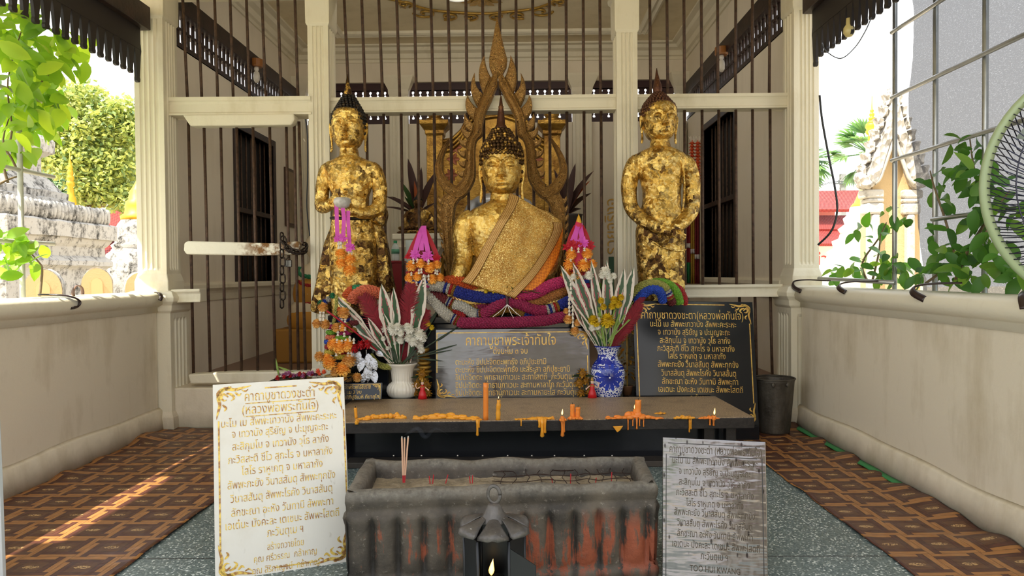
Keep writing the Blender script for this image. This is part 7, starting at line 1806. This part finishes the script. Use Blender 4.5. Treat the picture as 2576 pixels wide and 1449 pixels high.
tg = thing('red_feather_stalk', 'single red feather stalk pointing out over the flower stack', 'feather', PX(960, 880, YV)); P = bez([PX(975, 905, YV), PX(905, 845, 4.8), PX(860, 810, 4.75), (PX(822, 782, 4.72))], 6); MB().tube(P, [.006] * len(P), 6).build('stalk', MAT['red_ribbon'], tg, smooth=True)
W_ = [(972, 826, 13), (990, 830, 14), (1000, 822, 10), (1012, 826, 9), (983, 822, 12), (1008, 838, 9), (1006, 852, 10), (1008, 858, 8), (1030, 828, 12), (1033, 840, 13), (1028, 850, 11), (1056, 842, 14), (1050, 834, 12), (1062, 850, 12), (1040, 860, 12), (1055, 865, 11), (1060, 880, 9), (964, 852, 6), (992, 862, 6), (975, 876, 5), (1024, 820, 8)]
for i, (x, y, r) in enumerate(W_): mum(bq1, x, y, r, YV - .02 - .02 * (i % 3), 'white_petal', 'white_flower', i); 
for i, (x, y, r) in enumerate(W_[::2]): stemline(bq1, 1000 + (x - 1010) * .3, 915, x, y + 4, YV)
for i, (x, y, r) in enumerate(((1055, 806, 9), (1068, 808, 10), (1076, 814, 8), (1050, 818, 8), (1086, 824, 7), (1060, 798, 7), (1044, 822, 6))): mum(bq1, x, y, r, YV, 'yellow_petal', 'yellow_flower', i + 40, 3); stemline(bq1, 1018, 912, x, y + 4, YV)
for a, b, w in (((1022, 910), (1100, 770), .03), ((1025, 905), (1160, 810), .012), ((1025, 905), (1155, 860), .012), ((1025, 900), (1110, 905), .012), ((1020, 905), (1140, 875), .01), ((1000, 905), (940, 795), .016), ((1008, 905), (1036, 760), .02), ((990, 910), (972, 780), .02), ((1015, 912), (1045, 880), .03), ((1002, 915), (985, 880), .03)): sleaf(bq1, a, b, w, YV - .03, -.02, .25, 'dark_blade', 'blade')
VB = Vector((PX(1530, 1000, 4.88).x, 4.90, .299)); kb = 4.90 / F_PX
nt = NT('blue and white porcelain'); p = nt.xyz(nt.coord()); g = nt.xyz(nt.node('ShaderNodeNewGeometry').outputs['Position']); co = nt.coord()
cx_, cz_ = VB.x, VB.z + 54 * kb
dx, dz = g[0] - (cx_ + .0), g[2] - cz_; rr = (dx * dx + dz * dz).pow(.5); th = nt.math('ARCTAN2', dz, dx)
pet = rr < (nt.math('SINE', th * 6).abs().pow(.6) * .058 + .036)
v = nt.voronoi(nt.mapping(nt.vmath('ADD', co, nt.vmath('SCALE', nt.noise(co, 22, 2, out=1).s, scale=.03)), (1, 1, 1)), 58, 'DISTANCE_TO_EDGE'); vine_ = v < .13
zrel = g[2] - VB.z
blueband = ((zrel - .205).abs() < .008).max(((zrel - .222).abs() < .004)).max(((zrel - .348) > 0)).max((zrel < .012))
shoulder = ((zrel - .262).abs() < .034) * (nt.noise(co, 15, 2) > .5)
c = nt.mix(vine_, srgb(34, 54, 148), srgb(222, 226, 236)); c = nt.mix(shoulder, c, srgb(28, 44, 150)); c = nt.mix(blueband, c, srgb(26, 40, 138))
c = nt.mix(pet, c, nt.mix(nt.ramp(rr, .0, .08), srgb(18, 26, 100), srgb(40, 66, 180))); c = nt.mix(rr < .006, c, (.9, .9, .95))
MAT['porcelain'] = nt.done(nt.principled(c, .08, 0, None, .6))
vb = thing('blue_white_vase', 'blue and white porcelain vase painted with a large blue flower', 'vase', VB)
MB().lathe(VB, [(r * kb, h * kb) for r, h in [(0, 0), (30, 0), (33, 4), (37, 18), (41, 36), (43, 54), (42.5, 66), (39, 78), (32, 88), (26, 96), (24, 104), (25, 113), (29, 122), (34, 128), (34.5, 130), (31, 129), (23, 112), (21, 100), (0, 96)]], 56).build('vase_body', MAT['porcelain'], vb, smooth=True)
bq2 = thing('flower_bouquet', 'bouquet of striped leaves, red feathers and yellow chrysanthemums in the blue vase', 'bouquet', VB + Vector((0, 0, .33)))
YB = 4.88
for a, b, w in (((1508, 878), (1413, 668), .07), ((1515, 878), (1443, 660), .07), ((1520, 878), (1489, 655), .055), ((1530, 878), (1528, 655), .065), ((1540, 870), (1572, 675), .07), ((1545, 870), (1596, 672), .07), ((1505, 878), (1440, 760), .045), ((1510, 878), (1462, 790), .04)): sleaf(bq2, a, b, w * 1.2, YB, -.07)
plume(bq2, [(1530, 880, .0), (1562, 840, -.02), (1590, 800, -.03), (1612, 765, -.03)], .062, YB, 5); plume(bq2, [(1525, 880, .02), (1550, 820, .02), (1565, 750, .03), (1578, 715, .04)], .04, YB, 6); plume(bq2, [(1535, 880, .02), (1580, 800, .0), (1620, 745, .0)], .04, YB, 7)
for i, (x, y, r, c, n_) in enumerate(((1528, 806, 18, 'yellow_petal', 'yellow_flower'), (1492, 805, 12, 'yellow_petal', 'yellow_flower'), (1500, 812, 11, 'yellow_petal', 'yellow_flower'), (1545, 755, 10, 'yellow_petal', 'yellow_flower'), (1555, 765, 10, 'yellow_petal', 'yellow_flower'), (1540, 770, 9, 'yellow_petal', 'yellow_flower'), (1512, 756, 8, 'yellow_petal', 'yellow_flower'), (1562, 748, 8, 'yellow_petal', 'yellow_flower'), (1518, 772, 8, 'yellow_petal', 'yellow_flower'), (1490, 824, 9, 'white_petal', 'white_flower'), (1504, 822, 8, 'white_petal', 'white_flower'), (1506, 806, 8, 'white_petal', 'white_flower'), (1522, 683, 13, 'white_petal', 'white_flower'), (1515, 692, 9, 'white_petal', 'white_flower'), (1530, 694, 9, 'white_petal', 'white_flower'), (1482, 693, 11, 'white_petal', 'white_flower'), (1544, 694, 8, 'white_petal', 'white_flower'), (1442, 696, 8, 'white_petal', 'white_flower'), (1535, 706, 7, 'white_petal', 'white_flower'))):
    mum(bq2, x, y, r, YB - .05, c, n_, i + 70); stemline(bq2, 1525, 878, x, y + 5, YB - .02)
for a, b, w in (((1528, 875), (1480, 780), .012), ((1530, 860), (1620, 765), .014), ((1528, 860), (1600, 750), .014), ((1524, 870), (1500, 740), .016), ((1530, 870), (1580, 735), .016), ((1522, 880), (1512, 800), .02), ((1534, 875), (1560, 790), .03), ((1526, 878), (1450, 740), .012), ((1528, 840), (1560, 740), .014), ((1526, 850), (1500, 735), .014)): sleaf(bq2, a, b, w, YB - .06, -.02, .35, 'light_blade', 'blade')
for x, y in ((1464, 715), (1507, 720), (1565, 745)): m = MB(); pom(m, PX(x, y, YB + .02), 10 * kb, .8, 4, 12, x, FACE); m.build('green_tuft', bead('lime'), bq2, smooth=True)
# ------------------------------------------------------------------ gilt trays, golden roses, dancer figurines, gold foil tree
gt_ = thing('tiered_gilt_stand', 'tiered gilt flower stand standing between the white vase and the grey plaque', 'stand', PX(1066, 1000, 4.95)); k5 = 4.97 / F_PX
b = Vector((PX(1068, 1000, 4.97).x, 4.97, .299))
for i in range(6): MB().lathe(b + Vector((0, 0, (58 + i * 11) * k5)), [(0, 0), (12 * k5, 0), (19 * k5 - i * .003, 4 * k5), (19 * k5 - i * .003, 6 * k5), (12 * k5, 9 * k5), (0, 9 * k5)], 20).build('tier', gold, gt_, smooth=True)
MB().lathe(b, [(0, 0), (18 * k5, 0), (14 * k5, 10 * k5), (8 * k5, 30 * k5), (12 * k5, 58 * k5), (0, 58 * k5)], 20).build('stem', gold, gt_, smooth=True)
def roses(label, lst, Y):
    t = thing('gold_rose_posy', label, 'flowers', PX(lst[0][0], 1000, Y))
    for i, (x, y, r) in enumerate(lst): m = MB(); pom(m, PX(x, y, Y), r * Y / F_PX * 1.2, .7, 3, 8, i, FACE); m.build('gold_rose', MAT['gold_petal'], t, smooth=True); stemline(t, lst[0][0], 1000, x, y, Y)
    m = MB(); x, y, r = lst[0]; m.leaf(PX(x, y + 8, Y), (-.8, -.4, .3), (0, -.5, 1), .08, .03, 4); m.leaf(PX(x, y + 8, Y), (.8, -.4, .3), (0, -.5, 1), .08, .03, 4); m.build('leaf', MAT['dark_blade'], t, smooth=True)
roses('gold cloth roses standing beside the white vase', [(1062, 943, 15), (1050, 968, 12), (1074, 968, 12), (1076, 988, 11), (1046, 988, 9)], 4.90); roses('gold cloth roses standing against the grey plaque by the blue vase', [(1466, 940, 13), (1458, 964, 13), (1474, 958, 10), (1462, 988, 11), (1482, 986, 10)], 4.85)
def dancer(label, x, s):
    Y = 4.80; c = Vector((PX(x, 1000, Y).x, Y, .299 if Y > 4.85 else .311)); t = thing('dancer_figurine', label, 'figurine', c); h = .125; fl_ = mt('doll skin', srgb(226, 190, 168), .5)
    MB().lathe(c, [(0, 0), (.032, 0), (.026, .03), (.015, .06), (.018, .08), (.012, .09), (0, .092)], 14).build('dress', mt('red sequinned dress', srgb(196, 22, 30), .4), t, smooth=True)
    m = MB(); m.ell(c + Vector((0, 0, .106)), .011, .011, .014, 12, 8); m.tube([c + Vector((0, 0, .088)), c + Vector((0, 0, .1))], .005, 8)
    for q in (-1, 1): m.tube(bez([c + Vector((q * .014, 0, .082)), c + Vector((q * .034, -.008, .07 if q == s else .066)), c + Vector((q * .044, -.012, .09 if q == s else .06)), c + Vector((q * .036, -.012, .108 if q == s else .058))], 4), .004, 8)
    m.build('figure', fl_, t, remesh=.0022, sm=1)
    MB().lathe(c + Vector((0, 0, .114)), [(.011, 0), (.012, .004), (.008, .012), (.004, .02), (0, .032)], 12).build('crown', gold, t, smooth=True); MB().tube([c + Vector((.016 * cos(w), .016 * sin(w), .082)) for w in [2 * pi * k / 12 for k in range(13)]], .004, 6).build('collar', gold, t)
dancer('tiny red-dressed dancer figurine beside the white vase', 1063, -1); dancer('tiny red-dressed dancer figurine raising a hand before the blue vase', 1490, 1)
ft = thing('gold_foil_tree', 'small gold foil tree in a brown pot behind the blue vase', 'ornament tree', PX(1578, 1000, 5.0)); b = Vector((PX(1578, 1000, 4.97).x, 4.97, .299)); rnd = random.Random(3)
MB().lathe(b, [(0, 0), (.03, 0), (.04, .06), (.042, .065), (0, .06)], 16).build('pot', mt('brown pot', srgb(96, 64, 40), .5), ft, smooth=True); MB().tube([b + Vector((0, 0, .05)), b + Vector((0, 0, .42))], .005, 6).build('trunk', gold, ft); MAT['foil'] = simple('gold foil', srgb(216, 168, 66), .25, .9, 0, 10, .5, 60)
m = MB()
for i in range(60): a = rnd.random() * 6.28; p = b + Vector((cos(a) * .03, sin(a) * .02, .1 + .36 * rnd.random())); m.leaf(p, (cos(a), sin(a) - .3, rnd.uniform(-.6, .4)), (0, 0, 1), .05, .024, 3)
m.build('foil_leaves', MAT['foil'], ft, smooth=True)
lp = thing('lap_flowers', 'yellow flowers and green sprigs scattered along the seated statue lap', 'flowers', PX(1240, 735, 4.88))
for i in range(9): m = MB(); pom(m, PX(1222 + i * 6 + (i % 3) * 4, 733 - (i % 2) * 5, 4.89), 7 * kv, .7, 3, 9, i, FACE); m.build('yellow_flower', MAT['yellow_petal'], lp, smooth=True)
for i in range(16): m = MB(); a = PX(1255 + i * 6, 735, 4.89); m.leaf(a, (rnd.gauss(0, 1), -.3, rnd.uniform(.0, .5)), (0, -.5, 1), .07, .010, 3, .2); m.build('sprig', MAT['green_stem'], lp)

# ================================================================== things inside the shrine room
wp = thing('white_pedestal', 'white moulded pedestal behind the bars carrying the small dark Buddha', 'pedestal', PX(1052, 700, 6.5)); YP = 6.5; x0, x1 = PX(1003, 640, YP).x, PX(1104, 640, YP).x; z0 = PX(1050, 588, YP).z
r = lambda z, q: [Vector((x0 - q, YP - q, z)), Vector((x1 + q, YP - q, z)), Vector((x1 + q, YP + .34, z)), Vector((x0 - q, YP + .34, z))]
MB().loft([r(.31, .02), r(.4, .02), r(.44, -.02), r(z0 - .2, -.02), r(z0 - .16, .0), r(z0 - .12, .03), r(z0 - .06, .03), r(z0 - .05, .05), r(z0, .05)]).build('block', MAT['paint'], wp, bev=.004)
def mini(label, cx, base, h, Y, mat, hair):
    k = Y / F_PX; c = PX(cx, base, Y); t = thing('small_buddha_statue', label, 'statue', c); m = MB(); q = lambda x, y, z: c + Vector((x, y, z)) * h
    m.ell(q(0, .02, .12), .44 * h, .26 * h, .10 * h, 20, 10); m.ell(q(0, .05, .32), .20 * h, .15 * h, .22 * h, 18, 12); m.ell(q(0, .05, .46), .25 * h, .13 * h, .09 * h, 18, 10)
    for s in (-1, 1): m.tube(bez([q(s * .22, .05, .46), q(s * .28, .03, .32), q(s * .24, -.08, .2), q(s * .08, -.16, .18)], 5), .055 * h, 10)
    m.tube([q(0, .05, .5), q(0, .05, .6)], .06 * h, 10); m.ell(q(0, .03, .66), .095 * h, .10 * h, .12 * h, 18, 12); m.build('body', mat, t, remesh=.012 * h + .004, sm=2)
    MB().lathe(q(0, .05, .70), [(.10 * h, 0), (.105 * h, .03 * h), (.08 * h, .07 * h), (.05 * h, .1 * h), (.03 * h, .14 * h), (.012 * h, .2 * h), (0, .26 * h)], 16).build('hair', hair, t, smooth=True)
    MB().lathe(q(0, .03, -.0), [(0, 0), (.44 * h, 0), (.46 * h, .03 * h), (.40 * h, .06 * h), (0, .06 * h)], 24).build('lotus_base', mat, t, smooth=True); return t
mini('small dark bronze seated Buddha with gold flecks on the white pedestal', 1052, 588, .44, 6.65, goldleaf('flecked dark bronze', .44, 11.), MAT['hair_dark'])
silver = simple('silver painted statue', srgb(176, 178, 184), .35, .5, .25, 8)
sb = mini('large silver seated Buddha half hidden behind the seated gold statue', 1258, 640, 1.15, 7.15, silver, MAT['hair_dark'])
tag(MB().box(PX(1130, 640, 7.2).x, PX(1390, 640, 7.2).x, 6.85, 7.5, .31, PX(1258, 640, 7.15).z - .001).build('inner_altar', MAT['throne'], bev=.01), 'gilded inner altar behind the bars under the silver Buddha', 'altar')
petalmat('dark_plant', srgb(46, 44, 34), srgb(60, 34, 30)); petalmat('orange_plant', srgb(196, 112, 40), srgb(150, 74, 36))
def potplant(label, cx, base, leaves, Y):
    c = PX(cx, base, Y); t = thing('potted_plant', label, 'plant', Vector((c.x, c.y, .31)))
    MB().lathe(Vector((c.x, c.y, .31)), [(0, 0), (.10, 0), (.14, c.z - .33), (.15, c.z - .31), (0, c.z - .33)], 18).build('pot', mt('dark pot', srgb(52, 44, 40), .5), t, smooth=True)
    for i, (x, y, w, mm, dr) in enumerate(leaves): a = c + Vector((0, 0, .0)); b_ = PX(x, y, Y + (i % 3 - 1) * .08); m = MB(); d = b_ - a; m.leaf(a, d, (.2 if x < cx else -.2, -.5, 1), d.length, w, 8, dr, .12); m.build('leaf', MAT[mm], t, smooth=True)
potplant('dark-leaved plant with orange young leaves behind the small dark Buddha', 1052, 545, [(1026, 398, .10, 'dark_plant', -.0), (1090, 425, .12, 'dark_plant', .1), (980, 470, .08, 'dark_plant', .3), (975, 500, .06, 'dark_plant', .3), (1012, 450, .07, 'green_stem', .1), (1030, 450, .06, 'orange_plant', .0), (1042, 455, .05, 'orange_plant', .0), (1075, 480, .05, 'orange_plant', .1), (1060, 420, .08, 'dark_plant', .0), (1000, 480, .06, 'dark_plant', .3), (1086, 500, .07, 'dark_plant', .3), (1020, 490, .05, 'green_stem', .1)], 6.95)
potplant('dark drooping plant beside the throne on the palm side', 1428, 540, [(1462, 420, .09, 'dark_plant', .35), (1468, 470, .09, 'dark_plant', .4), (1400, 420, .07, 'dark_plant', .1), (1440, 410, .09, 'dark_plant', .1), (1455, 515, .1, 'dark_plant', .4), (1420, 430, .08, 'dark_plant', 0), (1462, 445, .06, 'orange_plant', .3), (1395, 460, .07, 'dark_plant', .2)], 6.95)
rb = thing('red_box', 'tall red box behind the bars with a water bottle on top', 'box', PX(996, 720, 6.1)); x0, x1 = PX(981, 690, 6.1).x, PX(1013, 690, 6.1).x; zt_ = PX(996, 656, 6.1).z
MB().box(x0, x1, 6.1, 6.28, .31, zt_ - .02).build('box_body', mt('deep red lacquer', srgb(128, 16, 20), .4), rb, bev=.004); MB().box(x0 - .006, x1 + .006, 6.094, 6.286, zt_ - .02, zt_).build('lid', mt('deep red lacquer'), rb, bev=.004)
def glassy(n, c, a=.55):
    nt = NT(n); tr_ = nt.node('ShaderNodeBsdfTransparent'); nt.put(tr_.inputs[0], c); p_ = nt.principled(c, .08, 0, None, .8); m_ = nt.node('ShaderNodeMixShader'); m_.inputs[0].default_value = 1 - a; nt.link(tr_.outputs[0], m_.inputs[1]); nt.link(p_, m_.inputs[2]); return nt.done(m_.outputs[0])
MAT['pet'] = glassy('clear plastic', (.86, .92, .92)); c = Vector((PX(995, 656, 6.19).x, 6.19, zt_)); k = 6.19 / F_PX
wb = thing('water_bottle', 'clear plastic water bottle with a green cap on the red box', 'bottle', c)
MB().lathe(c, [(0, 0), (9 * k, 0), (10 * k, 3 * k), (10 * k, 14 * k), (9 * k, 16 * k), (10 * k, 18 * k), (10 * k, 32 * k), (7 * k, 40 * k), (4 * k, 44 * k), (4 * k, 46 * k), (0, 46 * k)], 20).build('bottle_body', MAT['pet'], wb, smooth=True); MB().lathe(c + Vector((0, 0, 45 * k)), [(0, 0), (4.6 * k, 0), (4.6 * k, 6 * k), (0, 6 * k)], 16).build('cap', mt('green cap', srgb(40, 150, 96), .4), wb); MB().lathe(c, [(10.2 * k, 18 * k), (10.2 * k, 30 * k)], 20).build('bottle_label', mt('green print label', srgb(90, 150, 120), .4), wb, smooth=True)
c = Vector((PX(1030, 662, 6.3).x, 6.36, .31)); k = 6.36 / F_PX; gj = thing('glass_jar', 'tall clear glass jar beside the red box behind the bars', 'jar', c); zj = PX(1030, 604, 6.36).z - .31
MB().lathe(c, [(0, 0), (.05, 0), (.052, zj * .85), (.04, zj * .93), (.044, zj), (.04, zj), (.036, zj * .93), (.046, zj * .84), (.045, .02), (0, .02)], 20).build('jar_body', MAT['pet'], gj, smooth=True)
mk = thing('robed_monk_statue', 'pale robed monk statue in the gap between the gate chain and the slim column', 'statue', PX(790, 760, 7.0)); m = MB(); c = PX(790, 620, 7.0); k = 7.0 / F_PX; pal = mt('pale painted plaster', srgb(206, 190, 162), .5)
m.ell(c, 24 * k, 24 * k, 30 * k, 18, 12); m.tube([c - Vector((0, 0, 26 * k)), c - Vector((0, 0, 50 * k))], 12 * k, 12); m.ell(c - Vector((0, 0, 95 * k)), 50 * k, 30 * k, 55 * k, 20, 12); m.ell(c - Vector((0, 0, 165 * k)), 66 * k, 42 * k, 45 * k, 20, 12); m.build('body', pal, mk, remesh=.02, sm=3)
for s in (-1, 1): MB().ell(c + Vector((s * 24 * k, 0, -4 * k)), 4 * k, 6 * k, 10 * k, 8, 6).build('ear', pal, mk, smooth=True)
m = MB(); m.ell(c - Vector((0, .01, 120 * k)), 54 * k, 34 * k, 62 * k, 20, 12); m.ell(c - Vector((0, .01, 185 * k)), 70 * k, 46 * k, 42 * k, 20, 12); m.build('robe', mt('ochre robe cloth', srgb(178, 124, 40), .7), mk, smooth=True)
for j, cc in enumerate(('green', 'red', 'white', 'red')): P = [c + Vector((cos(a) * (40 - j * 2) * k, sin(a) * 26 * k - .02, -(56 + j * 22) * k - .08 * max(0, -sin(a)))) for a in [2 * pi * q / 22 for q in range(23)]]; m = MB(); knit(m, P, .02, 8, .02); m.build('bead_ring', bead(cc), mk)
zb = c.z - 205 * k; MB().box(c.x - .35, c.x + .30, 6.8, 7.25, .31, zb).build('plinth', mt('ochre cloth plinth', srgb(150, 104, 30), .7), mk, bev=.02)
hg = thing('hanging_garland', 'pair of orange marigold garlands hanging by the dark palm-side window', 'garland', PX(1748, 350, 8.2))
for x in (1741, 1755):
    m = MB(); P = [PX(x, y, 8.2) for y in range(360, 466, 8)]
    for i, p_ in enumerate(P): pom(m, p_, 9 * 8.2 / F_PX, .8, 2, 9, i)
    m.build('marigold_string', MAT['coral_petal'], hg, smooth=True); m = MB()
    for q in range(7): m.leaf(PX(x, 360, 8.2), (cos(q) * .5, -.4, .9), (0, -1, 0), .09, .015, 3)
    m.build('tassel', MAT['jasmine'], hg)
ct = thing('woven_hanging', 'red, yellow and green woven textiles hanging beside the crossed-hands statue', 'textile', PX(1745, 480, 8.0))
for i, (xa, xb, cc) in enumerate(((1722, 1737, srgb(130, 24, 34)), (1736, 1748, srgb(176, 136, 44)), (1747, 1760, srgb(116, 22, 30)), (1726, 1736, srgb(30, 120, 66)))):
    g = [[PX(xa + (xb - xa) * j / 8, y, 8.0 + .02 * sin(j * 1.6 + i) - .03 * (i == 3)) for j in range(9)] for y in ((660, 690, 712) if i == 3 else (470, 520, 560, 600, 640, 680, 714))]
    MB().sheet(g).build('cloth_panel', mt('woven cloth %d' % i, cc, .8, 0, .3, 60), ct, smooth=True, solid=.006)
    if i < 3: MB().sheet([[PX(xa + (xb - xa) * j / 8, y, 7.985 + .02 * sin(j * 1.6 + i)) for j in range(9)] for y in (612 + i * 14, 618 + i * 14, 624 + i * 14)]).build('stripe', mt('pale woven stripe', srgb(206, 196, 190), .8), ct, smooth=True, solid=.004)
tag(MB().box(PX(1531, 700, 8.0).x, PX(1556, 700, 8.0).x, 7.95, 8.0, .31, PX(1540, 646, 8.0).z).build('green_board', mt('dark green board', srgb(34, 74, 46), .5)), 'dark green board showing beside the palm-side slim column', 'board')
ins = thing('wall_inscription', 'gold upright inscription on the inner wall beside the slim column', 'lettering', PX(1545, 640, 8.86)); V, Fc = text_tris('รวยจริงจู', 'LEFT', .02); p0 = PX(1553, 640, IB - .012); L = PX(1553, 500, IB - .012).z - p0.z; mxv = V[:, 0].max()
MB().add([Vector((p0.x - v_[1] * L / mxv * 1.15, IB - .012, p0.z + v_[0] * L / mxv)) for v_ in V], [tuple(f_)[::-1] for f_ in Fc]).build('letters', gold, ins)
# ================================================================== fan at the edge
fn = thing('stand_fan', 'large stand fan with a pale green cage rim rising above the rail', 'fan', Vector((1.62, 1.9, 0))); fc_ = PX(2842, 460, 1.9); Rf = 318 * 1.9 / F_PX; ax = (Vector((.25, 1, .0)) + Vector((0, -.35, .05)) * 0).normalized()
e1 = Vector((ax.y, -ax.x, 0)).normalized(); e2 = Vector((0, 0, 1)); pt = lambda r, a, d=0: fc_ + e1 * (r * cos(a)) + e2 * (r * sin(a)) + ax * d
MB().tube([pt(Rf, 2 * pi * k / 64) for k in range(65)], .013, 10, up=ax).build('rim', mt('pale green fan rim', srgb(134, 146, 108), .35), fn, smooth=True); wirem = mt('dark fan wire', srgb(44, 44, 58), .35, .5)
m = MB()
for k in range(110):
    a = 2 * pi * k / 110
    for d in (-1, 1): m.tube([pt(Rf, a, d * .006), pt(Rf * .93, a + .05, d * .06), pt(Rf * .75, a + .16, d * .085), pt(Rf * .4, a + .32, d * .1), pt(Rf * .16, a + .42, d * .1)], .0016, 4, cap=False)
for r_ in (.86, .6, .35): m.tube([pt(Rf * r_, 2 * pi * k / 48, -.078 - .02 * (r_ < .7)) for k in range(49)], .002, 5)
m.build('cage', wirem, fn)
for k in range(3):
    a0 = k * 2 * pi / 3; g = [[pt(Rf * (.15 + .7 * i / 8), a0 + (j / 6 - .5) * (.6 + .5 * i / 8), (j / 6 - .5) * .06) for j in range(7)] for i in range(9)]; MB().sheet(g).build('blade', mt('grey fan blade', srgb(150, 156, 150), .4), fn, smooth=True, solid=.002)
MB().tube([fc_ - ax * .1, fc_ + ax * .04], .05, 16).build('hub', wirem, fn); MB().tube([fc_ + ax * .08, fc_ + ax * .24], .07, 16).build('motor', wirem, fn); q = fc_ + ax * .16; MB().tube([q, Vector((q.x, q.y, .03))], .016, 10).build('pole', wirem, fn); MB().lathe(Vector((q.x, q.y, 0)), [(0, 0), (.2, 0), (.2, .02), (.03, .04), (0, .05)], 28).build('base', wirem, fn, smooth=True)
